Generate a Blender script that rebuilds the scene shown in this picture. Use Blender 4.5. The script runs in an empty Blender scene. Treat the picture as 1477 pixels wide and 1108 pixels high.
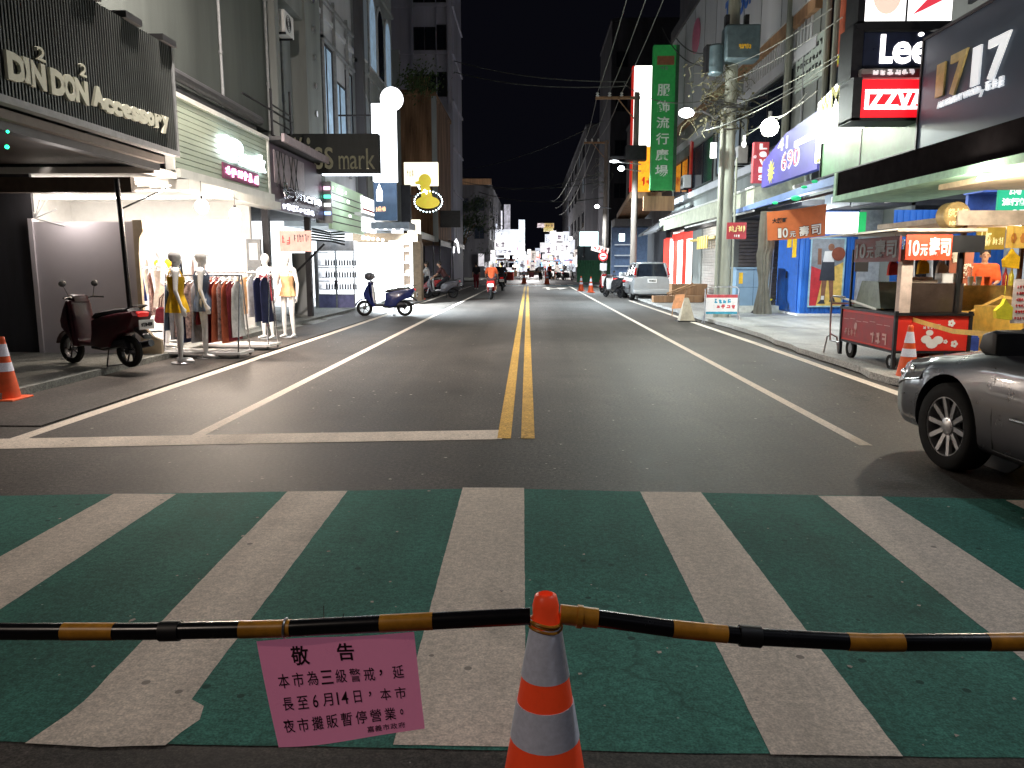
import bpy, bmesh, math, random
from mathutils import Vector, Matrix, Euler
from mathutils.bvhtree import BVHTree
random.seed(7)
C = bpy.context.scene.collection
PI = math.pi
R_ = math.radians

# ------------------------------------------------------------------ survey
# the photograph was measured: f = 1108 px of 1477, eye 1.5 m, horizon row 384
F_, H_, VX, VY = 1108.0, 1.5, 765.0, 384.0
PIT = math.atan((554 - VY) / F_)
YAW = math.atan2((VX - 738.5) / F_, math.cos(PIT))
def ray(px, py):
    x = (px - 738.5) / F_; y = (554 - py) / F_
    fy = math.cos(PIT) + y * math.sin(PIT); fz = -math.sin(PIT) + y * math.cos(PIT)
    c, s = math.cos(YAW), math.sin(YAW)
    return Vector((x * c - fy * s, x * s + fy * c, fz))
def G(px, py, z=0.0):
    d = ray(px, py); t = (z - H_) / d.z
    return Vector((d.x * t, d.y * t, z))
def PX(px, py, x):
    d = ray(px, py); t = x / d.x
    return Vector((x, d.y * t, H_ + d.z * t))
def PY(px, py, y):
    d = ray(px, py); t = y / d.y
    return Vector((d.x * t, y, H_ + d.z * t))

# ------------------------------------------------------------------ materials
MATS = {}
def mat(name, col, rough=0.6, metal=0.0, var=0.25, scale=6.0, emit=None, es=0.0, bump=0.0, bscale=40.0, coat=0.0, streak=False):
    if name in MATS: return MATS[name]
    m = bpy.data.materials.new(name); m.use_nodes = True
    nt = m.node_tree; b = nt.nodes['Principled BSDF']
    b.inputs['Roughness'].default_value = rough; b.inputs['Metallic'].default_value = metal
    if rough > .7: b.inputs['Specular IOR Level'].default_value = .2 if rough < .95 else 0.0
    if coat: b.inputs['Coat Weight'].default_value = coat
    tc = nt.nodes.new('ShaderNodeTexCoord')
    n = nt.nodes.new('ShaderNodeTexNoise'); n.inputs['Scale'].default_value = scale; n.inputs['Detail'].default_value = 6
    n.inputs['Roughness'].default_value = 0.65
    if streak:
        mp = nt.nodes.new('ShaderNodeMapping'); mp.inputs['Scale'].default_value = (1, 1, 0.12)
        nt.links.new(tc.outputs['Object'], mp.inputs[0]); nt.links.new(mp.outputs[0], n.inputs['Vector'])
    else:
        nt.links.new(tc.outputs['Object'], n.inputs['Vector'])
    r = nt.nodes.new('ShaderNodeValToRGB')
    lo = [max(0, c * (1 - var)) for c in col]; hi = [min(1, c * (1 + var)) for c in col]
    r.color_ramp.elements[0].position = 0.32; r.color_ramp.elements[1].position = 0.68
    r.color_ramp.elements[0].color = (*lo, 1); r.color_ramp.elements[1].color = (*hi, 1)
    nt.links.new(n.outputs['Fac'], r.inputs[0]); nt.links.new(r.outputs[0], b.inputs['Base Color'])
    if rough > 0.15 and metal < 0.5:
        mr = nt.nodes.new('ShaderNodeMapRange'); mr.inputs[3].default_value = max(0.05, rough - 0.12); mr.inputs[4].default_value = min(1, rough + 0.12)
        nt.links.new(n.outputs['Fac'], mr.inputs[0]); nt.links.new(mr.outputs[0], b.inputs['Roughness'])
    if bump:
        n2 = nt.nodes.new('ShaderNodeTexNoise'); n2.inputs['Scale'].default_value = bscale; n2.inputs['Detail'].default_value = 4
        bp = nt.nodes.new('ShaderNodeBump'); bp.inputs['Strength'].default_value = bump; bp.inputs['Distance'].default_value = 0.02
        nt.links.new(tc.outputs['Object'], n2.inputs['Vector']); nt.links.new(n2.outputs['Fac'], bp.inputs['Height']); nt.links.new(bp.outputs[0], b.inputs['Normal'])
    if es:
        b.inputs['Emission Strength'].default_value = es
        mx = nt.nodes.new('ShaderNodeMix'); mx.data_type = 'RGBA'; mx.blend_type = 'MULTIPLY'; mx.inputs[0].default_value = 0.35
        mx.inputs[6].default_value = (*(emit or col), 1)
        nt.links.new(r.outputs[0], mx.inputs[7])
        b.inputs['Emission Color'].default_value = (*(emit or col), 1)
        if var > 0.3: nt.links.new(mx.outputs[2], b.inputs['Emission Color'])
    MATS[name] = m
    return m
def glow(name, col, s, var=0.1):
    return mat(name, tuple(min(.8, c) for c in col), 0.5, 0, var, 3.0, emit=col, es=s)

def asphalt_mat(name, base, speck, rough, patch=0.35, mott=1.0, spec=.12):
    m = bpy.data.materials.new(name); m.use_nodes = True
    nt = m.node_tree; b = nt.nodes['Principled BSDF']; L = nt.links.new
    tc = nt.nodes.new('ShaderNodeTexCoord')
    def noise(sc, det=5, ro=.6):
        n = nt.nodes.new('ShaderNodeTexNoise'); n.inputs['Scale'].default_value = sc; n.inputs['Detail'].default_value = det; n.inputs['Roughness'].default_value = ro
        L(tc.outputs['Object'], n.inputs['Vector']); return n
    def ramp(src, p0, c0, p1, c1):
        r = nt.nodes.new('ShaderNodeValToRGB'); e = r.color_ramp.elements
        e[0].position = p0; e[1].position = p1; e[0].color = (*c0, 1); e[1].color = (*c1, 1); L(src, r.inputs[0]); return r
    def mixc(f, a, bb, mode='MIX', fac=None):
        x = nt.nodes.new('ShaderNodeMix'); x.data_type = 'RGBA'; x.blend_type = mode
        if fac is not None: x.inputs[0].default_value = fac
        else: L(f, x.inputs[0])
        L(a, x.inputs[6]); L(bb, x.inputs[7]); return x.outputs[2]
    big = noise(0.35, 4); fine = noise(110, 2); mid = noise(5, 6, .7)
    c1 = ramp(big.outputs['Fac'], .35, [c * (1 - patch) for c in base], .65, [c * (1 + patch) for c in base]).outputs[0]
    c2 = ramp(mid.outputs['Fac'], .3, (1 - .24 * mott,) * 3, .75, (1 + .18 * mott, 1 + .16 * mott, 1 + .14 * mott)).outputs[0]
    c = mixc(None, c1, c2, 'MULTIPLY', 1.0)
    gr = ramp(fine.outputs['Fac'], .3, (1 - .5 * mott,) * 3, .7, (1 + .5 * mott,) * 3).outputs[0]
    g2 = noise(34, 2); gg = ramp(g2.outputs['Fac'], .35, (1 - .28 * mott,) * 3, .65, (1 + .28 * mott,) * 3).outputs[0]
    c = mixc(None, c, gg, 'MULTIPLY', 1.0)
    c = mixc(None, c, gr, 'MULTIPLY', 1.0)
    v = nt.nodes.new('ShaderNodeTexVoronoi'); v.inputs['Scale'].default_value = 22; L(tc.outputs['Object'], v.inputs['Vector'])
    # sparse pale grit and stains
    th = nt.nodes.new('ShaderNodeMath'); th.operation = 'LESS_THAN'; th.inputs[1].default_value = 0.10; L(v.outputs['Distance'], th.inputs[0])
    wn = nt.nodes.new('ShaderNodeSeparateColor'); L(v.outputs['Color'], wn.inputs[0])
    t2 = nt.nodes.new('ShaderNodeMath'); t2.operation = 'GREATER_THAN'; t2.inputs[1].default_value = 0.93; L(wn.outputs[0], t2.inputs[0])
    mu = nt.nodes.new('ShaderNodeMath'); mu.operation = 'MULTIPLY'; L(th.outputs[0], mu.inputs[0]); L(t2.outputs[0], mu.inputs[1])
    rgb = nt.nodes.new('ShaderNodeRGB'); rgb.outputs[0].default_value = (*speck, 1)
    c = mixc(mu.outputs[0], c, rgb.outputs[0])
    v2 = nt.nodes.new('ShaderNodeTexVoronoi'); v2.inputs['Scale'].default_value = 7; L(tc.outputs['Object'], v2.inputs['Vector'])
    th2 = nt.nodes.new('ShaderNodeMath'); th2.operation = 'LESS_THAN'; th2.inputs[1].default_value = 0.11; L(v2.outputs['Distance'], th2.inputs[0])
    wn2 = nt.nodes.new('ShaderNodeSeparateColor'); L(v2.outputs['Color'], wn2.inputs[0])
    t3 = nt.nodes.new('ShaderNodeMath'); t3.operation = 'GREATER_THAN'; t3.inputs[1].default_value = 0.84; L(wn2.outputs[0], t3.inputs[0])
    mu2 = nt.nodes.new('ShaderNodeMath'); mu2.operation = 'MULTIPLY'; L(th2.outputs[0], mu2.inputs[0]); L(t3.outputs[0], mu2.inputs[1])
    dk = nt.nodes.new('ShaderNodeRGB'); dk.outputs[0].default_value = (*[x * .45 for x in base], 1)
    c = mixc(mu2.outputs[0], c, dk.outputs[0])
    # wheel-worn length-wise streaks
    mp = nt.nodes.new('ShaderNodeMapping'); mp.inputs['Scale'].default_value = (1.6, .05, 1); L(tc.outputs['Object'], mp.inputs[0])
    sn = nt.nodes.new('ShaderNodeTexNoise'); sn.inputs['Scale'].default_value = 1.3; sn.inputs['Detail'].default_value = 3; L(mp.outputs[0], sn.inputs['Vector'])
    sr = ramp(sn.outputs['Fac'], .35, (.86, .86, .86), .65, (1.13, 1.13, 1.13)).outputs[0]
    c = mixc(None, c, sr, 'MULTIPLY', 1.0)
    # hairline cracks where the large noise is high
    dn = noise(1.1, 4); va = nt.nodes.new('ShaderNodeVectorMath'); va.operation = 'SCALE'; va.inputs['Scale'].default_value = .9; L(dn.outputs['Color'], va.inputs[0])
    vb = nt.nodes.new('ShaderNodeVectorMath'); vb.operation = 'ADD'; L(tc.outputs['Object'], vb.inputs[0]); L(va.outputs[0], vb.inputs[1])
    v3 = nt.nodes.new('ShaderNodeTexVoronoi'); v3.feature = 'DISTANCE_TO_EDGE'; v3.inputs['Scale'].default_value = .42; L(vb.outputs[0], v3.inputs['Vector'])
    ck = ramp(v3.outputs['Distance'], .0015, (1, 1, 1), .005, (0, 0, 0)).outputs[0]; mk = ramp(big.outputs['Fac'], .47, (0, 0, 0), .56, (.7 * min(1, mott ** 2),) * 3).outputs[0]
    cm = mixc(None, ck, mk, 'MULTIPLY', 1.0); cs = nt.nodes.new('ShaderNodeSeparateColor'); L(cm, cs.inputs[0])
    dk2 = nt.nodes.new('ShaderNodeRGB'); dk2.outputs[0].default_value = (*[x * .35 for x in base], 1); c = mixc(cs.outputs[0], c, dk2.outputs[0])
    # oil-dark stains
    st = noise(.8, 3); so = ramp(st.outputs['Fac'], .60, (1, 1, 1), .74, (.68, .68, .68)).outputs[0]; c = mixc(None, c, so, 'MULTIPLY', 1.0)
    L(c, b.inputs['Base Color'])
    mr = nt.nodes.new('ShaderNodeMapRange'); mr.inputs[1].default_value = .3; mr.inputs[2].default_value = .7
    mr.inputs[3].default_value = rough - .03; mr.inputs[4].default_value = min(1, rough + .05); L(mid.outputs['Fac'], mr.inputs[0]); L(mr.outputs[0], b.inputs['Roughness'])
    b.inputs['Specular IOR Level'].default_value = spec
    bp = nt.nodes.new('ShaderNodeBump'); bp.inputs['Strength'].default_value = .22; bp.inputs['Distance'].default_value = .004
    L(fine.outputs['Fac'], bp.inputs['Height']); L(bp.outputs[0], b.inputs['Normal'])
    return m

def corr_mat(name, col, axis, per, rough=.5, metal=.0, amt=.6):
    """ribbed sheet: colour and bump follow a wave along one object axis"""
    m = mat(name, col, rough, metal, .25, 3)
    nt = m.node_tree; b = nt.nodes['Principled BSDF']; L = nt.links.new
    tc = [n for n in nt.nodes if n.type == 'TEX_COORD'][0]
    w = nt.nodes.new('ShaderNodeTexWave'); w.bands_direction = axis; w.inputs['Scale'].default_value = 1 / per / 2 * .628 * 5 / PI * 1.0
    L(tc.outputs['Object'], w.inputs['Vector'])
    bp = nt.nodes.new('ShaderNodeBump'); bp.inputs['Strength'].default_value = amt; bp.inputs['Distance'].default_value = per * .5
    L(w.outputs['Fac'], bp.inputs['Height']); L(bp.outputs[0], b.inputs['Normal'])
    return m

M = {}
def defm(k, *a, **kw): M[k] = mat(k, *a, **kw)
defm('dark_metal', (.03, .03, .035), .45, .6)
defm('black', (.012, .012, .014), .5)
defm('rubber', (.012, .012, .012), .8)
defm('grey_paint', (.22, .23, .24), .5)
defm('steel', (.5, .5, .52), .3, .9)
defm('chrome', (.75, .75, .78), .15, 1.0, var=.05)
defm('white_paint', (.72, .72, .72), .5, var=.08)
defm('white_plastic', (.8, .8, .8), .35, var=.05)
defm('mannequin_white', (.86, .86, .86), .3, var=.06)
defm('concrete', (.26, .26, .25), .85, bump=.3)
defm('pole_concrete', (.27, .28, .24), .85, var=.35, scale=3, bump=.3, streak=True)
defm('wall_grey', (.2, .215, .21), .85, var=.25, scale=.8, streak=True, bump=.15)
defm('wall_pale', (.27, .29, .3), .8, var=.25, scale=1.0, streak=True)
defm('wall_white', (.5, .51, .54), .8, var=.12, scale=1.0, streak=True)
defm('wall_dark', (.08, .08, .09), .85, var=.35, scale=1.0, streak=True)
defm('wall_brown', (.2, .115, .07), .85, var=.7, scale=2.5, streak=True)
defm('wall_tower', (.5, .5, .62), .85, var=.25, scale=.6, streak=True)
defm('wall_interior', (.75, .74, .72), .7, var=.06)
defm('glass_dark', (.015, .02, .03), .08, .0, var=.3)
defm('glass_blue', (.12, .2, .26), .12, .0, var=.4, scale=1.2)
defm('beige_board', (.6, .5, .36), .7, var=.12)
defm('panel_grey', (.72, .68, .72), .8, var=.05, scale=1.2)
defm('red_paint', (.5, .02, .02), .4)
defm('maroon_paint', (.05, .004, .009), .35, coat=.15)
defm('navy_paint', (.012, .02, .11), .22, coat=.6)
defm('silver_paint', (.42, .44, .46), .3, .5, var=.06, coat=.6)
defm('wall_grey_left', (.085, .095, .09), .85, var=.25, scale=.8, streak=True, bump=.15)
defm('car_grey', (.04, .042, .052), .3, .35, var=.08, coat=.8)
defm('orange_cone', (.75, .1, .02), .55, var=.2)
mat('cone_red', (.85, .06, .02), .4, var=.12, scale=25, emit=(1, .08, .02), es=.16); M['cone_red'] = MATS['cone_red']  # slight emission stands in for the plastic's fluorescent brightness
mat('reflective', (.72, .74, .85), .5, var=.14, scale=60, emit=(.6, .62, .75), es=.05); M['reflective'] = MATS['reflective']  # faint emission stands in for light bounced back by the bands
defm('yellow_paint', (.7, .42, .02), .5)
defm('tape_yellow', (.75, .5, .12), .5)
defm('pole_orange', (.62, .28, .03), .35, var=.25, scale=20)
defm('skin', (.5, .3, .2), .55, var=.08)
defm('hair', (.015, .012, .01), .6)
defm('wire', (.03, .03, .03), .6)
defm('wire_grey', (.16, .17, .15), .7)
defm('wood', (.3, .17, .09), .7, var=.4, scale=4, streak=True)
defm('leaf', (.05, .09, .03), .7, var=.5)
defm('awning_white', (.62, .63, .6), .6, var=.15, scale=2)
defm('awning_blue', (.13, .2, .42), .55, var=.2, scale=2)
defm('awning_dark', (.05, .05, .055), .6, var=.3)
defm('kiosk_blue', (.02, .13, .5), .45, var=.15, scale=2)
defm('cabinet_blue', (.17, .27, .38), .5, var=.12, scale=2)
defm('lamp_glass', (.6, .6, .6), .2)

# ------------------------------------------------------------------ mesh builder
class MB:
    def __init__(s): s.v = []; s.f = []; s.m = []; s.c = []
    def add(s, vs, fs, m=0):
        o = len(s.v); s.c.append((o, len(s.f))); s.v += [tuple(v) for v in vs]
        for f in fs: s.f.append(tuple(i + o for i in f)); s.m.append(m)
        return s
    def box(s, x0, x1, y0, y1, z0, z1, m=0):
        if x0 > x1: x0, x1 = x1, x0
        if y0 > y1: y0, y1 = y1, y0
        if z0 > z1: z0, z1 = z1, z0
        v = [(x, y, z) for z in (z0, z1) for y in (y0, y1) for x in (x0, x1)]
        return s.add(v, [(0, 2, 3, 1), (4, 5, 7, 6), (0, 1, 5, 4), (2, 6, 7, 3), (0, 4, 6, 2), (1, 3, 7, 5)], m)
    def fbox(s, F, u0, u1, v0, v1, n0, n1, m=0):
        """box in a frame F = (origin, right, up, out)"""
        O, R, U, N = F
        v = [O + R * u + U * w + N * n for n in (n0, n1) for w in (v0, v1) for u in (u0, u1)]
        return s.add(v, [(0, 2, 3, 1), (4, 5, 7, 6), (0, 1, 5, 4), (2, 6, 7, 3), (0, 4, 6, 2), (1, 3, 7, 5)], m)
    def fpoly(s, F, pts, n0, n1, m=0):
        O, R, U, N = F; k = len(pts)
        v = [O + R * p[0] + U * p[1] + N * n for n in (n0, n1) for p in pts]
        fs = [tuple(range(k, 2 * k)), tuple(range(k - 1, -1, -1))] + [(i, (i + 1) % k, (i + 1) % k + k, i + k) for i in range(k)]
        return s.add(v, fs, m)
    def tube(s, pts, r, n=8, m=0, cap=True, r2=None):
        pts = [Vector(p) for p in pts]; k = len(pts); vs = []; fs = []
        up = None
        for i, p in enumerate(pts):
            t = (pts[min(i + 1, k - 1)] - pts[max(i - 1, 0)]).normalized()
            if up is None:
                up = Vector((0, 0, 1)) if abs(t.z) < .9 else Vector((1, 0, 0))
            a = t.cross(up).normalized(); b = a.cross(t).normalized(); up = b
            rr = r[i] if isinstance(r, (list, tuple)) else (r if r2 is None else r + (r2 - r) * i / (k - 1))
            for j in range(n):
                q = 2 * PI * j / n
                vs.append(p + a * (rr * math.cos(q)) + b * (rr * math.sin(q)))
        for i in range(k - 1):
            for j in range(n):
                fs.append((i * n + j, i * n + (j + 1) % n, (i + 1) * n + (j + 1) % n, (i + 1) * n + j))
        if cap:
            fs.append(tuple(range(n - 1, -1, -1))); fs.append(tuple(range((k - 1) * n, k * n)))
        return s.add(vs, fs, m)
    def lathe(s, prof, c=(0, 0, 0), n=20, m=0, axis='Z', sx=1, sy=1, loop=False):
        c = Vector(c); vs = []; fs = []
        for r, z in prof:
            for j in range(n):
                q = 2 * PI * j / n; x, y = r * math.cos(q) * sx, r * math.sin(q) * sy
                p = (x, y, z) if axis == 'Z' else ((z, x, y) if axis == 'X' else (y, z, x))
                vs.append(c + Vector(p))
        k = len(prof)
        for i in range(k - 1):
            for j in range(n):
                fs.append((i * n + j, i * n + (j + 1) % n, (i + 1) * n + (j + 1) % n, (i + 1) * n + j))
        if loop: fs += [((k - 1) * n + j, (k - 1) * n + (j + 1) % n, (j + 1) % n, j) for j in range(n)]
        else: fs.append(tuple(range(n - 1, -1, -1))); fs.append(tuple(range((k - 1) * n, k * n)))
        return s.add(vs, fs, m)
    def sphere(s, c, r, n=12, m=0, sc=(1, 1, 1)):
        k = max(5, n // 2); prof = [(r * math.sin(PI * i / k) + 1e-5, -r * math.cos(PI * i / k)) for i in range(k + 1)]
        c = Vector(c); vs = []; fs = []
        for rr, z in prof:
            for j in range(n):
                q = 2 * PI * j / n; vs.append(c + Vector((rr * math.cos(q) * sc[0], rr * math.sin(q) * sc[1], z * sc[2])))
        for i in range(k):
            for j in range(n):
                fs.append((i * n + j, i * n + (j + 1) % n, (i + 1) * n + (j + 1) % n, (i + 1) * n + j))
        return s.add(vs, fs, m)
    def pillow(s, pts, hw, inset=.02, y0=0.0, m=0):
        """side profile (x,z) made into a body of half width hw with rounded flanks"""
        k = len(pts); cx = sum(p[0] for p in pts) / k; cz = sum(p[1] for p in pts) / k
        lay = [(-1, 1.6), (-.93, .55), (-.75, 0), (.75, 0), (.93, .55), (1, 1.6)]
        vs = []
        for a, ins in lay:
            for i, (x, z) in enumerate(pts):
                px, pz = pts[i - 1]; nx, nz = pts[(i + 1) % k]
                tx, tz = nx - px, nz - pz; l = math.hypot(tx, tz) or 1
                ox, oz = -tz / l, tx / l
                if (cx - x) * ox + (cz - z) * oz < 0: ox, oz = -ox, -oz
                vs.append((x + ox * inset * ins, y0 + a * hw, z + oz * inset * ins))
        fs = [tuple(range(k)), tuple(range(6 * k - 1, 5 * k - 1, -1))]
        for l in range(5):
            for i in range(k):
                fs.append((l * k + i, l * k + (i + 1) % k, (l + 1) * k + (i + 1) % k, (l + 1) * k + i))
        return s.add(vs, fs, m)
    def poly(s, pts, m=0): return s.add(pts, [tuple(range(len(pts)))], m)

ORG = {}
def tagit(o, label, cat, group=None, kind=None):
    if label: o['label'] = label
    if cat: o['category'] = cat
    if group: o['group'] = group
    if kind: o['kind'] = kind
    return o
def thing(name, label, cat, loc=(0, 0, 0), group=None):
    o = bpy.data.objects.new(name, None); C.objects.link(o); o.location = loc; o.empty_display_size = .2
    ORG[o] = Vector(loc); return tagit(o, label, cat, group)
def fix_normals(me):
    bm = bmesh.new(); bm.from_mesh(me); bmesh.ops.recalc_face_normals(bm, faces=bm.faces); bm.to_mesh(me); bm.free()
SEP = {'figure_skin', 'figure_shirt', 'figure_shorts', 'food_shapes', 'dark_marks', 'lit_panel', 'post', 'posts', 'pier', 'transformer_bracket', 'uprights', 'pilaster', 'edge_post', 'bracket', 'roof_post', 'conduit', 'rods', 'stems', 'kickstand', 'fork', 'handle', 'grille', 'wall', 'string_course', 'parapet', 'red_frame', 'straps', 'crossed_rods', 'bay_frame', 'rafter', 'ceiling_light'}
def part(name, mb, mats, parent=None, smooth=True, bev=0.0, label=None, fix=True, ang=35):
    if name in SEP and parent is not None and 1 < len(mb.c) <= 14:
        nm = {'posts': 'post', 'uprights': 'upright', 'rods': 'rod', 'stems': 'stem', 'straps': 'strap', 'crossed_rods': 'crossed_rod'}.get(name, name)
        r = None; cc = mb.c + [(len(mb.v), len(mb.f))]
        for (v0, f0), (v1, f1) in zip(cc[:-1], cc[1:]):
            q = MB(); q.add(mb.v[v0:v1], [tuple(i - v0 for i in f) for f in mb.f[f0:f1]]); r = part_one(nm, q, mats, parent, smooth, bev, label, fix, ang)
        return r
    return part_one(name, mb, mats, parent, smooth, bev, label, fix, ang)
def part_one(name, mb, mats, parent=None, smooth=True, bev=0.0, label=None, fix=True, ang=35):
    me = bpy.data.meshes.new(name)
    if parent is not None: off = ORG[parent]
    else:
        xs = [v[0] for v in mb.v]; ys = [v[1] for v in mb.v]; zs = [v[2] for v in mb.v]
        off = Vector(((min(xs) + max(xs)) / 2, (min(ys) + max(ys)) / 2, min(zs)))
    me.from_pydata([(v[0] - off.x, v[1] - off.y, v[2] - off.z) for v in mb.v], [], mb.f)
    if not isinstance(mats, (list, tuple)): mats = [mats]
    for m in mats: me.materials.append(M[m] if isinstance(m, str) else m)
    if len(mats) > 1: me.polygons.foreach_set('material_index', mb.m)
    if fix: fix_normals(me)
    if smooth:
        me.shade_smooth(); me.set_sharp_from_angle(angle=R_(ang))
    o = bpy.data.objects.new(name, me); C.objects.link(o)
    if parent is not None: o.parent = parent
    else: o.location = off
    ORG[o] = off
    if label: o['label'] = label
    if bev:
        b = o.modifiers.new('bevel', 'BEVEL'); b.width = bev; b.segments = 2; b.limit_method = 'ANGLE'; b.angle_limit = R_(50)
    return o
def solo(name, mb, mats, label, cat, group=None, kind=None, **kw):
    return tagit(part(name, mb, mats, None, **kw), label, cat, group, kind)
def dup(root, loc, rz=0.0, label=None, group=None, scale=None):
    r = root.copy(); C.objects.link(r); r.location = loc; r.rotation_euler = (0, 0, rz); ORG[r] = Vector(loc)
    if label: r['label'] = label
    if group: r['group'] = group
    if scale: r.scale = (scale,) * 3
    def rec(a, b):
        for ch in list(a.children):
            if ch is b: continue
            c = ch.copy(); C.objects.link(c); c.parent = b; rec(ch, c)
    rec(root, r); return r
def place(root, loc, rz=0.0):
    root.location = loc; root.rotation_euler = (0, 0, rz); return root

def from_eval(mb_or_obj, mods):
    """mesh data after modifiers"""
    me = bpy.data.meshes.new('tmp'); me.from_pydata([tuple(v) for v in mb_or_obj.v], [], mb_or_obj.f); fix_normals(me)
    o = bpy.data.objects.new('tmp', me); C.objects.link(o)
    extra = mods(o) or []
    dg = bpy.context.evaluated_depsgraph_get(); dg.update()
    res = bpy.data.meshes.new_from_object(o.evaluated_get(dg))
    bpy.data.objects.remove(o)
    for e in extra: bpy.data.objects.remove(e)
    return res
def remesh(mb, vox=.01, smooth=4):
    def f(o):
        r = o.modifiers.new('r', 'REMESH'); r.mode = 'VOXEL'; r.voxel_size = vox
        s = o.modifiers.new('s', 'SMOOTH'); s.factor = .6; s.iterations = smooth
    return from_eval(mb, f)
def link_mesh(name, me, m, parent=None, label=None):
    me.name = name; me.materials.clear(); me.materials.append(M[m] if isinstance(m, str) else m); me.shade_smooth()
    o = bpy.data.objects.new(name, me); C.objects.link(o)
    if parent is not None: o.parent = parent
    ORG[o] = ORG.get(parent, Vector((0, 0, 0)))
    if label: o['label'] = label
    return o

# ------------------------------------------------------------------ lettering
GL = {}
def glyphs(s, bold=0.0, res=3):
    k = (s, bold, res)
    if k in GL: return GL[k]
    cu = bpy.data.curves.new('t', 'FONT'); cu.body = s; cu.size = 1; cu.extrude = .5; cu.offset = bold; cu.resolution_u = res
    o = bpy.data.objects.new('t', cu); C.objects.link(o)
    dg = bpy.context.evaluated_depsgraph_get(); dg.update()
    me = bpy.data.meshes.new_from_object(o.evaluated_get(dg))
    vs = [v.co.copy() for v in me.vertices]; fs = [tuple(p.vertices) for p in me.polygons]
    bpy.data.objects.remove(o); bpy.data.meshes.remove(me)
    GL[k] = (vs, fs); return GL[k]
def text(mb, s, F, u0, u1, v0, v1, d0=.001, d1=.01, m=0, bold=.01, keep=False, shear=0.0, rot=0.0, vgrow=0.0):
    """fit the string in a rectangle of frame F; raised from d0 to d1"""
    vs, fs = glyphs(s, bold)
    if not vs: return mb
    x0 = min(v.x for v in vs); x1 = max(v.x for v in vs); y0 = min(v.y for v in vs); y1 = max(v.y for v in vs)
    O, R, U, N = F; sx = (u1 - u0) / (x1 - x0); sy = (v1 - v0) / (y1 - y0)
    if keep:
        q = min(sx, sy); uc = (u0 + u1) / 2; vc = (v0 + v1) / 2
        u0 = uc - q * (x1 - x0) / 2; v0 = vc - q * (y1 - y0) / 2; sx = sy = q
    out = []
    cu, cv = (u0 + u1) / 2, (v0 + v1) / 2
    for v in vs:
        a = u0 + (v.x - x0) * sx; b = v0 + (v.y - y0) * sy
        a += (b - v0) * shear
        if rot:
            da, db = a - cu, b - cv; a = cu + da * math.cos(rot) - db * math.sin(rot); b = cv + da * math.sin(rot) + db * math.cos(rot)
        if vgrow: b = cv + (b - cv) * (1 + vgrow * (a - cu) / max(.01, (u1 - u0)))
        out.append(O + R * a + U * b + N * (d0 + (v.z + .5) * (d1 - d0)))
    mb.add(out, fs, m); return mb
def squiggle(mb, F, u0, u1, v0, v1, n, d0=.001, d1=.008, m=0, th=.12, seed=1):
    """rows of strokes for writing too blurred in the photograph to be read"""
    rg = random.Random(seed); w = (u1 - u0) / n; h = v1 - v0; t = th * min(w, h)
    for i in range(n):
        a = u0 + w * (i + .1); b = a + w * .8
        for k in range(rg.choice((2, 3, 3))):
            y = v0 + h * rg.uniform(.05, .9); x = rg.uniform(0, w * .2)
            mb.fbox(F, a + x, b - rg.uniform(0, w * .25), y, y + t, d0, d1 + k * .0007, m)
        for k in range(rg.choice((1, 2, 2))):
            x = a + (b - a) * rg.uniform(.1, .85); y = v0 + h * rg.uniform(0, .25)
            mb.fbox(F, x, x + t, y, v1 - h * rg.uniform(0, .2), d0, d1 + .003 + k * .0007, m)
    return mb

X1, Y1, Z1 = Vector((1, 0, 0)), Vector((0, 1, 0)), Vector((0, 0, 1))
def FL(x, pa, pb):
    """frame on a left-hand facade: pa = near pixel (px, top, bottom), pb = far px"""
    a = PX(pa[0], pa[2], x); t = PX(pa[0], pa[1], x); b = PX(pb, pa[1], x)
    return (Vector((x, a.y, a.z)), Y1.copy(), Z1.copy(), X1.copy()), b.y - a.y, t.z - a.z
def FR(x, pa, pb):
    """frame on a right-hand facade: pa = far (left) pixel (px, top, bottom), pb = near px"""
    a = PX(pa[0], pa[2], x); t = PX(pa[0], pa[1], x); b = PX(pb, pa[1], x)
    return (Vector((x, a.y, a.z)), -Y1, Z1.copy(), -X1), a.y - b.y, t.z - a.z
def FF(y, x0, x1, top, bot):
    """frame facing the camera in the plane Y = y"""
    a = PY(x0, bot, y); b = PY(x1, bot, y); t = PY(x0, top, y)
    return (Vector((a.x, y, a.z)), X1.copy(), Z1.copy(), -Y1), b.x - a.x, t.z - a.z
def lamp(name, loc, w, col=(1, 1, 1), r=.08, typ='POINT', rot=None, spot=None, size=None):
    l = bpy.data.lights.new(name, typ); l.energy = w; l.color = col
    if typ == 'AREA':
        l.shape = 'RECTANGLE'; l.size, l.size_y = size
    else: l.shadow_soft_size = r
    if spot: l.spot_size = R_(spot); l.spot_blend = .6
    o = bpy.data.objects.new(name, l); C.objects.link(o); o.location = loc
    if rot: o.rotation_euler = rot
    return o
COOL = (.82, .92, 1.0); WARM = (1, .78, .58); GREENISH = (.85, 1, .8)
defm('black_gloss', (.008, .008, .01), .25)
defm('stall_gold', (.55, .36, .12), .4, var=.4, scale=6)
defm('manhole', (.045, .042, .04), .5, .3); defm('manhole_rib', (.07, .065, .06), .5, .4)
defm('slate', (.08, .1, .12), .5)
defm('bag_yellow', (.75, .68, .05), .35)
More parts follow.
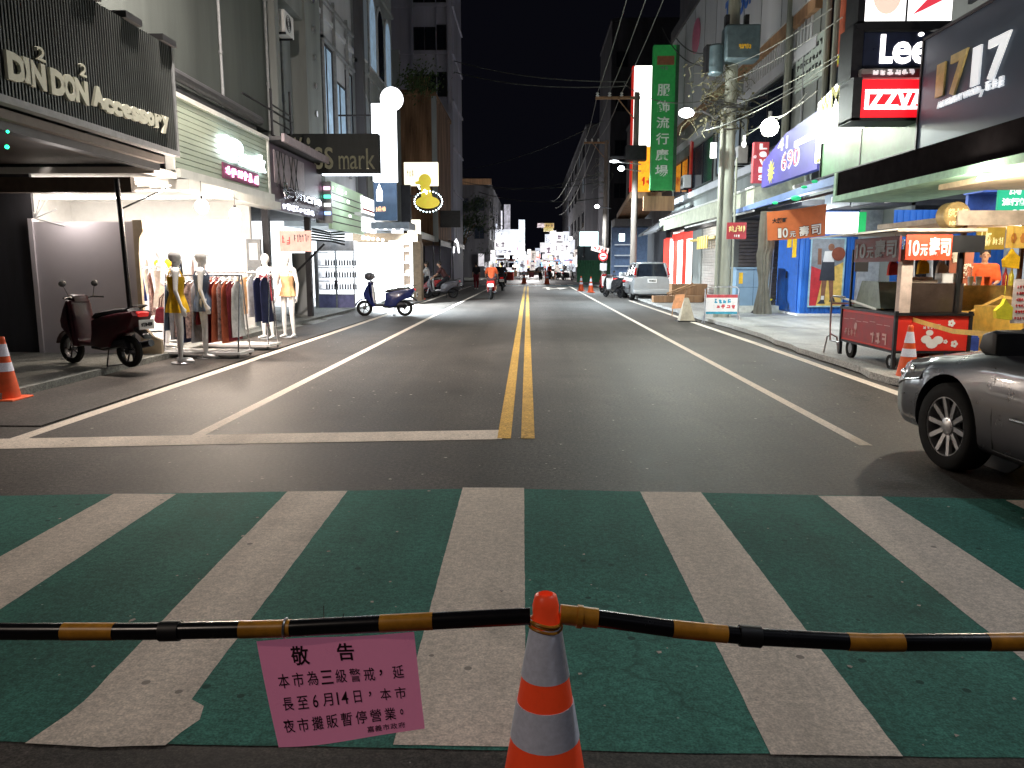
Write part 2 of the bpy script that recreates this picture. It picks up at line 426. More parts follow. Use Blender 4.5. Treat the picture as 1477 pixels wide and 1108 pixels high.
# ================================================================== GROUND
ASPH = asphalt_mat('asphalt', (.066, .059, .054), (.3, .28, .26), .60, .28, 1.5, .25)
GREEN = asphalt_mat('green_paint', (.045, .17, .138), (.25, .4, .35), .75, .26, .8)
WHITEL = asphalt_mat('road_white', (.70, .62, .54), (.75, .7, .65), .75, .06, .5)
YELL = asphalt_mat('road_yellow', (.58, .36, .09), (.6, .5, .3), .65, .12)
PAVE = asphalt_mat('paving', (.2, .21, .2), (.4, .4, .4), .55, .25)
PAVE2 = asphalt_mat('paving_light', (.36, .36, .35), (.5, .5, .5), .5, .15)
def sheet(mb, pts, z):
    return mb.poly([(p[0], p[1], z) for p in pts])
g = MB(); g.poly([(-400, -60, -.02), (400, -60, -.02), (400, 900, -.02), (-400, 900, -.02)])
solo('ground', g, ASPH, None, None, kind='structure', smooth=False)
g = MB(); g.poly([(-60, -12, 0), (60, -12, 0), (60, 5.8, 0), (60, 7.4, 0), (4.6, 7.4, 0), (4.6, 62, 0), (60, 62, 0), (60, 74, 0), (4.6, 74, 0), (4.6, 300, 0), (-4.6, 300, 0), (-4.6, 74, 0), (-60, 74, 0), (-60, 62, 0), (-4.6, 62, 0), (-4.6, 7.0, 0), (-60, 7.0, 0)])
solo('road', g, ASPH, None, None, kind='structure', smooth=False)
def ragged(pts, amp, step=.12, seed=1):
    rg = random.Random(seed); out = []
    for i, p in enumerate(pts):
        q = pts[(i + 1) % len(pts)]; l = math.hypot(q[0] - p[0], q[1] - p[1]); n = max(1, int(l / step))
        nx, ny = -(q[1] - p[1]) / l, (q[0] - p[0]) / l
        for k in range(n):
            t = k / n; a = rg.uniform(-amp, amp) if k else 0
            out.append((p[0] + (q[0] - p[0]) * t + nx * a, p[1] + (q[1] - p[1]) * t + ny * a))
    return out
# green crossing surface and white stripes
g = MB(); sheet(g, ragged([(-9, 2.23), (-2, 2.21), (2.2, 2.2), (9, 2.16), (9, 4.7), (3.2, 4.9), (1.2, 5.0), (-.3, 5.07), (-1.6, 4.96), (-3.5, 4.82), (-9, 4.7)], .004), .0015)
solo('crossing_surface', g, GREEN, None, None, kind='structure', smooth=False)
g = MB()
def stripe(a, b, y0, y1, s, rag=.0014): sheet(g, ragged([(a + s, y0), (b + s, y0), (b, y1), (a, y1)], rag, .05, int(a * 50) + 99), .0032)
stripe(-5.18, -4.74, 2.25, 4.78, 0); stripe(-3.98, -3.56, 2.25, 4.82, 0); stripe(-2.77, -2.35, 2.24, 4.88, .02)
stripe(-.46, -.04, 2.22, 5.08, .03); stripe(.74, 1.145, 2.2, 5.01, .01); stripe(1.9, 2.31, 2.2, 4.94, 0); stripe(3.08, 3.5, 2.2, 4.88, 0); stripe(4.3, 4.72, 2.2, 4.8, 0)
sheet(g, ragged([(-1.60, 2.2), (-1.35, 2.185), (-1.15, 2.2), (-1.13, 2.27), (-1.10, 2.34), (-1.12, 2.42), (-1.18, 2.46), (-1.23, 4.98), (-1.63, 4.96), (-1.55, 2.44), (-1.56, 2.36)], .0022, .09, 5), .0032)
solo('crossing_stripes', g, WHITEL, None, None, kind='structure', smooth=False)
g = MB()
def line(pts, w, z=.0018):
    for a, b in zip(pts[:-1], pts[1:]):
        sheet(g, [(a[0] - w / 2, a[1]), (a[0] + w / 2, a[1]), (b[0] + w / 2, b[1]), (b[0] - w / 2, b[1])], z)
line([(-4.5, 6.42), (-4.5, 62)], .15, .0019); line([(-2.98, 6.66), (-2.95, 30), (-2.8, 60)], .12)
line([(2.84, 6.41), (2.9, 60)], .11); line([(4.38, 8.9), (4.42, 15), (4.4, 19.6), (4.35, 34)], .15)
line([(-4.5, 75), (-4.5, 160)], .12); line([(4.4, 75), (4.4, 160)], .12)
pp = [G(-120, 652), G(0, 648), G(360, 640.5), G(724, 634), G(724, 620.5), G(360, 626.5), G(0, 633.5), G(-120, 637)]
sheet(g, ragged([(p.x, p.y) for p in pp], .003, .1, 3), .0034)
for i in range(9):
    x = -4 + i * 1.0
    sheet(g, [(x, 61.6), (x + .45, 61.6), (x + .45, 64.4), (x, 64.4)], .006)
# turn arrow and lane glyph by the far crossing
sheet(g, [(1.05, 50), (1.25, 50), (1.25, 53.5), (1.05, 53.5)], .0046); sheet(g, [(.75, 53.5), (1.55, 53.5), (1.15, 56.5)], .0046)
sheet(g, [(1.3, 51.4), (2.3, 52.6), (2.3, 53.4), (1.3, 52.2)], .005); sheet(g, [(1.9, 50.6), (2.6, 53.6), (1.8, 54.2)], .0054)
solo('lane_markings', g, WHITEL, None, None, kind='structure', smooth=False)
g = MB()
for x in (-.23, -.02): line([(x, 6.6), (x - .1, 30), (x - .2, 60)], .12, .0042)
solo('centre_line', g, YELL, None, None, kind='structure', smooth=False)
g = MB(); sheet(g, [(-4.6, 58.6), (4.5, 58.6), (4.5, 61), (-4.6, 61)], .0042)
M['teal'] = asphalt_mat('teal_paint', (.05, .2, .25), (.3, .4, .4), .5)
solo('far_crossing_surface', g, M['teal'], None, None, kind='structure', smooth=False)
# rain gutter strips and paving
g = MB()
g.box(-5.9, -4.62, 7.0, 60, -.01, .012); solo('left_gutter', g, ASPH, None, None, kind='structure', smooth=False)
g = MB(); g.box(-14, -5.9, 7.0, 60, -.01, .10)
for a, b, c, d in ((-6.9, -5.75, 17.6, 19.4), (-7.0, -5.6, 19.7, 21.2), (-6.9, -5.7, 21.5, 23.4)):   # sloping ramp slabs at the arcade
    g.add([(b, c, .01), (b, d, .01), (a, d, .17), (a, c, .17), (a, c, .0), (a, d, .0)], [(0, 1, 2, 3), (0, 3, 4), (1, 5, 2), (3, 2, 5, 4)])
solo('left_pavement', g, PAVE, None, None, kind='structure', smooth=False)
g = MB(); 
pts = ragged([(4.62, 9.9), (4.9, 9.2), (14, 9.0), (14, 60), (4.9, 60), (4.75, 24), (4.9, 18), (4.7, 13)], .05, .5, 8)
k = len(pts); g.add([(p[0], p[1], 0) for p in pts] + [(p[0], p[1], .09) for p in pts], [tuple(range(k, 2 * k))] + [(i, (i + 1) % k, (i + 1) % k + k, i + k) for i in range(k)])
solo('right_pavement', g, PAVE2, None, None, kind='structure', smooth=False)
g = MB(); g.box(-40, -5.5, 76, 300, -.01, .1); g.box(5.5, 40, 76, 300, -.01, .1)
solo('far_pavement', g, PAVE, None, None, kind='structure', smooth=False)

rgg = random.Random(77); g = MB()
for i in range(420):
    x = rgg.uniform(-4.3, 4.3); y = 2.2 + 16 * rgg.random() ** 1.6; s_ = rgg.uniform(.003, .011) * (1 + y / 14); a = rgg.uniform(0, PI); n_ = rgg.choice((3, 4, 5))
    g.poly([(x + s_ * rgg.uniform(.6, 1.3) * math.cos(a + 2 * PI * k / n_), y + s_ * rgg.uniform(.6, 1.3) * math.sin(a + 2 * PI * k / n_), .0052 + .0004 * (i % 3)) for k in range(n_)])
solo('road_grit', g, mat('grit', (.42, .38, .34), .8, var=.5, scale=20), None, None, kind='stuff', smooth=False)
# ================================================================== FOREGROUND: cone, bars, notice
def cone(label, loc, h=.7, red='orange_cone', bands=True, group=None, top=None):
    t = thing('traffic_cone', label, 'traffic cone', (0, 0, 0), group)
    s = h / .7; b = MB(); b.box(-.18 * s, .18 * s, -.18 * s, .18 * s, 0, .03 * s)
    part('base', b, red, t, bev=.01)
    def rr(z): return (.135 - (z - .03) / (.63) * .105)
    b = MB(); b.lathe([(rr(.03) * s, .03 * s), (rr(.2) * s, .2 * s), (rr(.45) * s, .45 * s), (rr(.63) * s, .63 * s), (.032 * s, .645 * s), (.033 * s, .67 * s), (.027 * s, .695 * s), (.018 * s, .7 * s), (.016 * s, .69 * s)], n=28)
    part('body', b, red, t, ang=60)
    if bands:
        for z0, z1 in ((.322, .418), (.487, .62)) if h > .6 else ((.3, .42), (.5, .6)):
            b = MB(); b.lathe([((rr(z0) + .002) * s, z0 * s), ((rr(z1) + .002) * s, z1 * s)], n=28)
            part('reflective_band', b, 'reflective', t)
    return place(t, loc)
fc = cone('big orange cone with two pale reflective bands holding the striped bars in the foreground', (.04, 1.8, 0), .7, 'cone_red')
# rope loops on the cone neck
b = MB()
for z, r in ((.625, .038), (.632, .041), (.615, .04)):
    b.tube([(.04 + r * math.cos(a), 1.8 + r * math.sin(a), z + .004 * math.sin(2 * a)) for a in [i * PI / 9 for i in range(19)]], .004, 6)
solo('rope_loop', b, 'pole_orange', 'thin orange rope loops tied around the neck of the foreground cone', 'rope')
def bar(name, pts, r, label, bands, seeds):
    t = thing(name, label, 'barrier bar', pts[0]); pts = [Vector(p) for p in pts]
    def at(u):
        q = u * (len(pts) - 1); i = min(int(q), len(pts) - 2); return pts[i].lerp(pts[i + 1], q - i)
    for i in range(len(bands) - 1):
        a, c = bands[i], bands[i + 1]
        b = MB(); b.tube([at(a + (c - a) * k / 4) for k in range(5)], r + (.0008 if i % 2 else 0), 14)
        part('band', b, 'black_gloss' if (i % 2 == 0) else 'pole_orange', t, label='black band' if i % 2 == 0 else 'orange band')
    return t, at
defm('black_gloss', (.008, .008, .01), .25)
def barY(px, py, y=1.8): return PY(px, py, y)
bl = [barY(765, 889), barY(600, 897), barY(400, 907), barY(200, 911), barY(0, 911), barY(-260, 905)]
tL, atL = bar('striped_bar', bl, .0215, 'black and orange striped bar on the left carrying the pink notice', [0, .17, .251, .38, .453, .634, .708, .85, .93, 1.0], 1)
b = MB(); p0 = atL(.540); p1 = atL(.568); b.tube([p0, p1], .0255, 12); part('joint_collar', b, 'black', tL)
br = [barY(862, 892), barY(970, 907), barY(1080, 918), barY(1250, 927), barY(1477, 926), barY(1700, 918)]
tR, atR = bar('striped_bar', br, .0215, 'black and orange striped bar on the right sagging away from the cone', [0, .2, .342, .567, .646, .753, .84, 1.0], 2)
b = MB(); b.tube([atR(.375), atR(.42)], .0265, 12); part('joint_collar', b, 'black', tR)
b = MB(); b.tube([barY(808, 886), barY(835, 889), barY(862, 892)], .025, 14); b.tube([barY(832, 889), barY(840, 890)], .0285, 12)
part('socket', b, 'pole_orange', tR)
# black tie and wire on the left bar
b = MB(); q = barY(412, 906); b.tube([q + Vector((0, .024 * math.cos(a), .024 * math.sin(a))) for a in [i * PI / 6 for i in range(13)]], .003, 6)
part('metal_clip', b, 'steel', tL)
b = MB()
for px, hh in ((467, .035), (495, .014)):
    q = barY(px, 893); b.tube([q, q + Vector((.001, 0, hh))], .0012, 5)
part('cable_tie', b, 'black', tL)
# pink laminated notice
c0 = barY(402, 1078); c1 = barY(613, 1050); c3 = barY(370, 925); c2 = barY(597, 912)
t = thing('paper_notice', 'pink laminated paper notice in black brush characters hanging from the striped bar', 'notice', (c0 + c1) / 2)
def nq(u, v, d=0):
    p = (c0 * (1 - u) + c1 * u) * (1 - v) + (c3 * (1 - u) + c2 * u) * v
    return p + Vector((0, -d - .012 * math.sin(PI * u) * (1 - v) - .004 * math.sin(7 * u + 3 * v), 0))
b = MB(); n = 14; b.add([nq(i / n, j / n) for j in range(n + 1) for i in range(n + 1)], [(j * (n + 1) + i, j * (n + 1) + i + 1, (j + 1) * (n + 1) + i + 1, (j + 1) * (n + 1) + i) for j in range(n) for i in range(n)])
mat('pink_paper', (.82, .27, .42), .3, var=.08, scale=6, emit=(.85, .27, .45), es=.15); M['pink_paper'] = MATS['pink_paper']; defm('ink', (.03, .008, .015), .6)  # paper also emits, standing in for light coming through the sheet
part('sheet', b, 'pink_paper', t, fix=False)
b = MB(); e = MB()
FN = (Vector((0, 0, 0)), X1, Z1, -Y1)
def ntext(s, u0, u1, v0, v1, bold=.012):
    vs, fs = glyphs(s, bold); x0 = min(v.x for v in vs); x1 = max(v.x for v in vs); y0 = min(v.y for v in vs); y1 = max(v.y for v in vs)
    b.add([nq(u0 + (v.x - x0) / (x1 - x0) * (u1 - u0), v0 + (v.y - y0) / (y1 - y0) * (v1 - v0), .0012 + (v.z + .5) * .0008) for v in vs], fs)
ntext('敬', .20, .315, .75, .93, .018); ntext('告', .50, .61, .77, .94, .018)
def row(s, u0, u1, v0, v1):
    n = len(s); w = (u1 - u0) / n
    for i, ch in enumerate(s):
        if ch == ' ': continue
        if ch in '，。': ntext(ch, u0 + w * (i + .2), u0 + w * (i + .42), v0 + (v1 - v0) * (.35 if ch == '，' else .35), v0 + (v1 - v0) * .75); continue
        if ch in '三': ntext(ch, u0 + w * (i + .08), u0 + w * (i + .92), v0 + .01, v1 - .015); continue
        if ch in '日月6': ntext(ch, u0 + w * (i + .22), u0 + w * (i + .75), v0 + .02, v1 - .02); continue
        ntext(ch, u0 + w * (i + .12), u0 + w * (i + .88), v0 + .012, v1 - .012, .006)
def nrow(chars, u0, u1, v0, v1): row(chars, u0, u1, v0, v1)
nrow('本市為三級警戒，延', .08, .92, .545, .70)
u = .08
for ch, w in (('長', 1), ('至', 1), ('6', .7), ('月', .95), ('14', 1.05), ('日', 1), ('，', .9), ('本', 1), ('市', 1)):
    ww = w * .84 / 8.6
    if ch == '，': ntext(ch, u + ww * .3, u + ww * .5, .4, .45)
    else: ntext(ch, u + ww * (.14 if ch not in '日6' else .25), u + ww * (.86 if ch not in '日6' else .75), .35, .47, .006)
    u += ww
nrow('夜市攤販暫停營業。', .06, .93, .13, .28)
for i_, ch in enumerate('嘉義市政府'): ntext(ch, .62 + .052 * i_, .665 + .052 * i_, .045, .105, .004)
part('lettering', b, 'ink', t, smooth=False, fix=False)

# ================================================================== SCOOTERS
def scooter(label, paint, group=None, loc=None, rz=0, plate=True, shield='white_plastic', name='scooter', under='black'):
    t = thing(name, label, 'scooter', (0, 0, 0), group)
    for x in (.62, -.6):
        b = MB(); b.lathe([(.17, -.045), (.215, -.048), (.238, -.02), (.238, .02), (.215, .048), (.17, .045)], (x, 0, .24), 24, axis='Y', loop=True)
        w = part('wheel', b, 'rubber', t)
        b = MB(); b.lathe([(.155, -.03), (.178, -.03), (.178, .03), (.155, .03), (.15, 0)], (x, 0, .24), 20, axis='Y', loop=True)
        b.lathe([(.045, -.05), (.045, .05)], (x, 0, .24), 10, axis='Y')
        for k in range(5):
            a = 2 * PI * k / 5; b.tube([(x + .03 * math.cos(a), 0, .24 + .03 * math.sin(a)), (x + .17 * math.cos(a), 0, .24 + .17 * math.sin(a))], .012, 6)
        part('rim', b, 'dark_metal', w)
    b = MB(); b.pillow([(-.86, .66), (-.93, .78), (-.88, .85), (-.6, .82), (-.25, .76), (-.04, .70), (-.02, .5), (.02, .32), (-.2, .27), (-.36, .30), (-.44, .42), (-.58, .50), (-.76, .54)], .18, .03)
    part('body', b, paint, t)
    b = MB(); b.pillow([(-.06, .3), (.34, .3), (.4, .36), (.32, .38), (-.04, .37)], .16, .02); part('floorboard', b, under, t)
    b = MB(); b.pillow([(-.5, .3), (-.2, .24), (.05, .26), (.05, .32), (-.3, .4), (-.6, .42), (-.7, .3)], .1, .02, .03); part('engine', b, 'dark_metal', t)
    b = MB(); b.pillow([(.26, .30), (.38, .28), (.46, .42), (.60, .56), (.62, .68), (.54, .86), (.45, .99), (.36, .98), (.35, .7)], .20, .05); part('front_shield', b, paint, t)
    b = MB(); b.pillow([(.28, .36), (.36, .40), (.355, .7), (.37, .93), (.34, .93), (.3, .7)], .17, .01); part('leg_guard', b, shield, t)
    b = MB(); vs = []
    for s_ in (-1, 1):
        pass
    for k in range(9):
        a = R_(15 + k * 17); vs += [(.62 + r * math.cos(a), y, .24 + r * math.sin(a)) for r, y in ((.285, -.06), (.30, 0), (.285, .06), (.262, .05), (.262, -.05))]
    b.add(vs, [(k * 5 + j, k * 5 + (j + 1) % 5, (k + 1) * 5 + (j + 1) % 5, (k + 1) * 5 + j) for k in range(8) for j in range(5)]); part('front_fender', b, paint, t)
    b = MB(); b.tube([(.62, .07, .24), (.46, .06, .72)], .018); b.tube([(.62, -.07, .24), (.46, -.06, .72)], .018); b.tube([(.47, 0, .7), (.38, 0, 1.0)], .022); part('fork', b, 'steel', t)
    b = MB(); b.tube([(.27, .34, 1.02), (.33, .2, 1.03), (.38, 0, 1.0), (.33, -.2, 1.03), (.27, -.34, 1.02)], .013); part('handlebar', b, 'black', t)
    b = MB(); b.pillow([(.32, .96), (.44, .95), (.48, 1.0), (.42, 1.07), (.33, 1.05)], .13, .02); part('handle_cowl', b, paint, t)
    b = MB(); b.sphere((.485, 0, .99), .055, 12, sc=(.5, 1.3, .9)); part('headlight', b, 'lamp_glass', t)
    for s_ in (-1, 1):
        b = MB(); b.tube([(.33, s_ * .2, 1.03), (.36, s_ * .26, 1.2)], .006, 6); b.sphere((.36, s_ * .27, 1.23), .065, 10, sc=(.25, 1, .75)); part('mirror', b, 'black', t)
    b = MB(); b.pillow([(-.78, .84), (-.72, .885), (-.5, .87), (-.34, .845), (-.1, .81), (-.02, .76), (-.03, .71), (-.3, .75), (-.76, .81)], .14, .02); part('seat', b, 'black', t)
    b = MB(); b.tube([(-.7, .12, .86), (-.88, .12, .92), (-.96, 0, .93), (-.88, -.12, .92), (-.7, -.12, .86)], .011, 6); part('grab_rail', b, 'black', t)
    b = MB(); b.pillow([(-.93, .76), (-.95, .82), (-.88, .84), (-.86, .77)], .1, .01)
    part('tail_light', b, glow('tail_red', (.9, .02, .02), .25), t)
    b = MB(); b.pillow([(-.8, .62), (-.98, .5), (-1.0, .44), (-.94, .46), (-.78, .56)], .07, .01); part('rear_fender', b, 'black', t)
    if plate:
        b = MB(); b.box(-.985, -.975, -.13, .13, .58, .72); p = part('license_plate', b, 'white_plastic', t)
        b = MB(); squiggle(b, (Vector((-.9851, .1, .62)), -Y1, Z1, -X1), 0, .2, 0, .06, 6, th=.2, seed=3); part('characters', b, 'black', p)
    b = MB(); b.tube([(-.28, -.14, .26), (-.55, -.17, .3), (-.85, -.18, .36)], [.025, .05, .055], 12); part('exhaust', b, 'dark_metal', t)
    b = MB(); b.tube([(-.3, .1, .3), (-.28, .14, .02)], .01, 6); b.tube([(-.3, -.1, .3), (-.28, -.14, .02)], .01, 6); b.tube([(-.28, .14, .015), (-.28, -.14, .015)], .01, 6); part('kickstand', b, 'dark_metal', t)
    return place(t, loc or (0, 0, 0), rz)
defm('black_paint', (.02, .02, .022), .25, coat=.5); defm('red_gloss', (.45, .02, .02), .25, coat=.5); defm('dark_grey_gloss', (.09, .085, .1), .3, coat=.5)
s1 = scooter('dark maroon scooter parked in shadow against the grey partition, tail toward the road', 'maroon_paint', loc=(-6.12, 10.75, .1), rz=PI - .38, under='maroon_paint', shield='maroon_paint')
s1.scale = (.94, .94, .94)
s2 = scooter('navy blue scooter parked across the lane in front of the bright white shop', 'navy_paint', loc=(-4.42, 23.3, .0), rz=PI + .03)
s3 = scooter('red scooter parked beside the orange cone with a person in white on it', 'red_gloss', loc=(-5.25, 37.6, .012), rz=PI)
s4 = scooter('dark grey scooter at the lane edge under a person in dark clothes', 'dark_grey_gloss', loc=(-4.25, 36.3, 0), rz=PI)
s5 = scooter('scooter seen from behind, ridden down the left lane by a person in orange', 'red_gloss', loc=(-1.8, 35.6, 0), rz=PI / 2)
dd = [scooter('black scooter half hidden behind the tan shop wall by the orange cone', 'black_paint', loc=(-6.1, 40.5, .1), rz=PI - .2), scooter('silver-grey scooter parked deep in the far left arcade', 'silver_paint', loc=(-5.6, 44.5, .1), rz=PI + .1)]
s6 = scooter('black scooter ridden farther down the road by a person in black', 'black_paint', loc=(-1.75, 47.5, 0), rz=PI / 2)
s7 = scooter('black scooter standing just left of the silver minivan', 'black_paint', loc=(4.0, 37.6, 0), rz=PI / 2 + .5)
s8 = scooter('dark scooter with white top case in the row beyond the silver minivan', 'dark_grey_gloss', loc=(4.3, 40.2, 0), rz=PI / 2 + .5)
s9 = scooter('red scooter at the far end of the row beyond the silver minivan', 'red_gloss', loc=(4.3, 43.6, 0), rz=PI / 2 + .4)
for o in (s8,):
    b = MB(); b.box(-1.0, -.68, -.18, .18, .9, 1.18); ORG[o] = Vector((0, 0, 0)); part('top_case', b, 'white_plastic', o, bev=.03)

# ================================================================== CARS
def interp(tab, x):
    for (x0, y0), (x1, y1) in zip(tab[:-1], tab[1:]):
        if x0 <= x <= x1 or x1 <= x <= x0:
            t = (x - x0) / (x1 - x0); t2 = t * t * (3 - 2 * t); t = .5 * t + .5 * t2
            return y0 + (y1 - y0) * t
    return tab[0][1] if abs(x - tab[0][0]) < abs(x - tab[-1][0]) else tab[-1][1]
def car(name, label, paint, W, T, B, cabin, wb, wr, loc, rz, van=False, cat='car'):
    t = thing(name, label, cat, (0, 0, 0))
    xf, xr = W[0][0], W[-1][0]; nst = 72; vs = []; 
    for i in range(nst + 1):
        x = xf + (xr - xf) * (.5 - .5 * math.cos(PI * i / nst)) * 1.0
        w = interp(W, x); zt = interp(T, x); zb = interp(B, x); h = zt - zb
        half = [(0, zb), (w * .7, zb), (w * .93, zb + .02), (w * .985, zb + h * .12), (w * 1.0, zb + h * .3), (w * 1.0, zb + h * .5), (w * .99, zb + h * .66), (w * .965, zb + h * .80), (w * .93, zb + h * .89), (w * .87, zb + h * .955), (w * .75, zb + h * .985), (w * .4, zt + .008), (0, zt + .012)]
        ring = [(x, y, z) for y, z in half] + [(x, -y, z) for y, z in half[-2:0:-1]]
        k = len(ring); vs += ring
    fs = [(i * k + j, i * k + (j + 1) % k, (i + 1) * k + (j + 1) % k, (i + 1) * k + j) for i in range(nst) for j in range(k)]
    fs += [tuple(range(k)), tuple(range(nst * k, nst * k + k))]
    hull = MB(); hull.add(vs, fs)
    bv = BVHTree.FromPolygons([Vector(v) for v in hull.v], hull.f)
    def cut(o):
        ex = []
        s = o.modifiers.new('sub', 'SUBSURF'); s.levels = 1
        for x in wb:
            cm = MB(); cm.lathe([(wr + .055, -1.2), (wr + .055, 1.2)], (x, 0, wr + .01), 40, axis='Y')
            me = bpy.data.meshes.new('c'); me.from_pydata(cm.v, [], cm.f); fix_normals(me); c = bpy.data.objects.new('c', me); C.objects.link(c)
            bo = o.modifiers.new('b', 'BOOLEAN'); bo.object = c; bo.operation = 'DIFFERENCE'; bo.solver = 'EXACT'; ex.append(c)
        return ex
    me = from_eval(hull, cut); body = link_mesh('body', me, paint, t); me.set_sharp_from_angle(angle=R_(40))
    def surf(x, z, side, off=.0):
        h = bv.ray_cast(Vector((x, side * 1.5, z)), Vector((0, -side, 0)))
        return (h[0] + h[1].normalized() * (off if h[1].y * side > 0 else -off)) if h[0] else Vector((x, side * .8, z))
    for x in wb:
        for s_ in (-1, 1):
            yw = interp(W, x) - .115
            b = MB(); r = wr
            b.lathe([(r * .68, -.095), (r * .93, -.105), (r * .995, -.08), (r, -.02), (r, .02), (r * .995, .08), (r * .93, .105), (r * .68, .095)], (x, s_ * yw, r), 40, axis='Y', loop=True)
            w = part('wheel', b, 'rubber', t, ang=60)
            b = MB(); o_ = s_ * (yw + s_ * 0)
            y = s_ * yw
            def ring(r0, r1, ya, yb): b.lathe([(r0, ya), (r1, ya), (r1, yb), (r0, yb)], (x, y, r), 40, axis='Y')
            b.lathe([(r * .655, -.09), (r * .70, -.09), (r * .70, .09), (r * .655, .09), (r * .62, 0)], (x, y, r), 40, axis='Y', loop=True)
            b.lathe([(r * .20, s_ * .01), (r * .20, s_ * .075), (r * .10, s_ * .085)], (x, y, r), 20, axis='Y')
            for q in range(10):
                a = 2 * PI * q / 10 + .1; ca, sa = math.cos(a), math.sin(a)
                p = [(r * .12, s_ * .065), (r * .4, s_ * .075), (r * .68, s_ * .085)]
                for (ra, ya), (rb, yb) in zip(p[:-1], p[1:]):
                    wa, wb_ = .020 + (.018 - .02) * 0, .017
                    pts = []
                    for rad, yy, hw in ((ra, ya, .019), (rb, yb, .016)):
                        for sx, dy in ((-1, 0), (1, 0), (1, -.025 * s_), (-1, -.025 * s_)):
                            pts.append((x + rad * ca - sx * hw * sa, y + yy + dy, r + rad * sa + sx * hw * ca))
                    b.add(pts, [(0, 1, 2, 3), (4, 5, 6, 7), (0, 1, 5, 4), (1, 2, 6, 5), (2, 3, 7, 6), (3, 0, 4, 7)])
            for q in range(5):
                a = 2 * PI * q / 5 + .4; b.tube([(x + r * .15 * math.cos(a), y + s_ * .06, r + r * .15 * math.sin(a)), (x + r * .15 * math.cos(a), y + s_ * .083, r + r * .15 * math.sin(a))], .009, 6)
            part('rim', b, 'alloy', w, ang=30)
            b = MB(); b.lathe([(r * .5, -.02), (r * .5, .0)], (x, y, r), 24, axis='Y'); part('brake_disc', b, 'dark_metal', w)
            # liner
            b = MB(); n = 20; rr = wr + .053
            vs2 = []
            for q in range(n + 1):
                a = PI * q / n * 1.1 - .15
                for yy in (.45, interp(W, x) * .93): vs2.append((x + rr * math.cos(a), s_ * yy, wr + .01 + rr * math.sin(a)))
            b.add(vs2, [(2 * q, 2 * q + 1, 2 * q + 3, 2 * q + 2) for q in range(n)])
            b.lathe([(rr * .98, s_ * .43), (rr * .98, s_ * .45)], (x, 0, wr + .01), 24, axis='Y')
            part('wheel_arch_liner', b, 'black', t, fix=False)
    # cabin: glass hull, roof, pillars
    zb_, zr = cabin['belt'], cabin['roof']; xs = cabin['x']    # x = [cowl, roof front, roof rear, tail base]
    wbt, wtp = cabin['wb'], cabin['wt']
    def glass(b, grow=0.0):
        st = []
        N = 12
        for j in range(7):
            v = j / 6; z = zb_ + (zr - .05 - zb_) * v; xa = xs[0] + (xs[1] - xs[0]) * v ** .92; xb = xs[3] + (xs[2] - xs[3]) * v ** .85; w = wbt + (wtp - wbt) * v ** 1.3
            ring = []
            for xx, sg in ((xa, 1), (xb, -1)):
                col = [(xx + sg * .10 * (1 - (q / 4) ** 2) - sg * .03, w * q / 4 * .96) for q in range(-4, 5)]
                if sg == -1: col = col[::-1]
                ring += [(p[0], p[1], z) for p in col]
            st.append(ring)
        k2 = len(st[0]); v_ = [p for r_ in st for p in r_]
        b.add(v_, [(i * k2 + j, i * k2 + (j + 1) % k2, (i + 1) * k2 + (j + 1) % k2, (i + 1) * k2 + j) for i in range(6) for j in range(k2)] + [tuple(range(6 * k2, 7 * k2))])
        return st
    b = MB(); st = glass(b); part('window_glass', b, 'glass_dark', t, ang=50)
    top = st[-1]; b = MB(); n = len(top); cxm = (xs[1] + xs[2]) / 2
    lay = [(1.02, zr - .06), (1.0, zr - .02), (.94, zr), (.6, zr + .025), (.2, zr + .03)]
    vs2 = [(cxm + (p[0] - cxm) * s_, p[1] * s_ * 1.0, z) for s_, z in lay for p in top]
    b.add(vs2, [(i * n + j, i * n + (j + 1) % n, (i + 1) * n + (j + 1) % n, (i + 1) * n + j) for i in range(4) for j in range(n)] + [tuple(range(4 * n, 5 * n)), tuple(range(n))])
    part('roof', b, paint, t, ang=60)
    for idx, nm in ((0, 'front_pillar'), (8, 'front_pillar'), (9, 'rear_pillar'), (17, 'rear_pillar')):
        b = MB(); b.tube([Vector(st[j][idx]) * 1.0 for j in range(7)], .04 if nm[0] == 'f' else .07, 8); part(nm, b, paint, t)
    for s_ in (-1, 1):
        for fx in cabin['pillars']:
            b = MB(); b.tube([(fx, s_ * (wbt + .0), zb_ - .02), (fx - .03, s_ * (wtp + .005), zr - .05)], .022, 6); part('door_pillar', b, 'black', t)
        for px_, seam in cabin['seams']:
            b = MB(); b.tube([surf(a, z, s_, -.001) for a, z in seam], .0045, 5); part(px_, b, 'black', t)
        b = MB(); b.tube([surf(cabin['trim'][0] + (cabin['trim'][1] - cabin['trim'][0]) * q / 12, cabin['trim'][2], s_, .010) for q in range(13)], .014, 8)
        part('side_trim', b, 'chrome', t)
        for hx in cabin['handles']:
            b = MB(); b.tube([surf(hx + .09, .8, s_, .0), surf(hx + .07, .8, s_, .03), surf(hx - .07, .8, s_, .03), surf(hx - .09, .8, s_, .0)], .011, 8); part('door_handle', b, paint, t)
        mx = cabin['mirror']
        b = MB(); b.pillow([(mx + .13, zb_ + .03), (mx + .10, zb_ + .12), (mx, zb_ + .15), (mx - .05, zb_ + .13), (mx - .05, zb_ - .01), (mx + .08, zb_ - .015)], .11, .025, s_ * (wbt + .19)); b.tube([(mx + .02, s_ * (wbt - .02), zb_ + .0), (mx + .02, s_ * (wbt + .12), zb_ + .03)], .02, 8)
        part('door_mirror', b, 'black' if paint == 'car_grey' else paint, t)
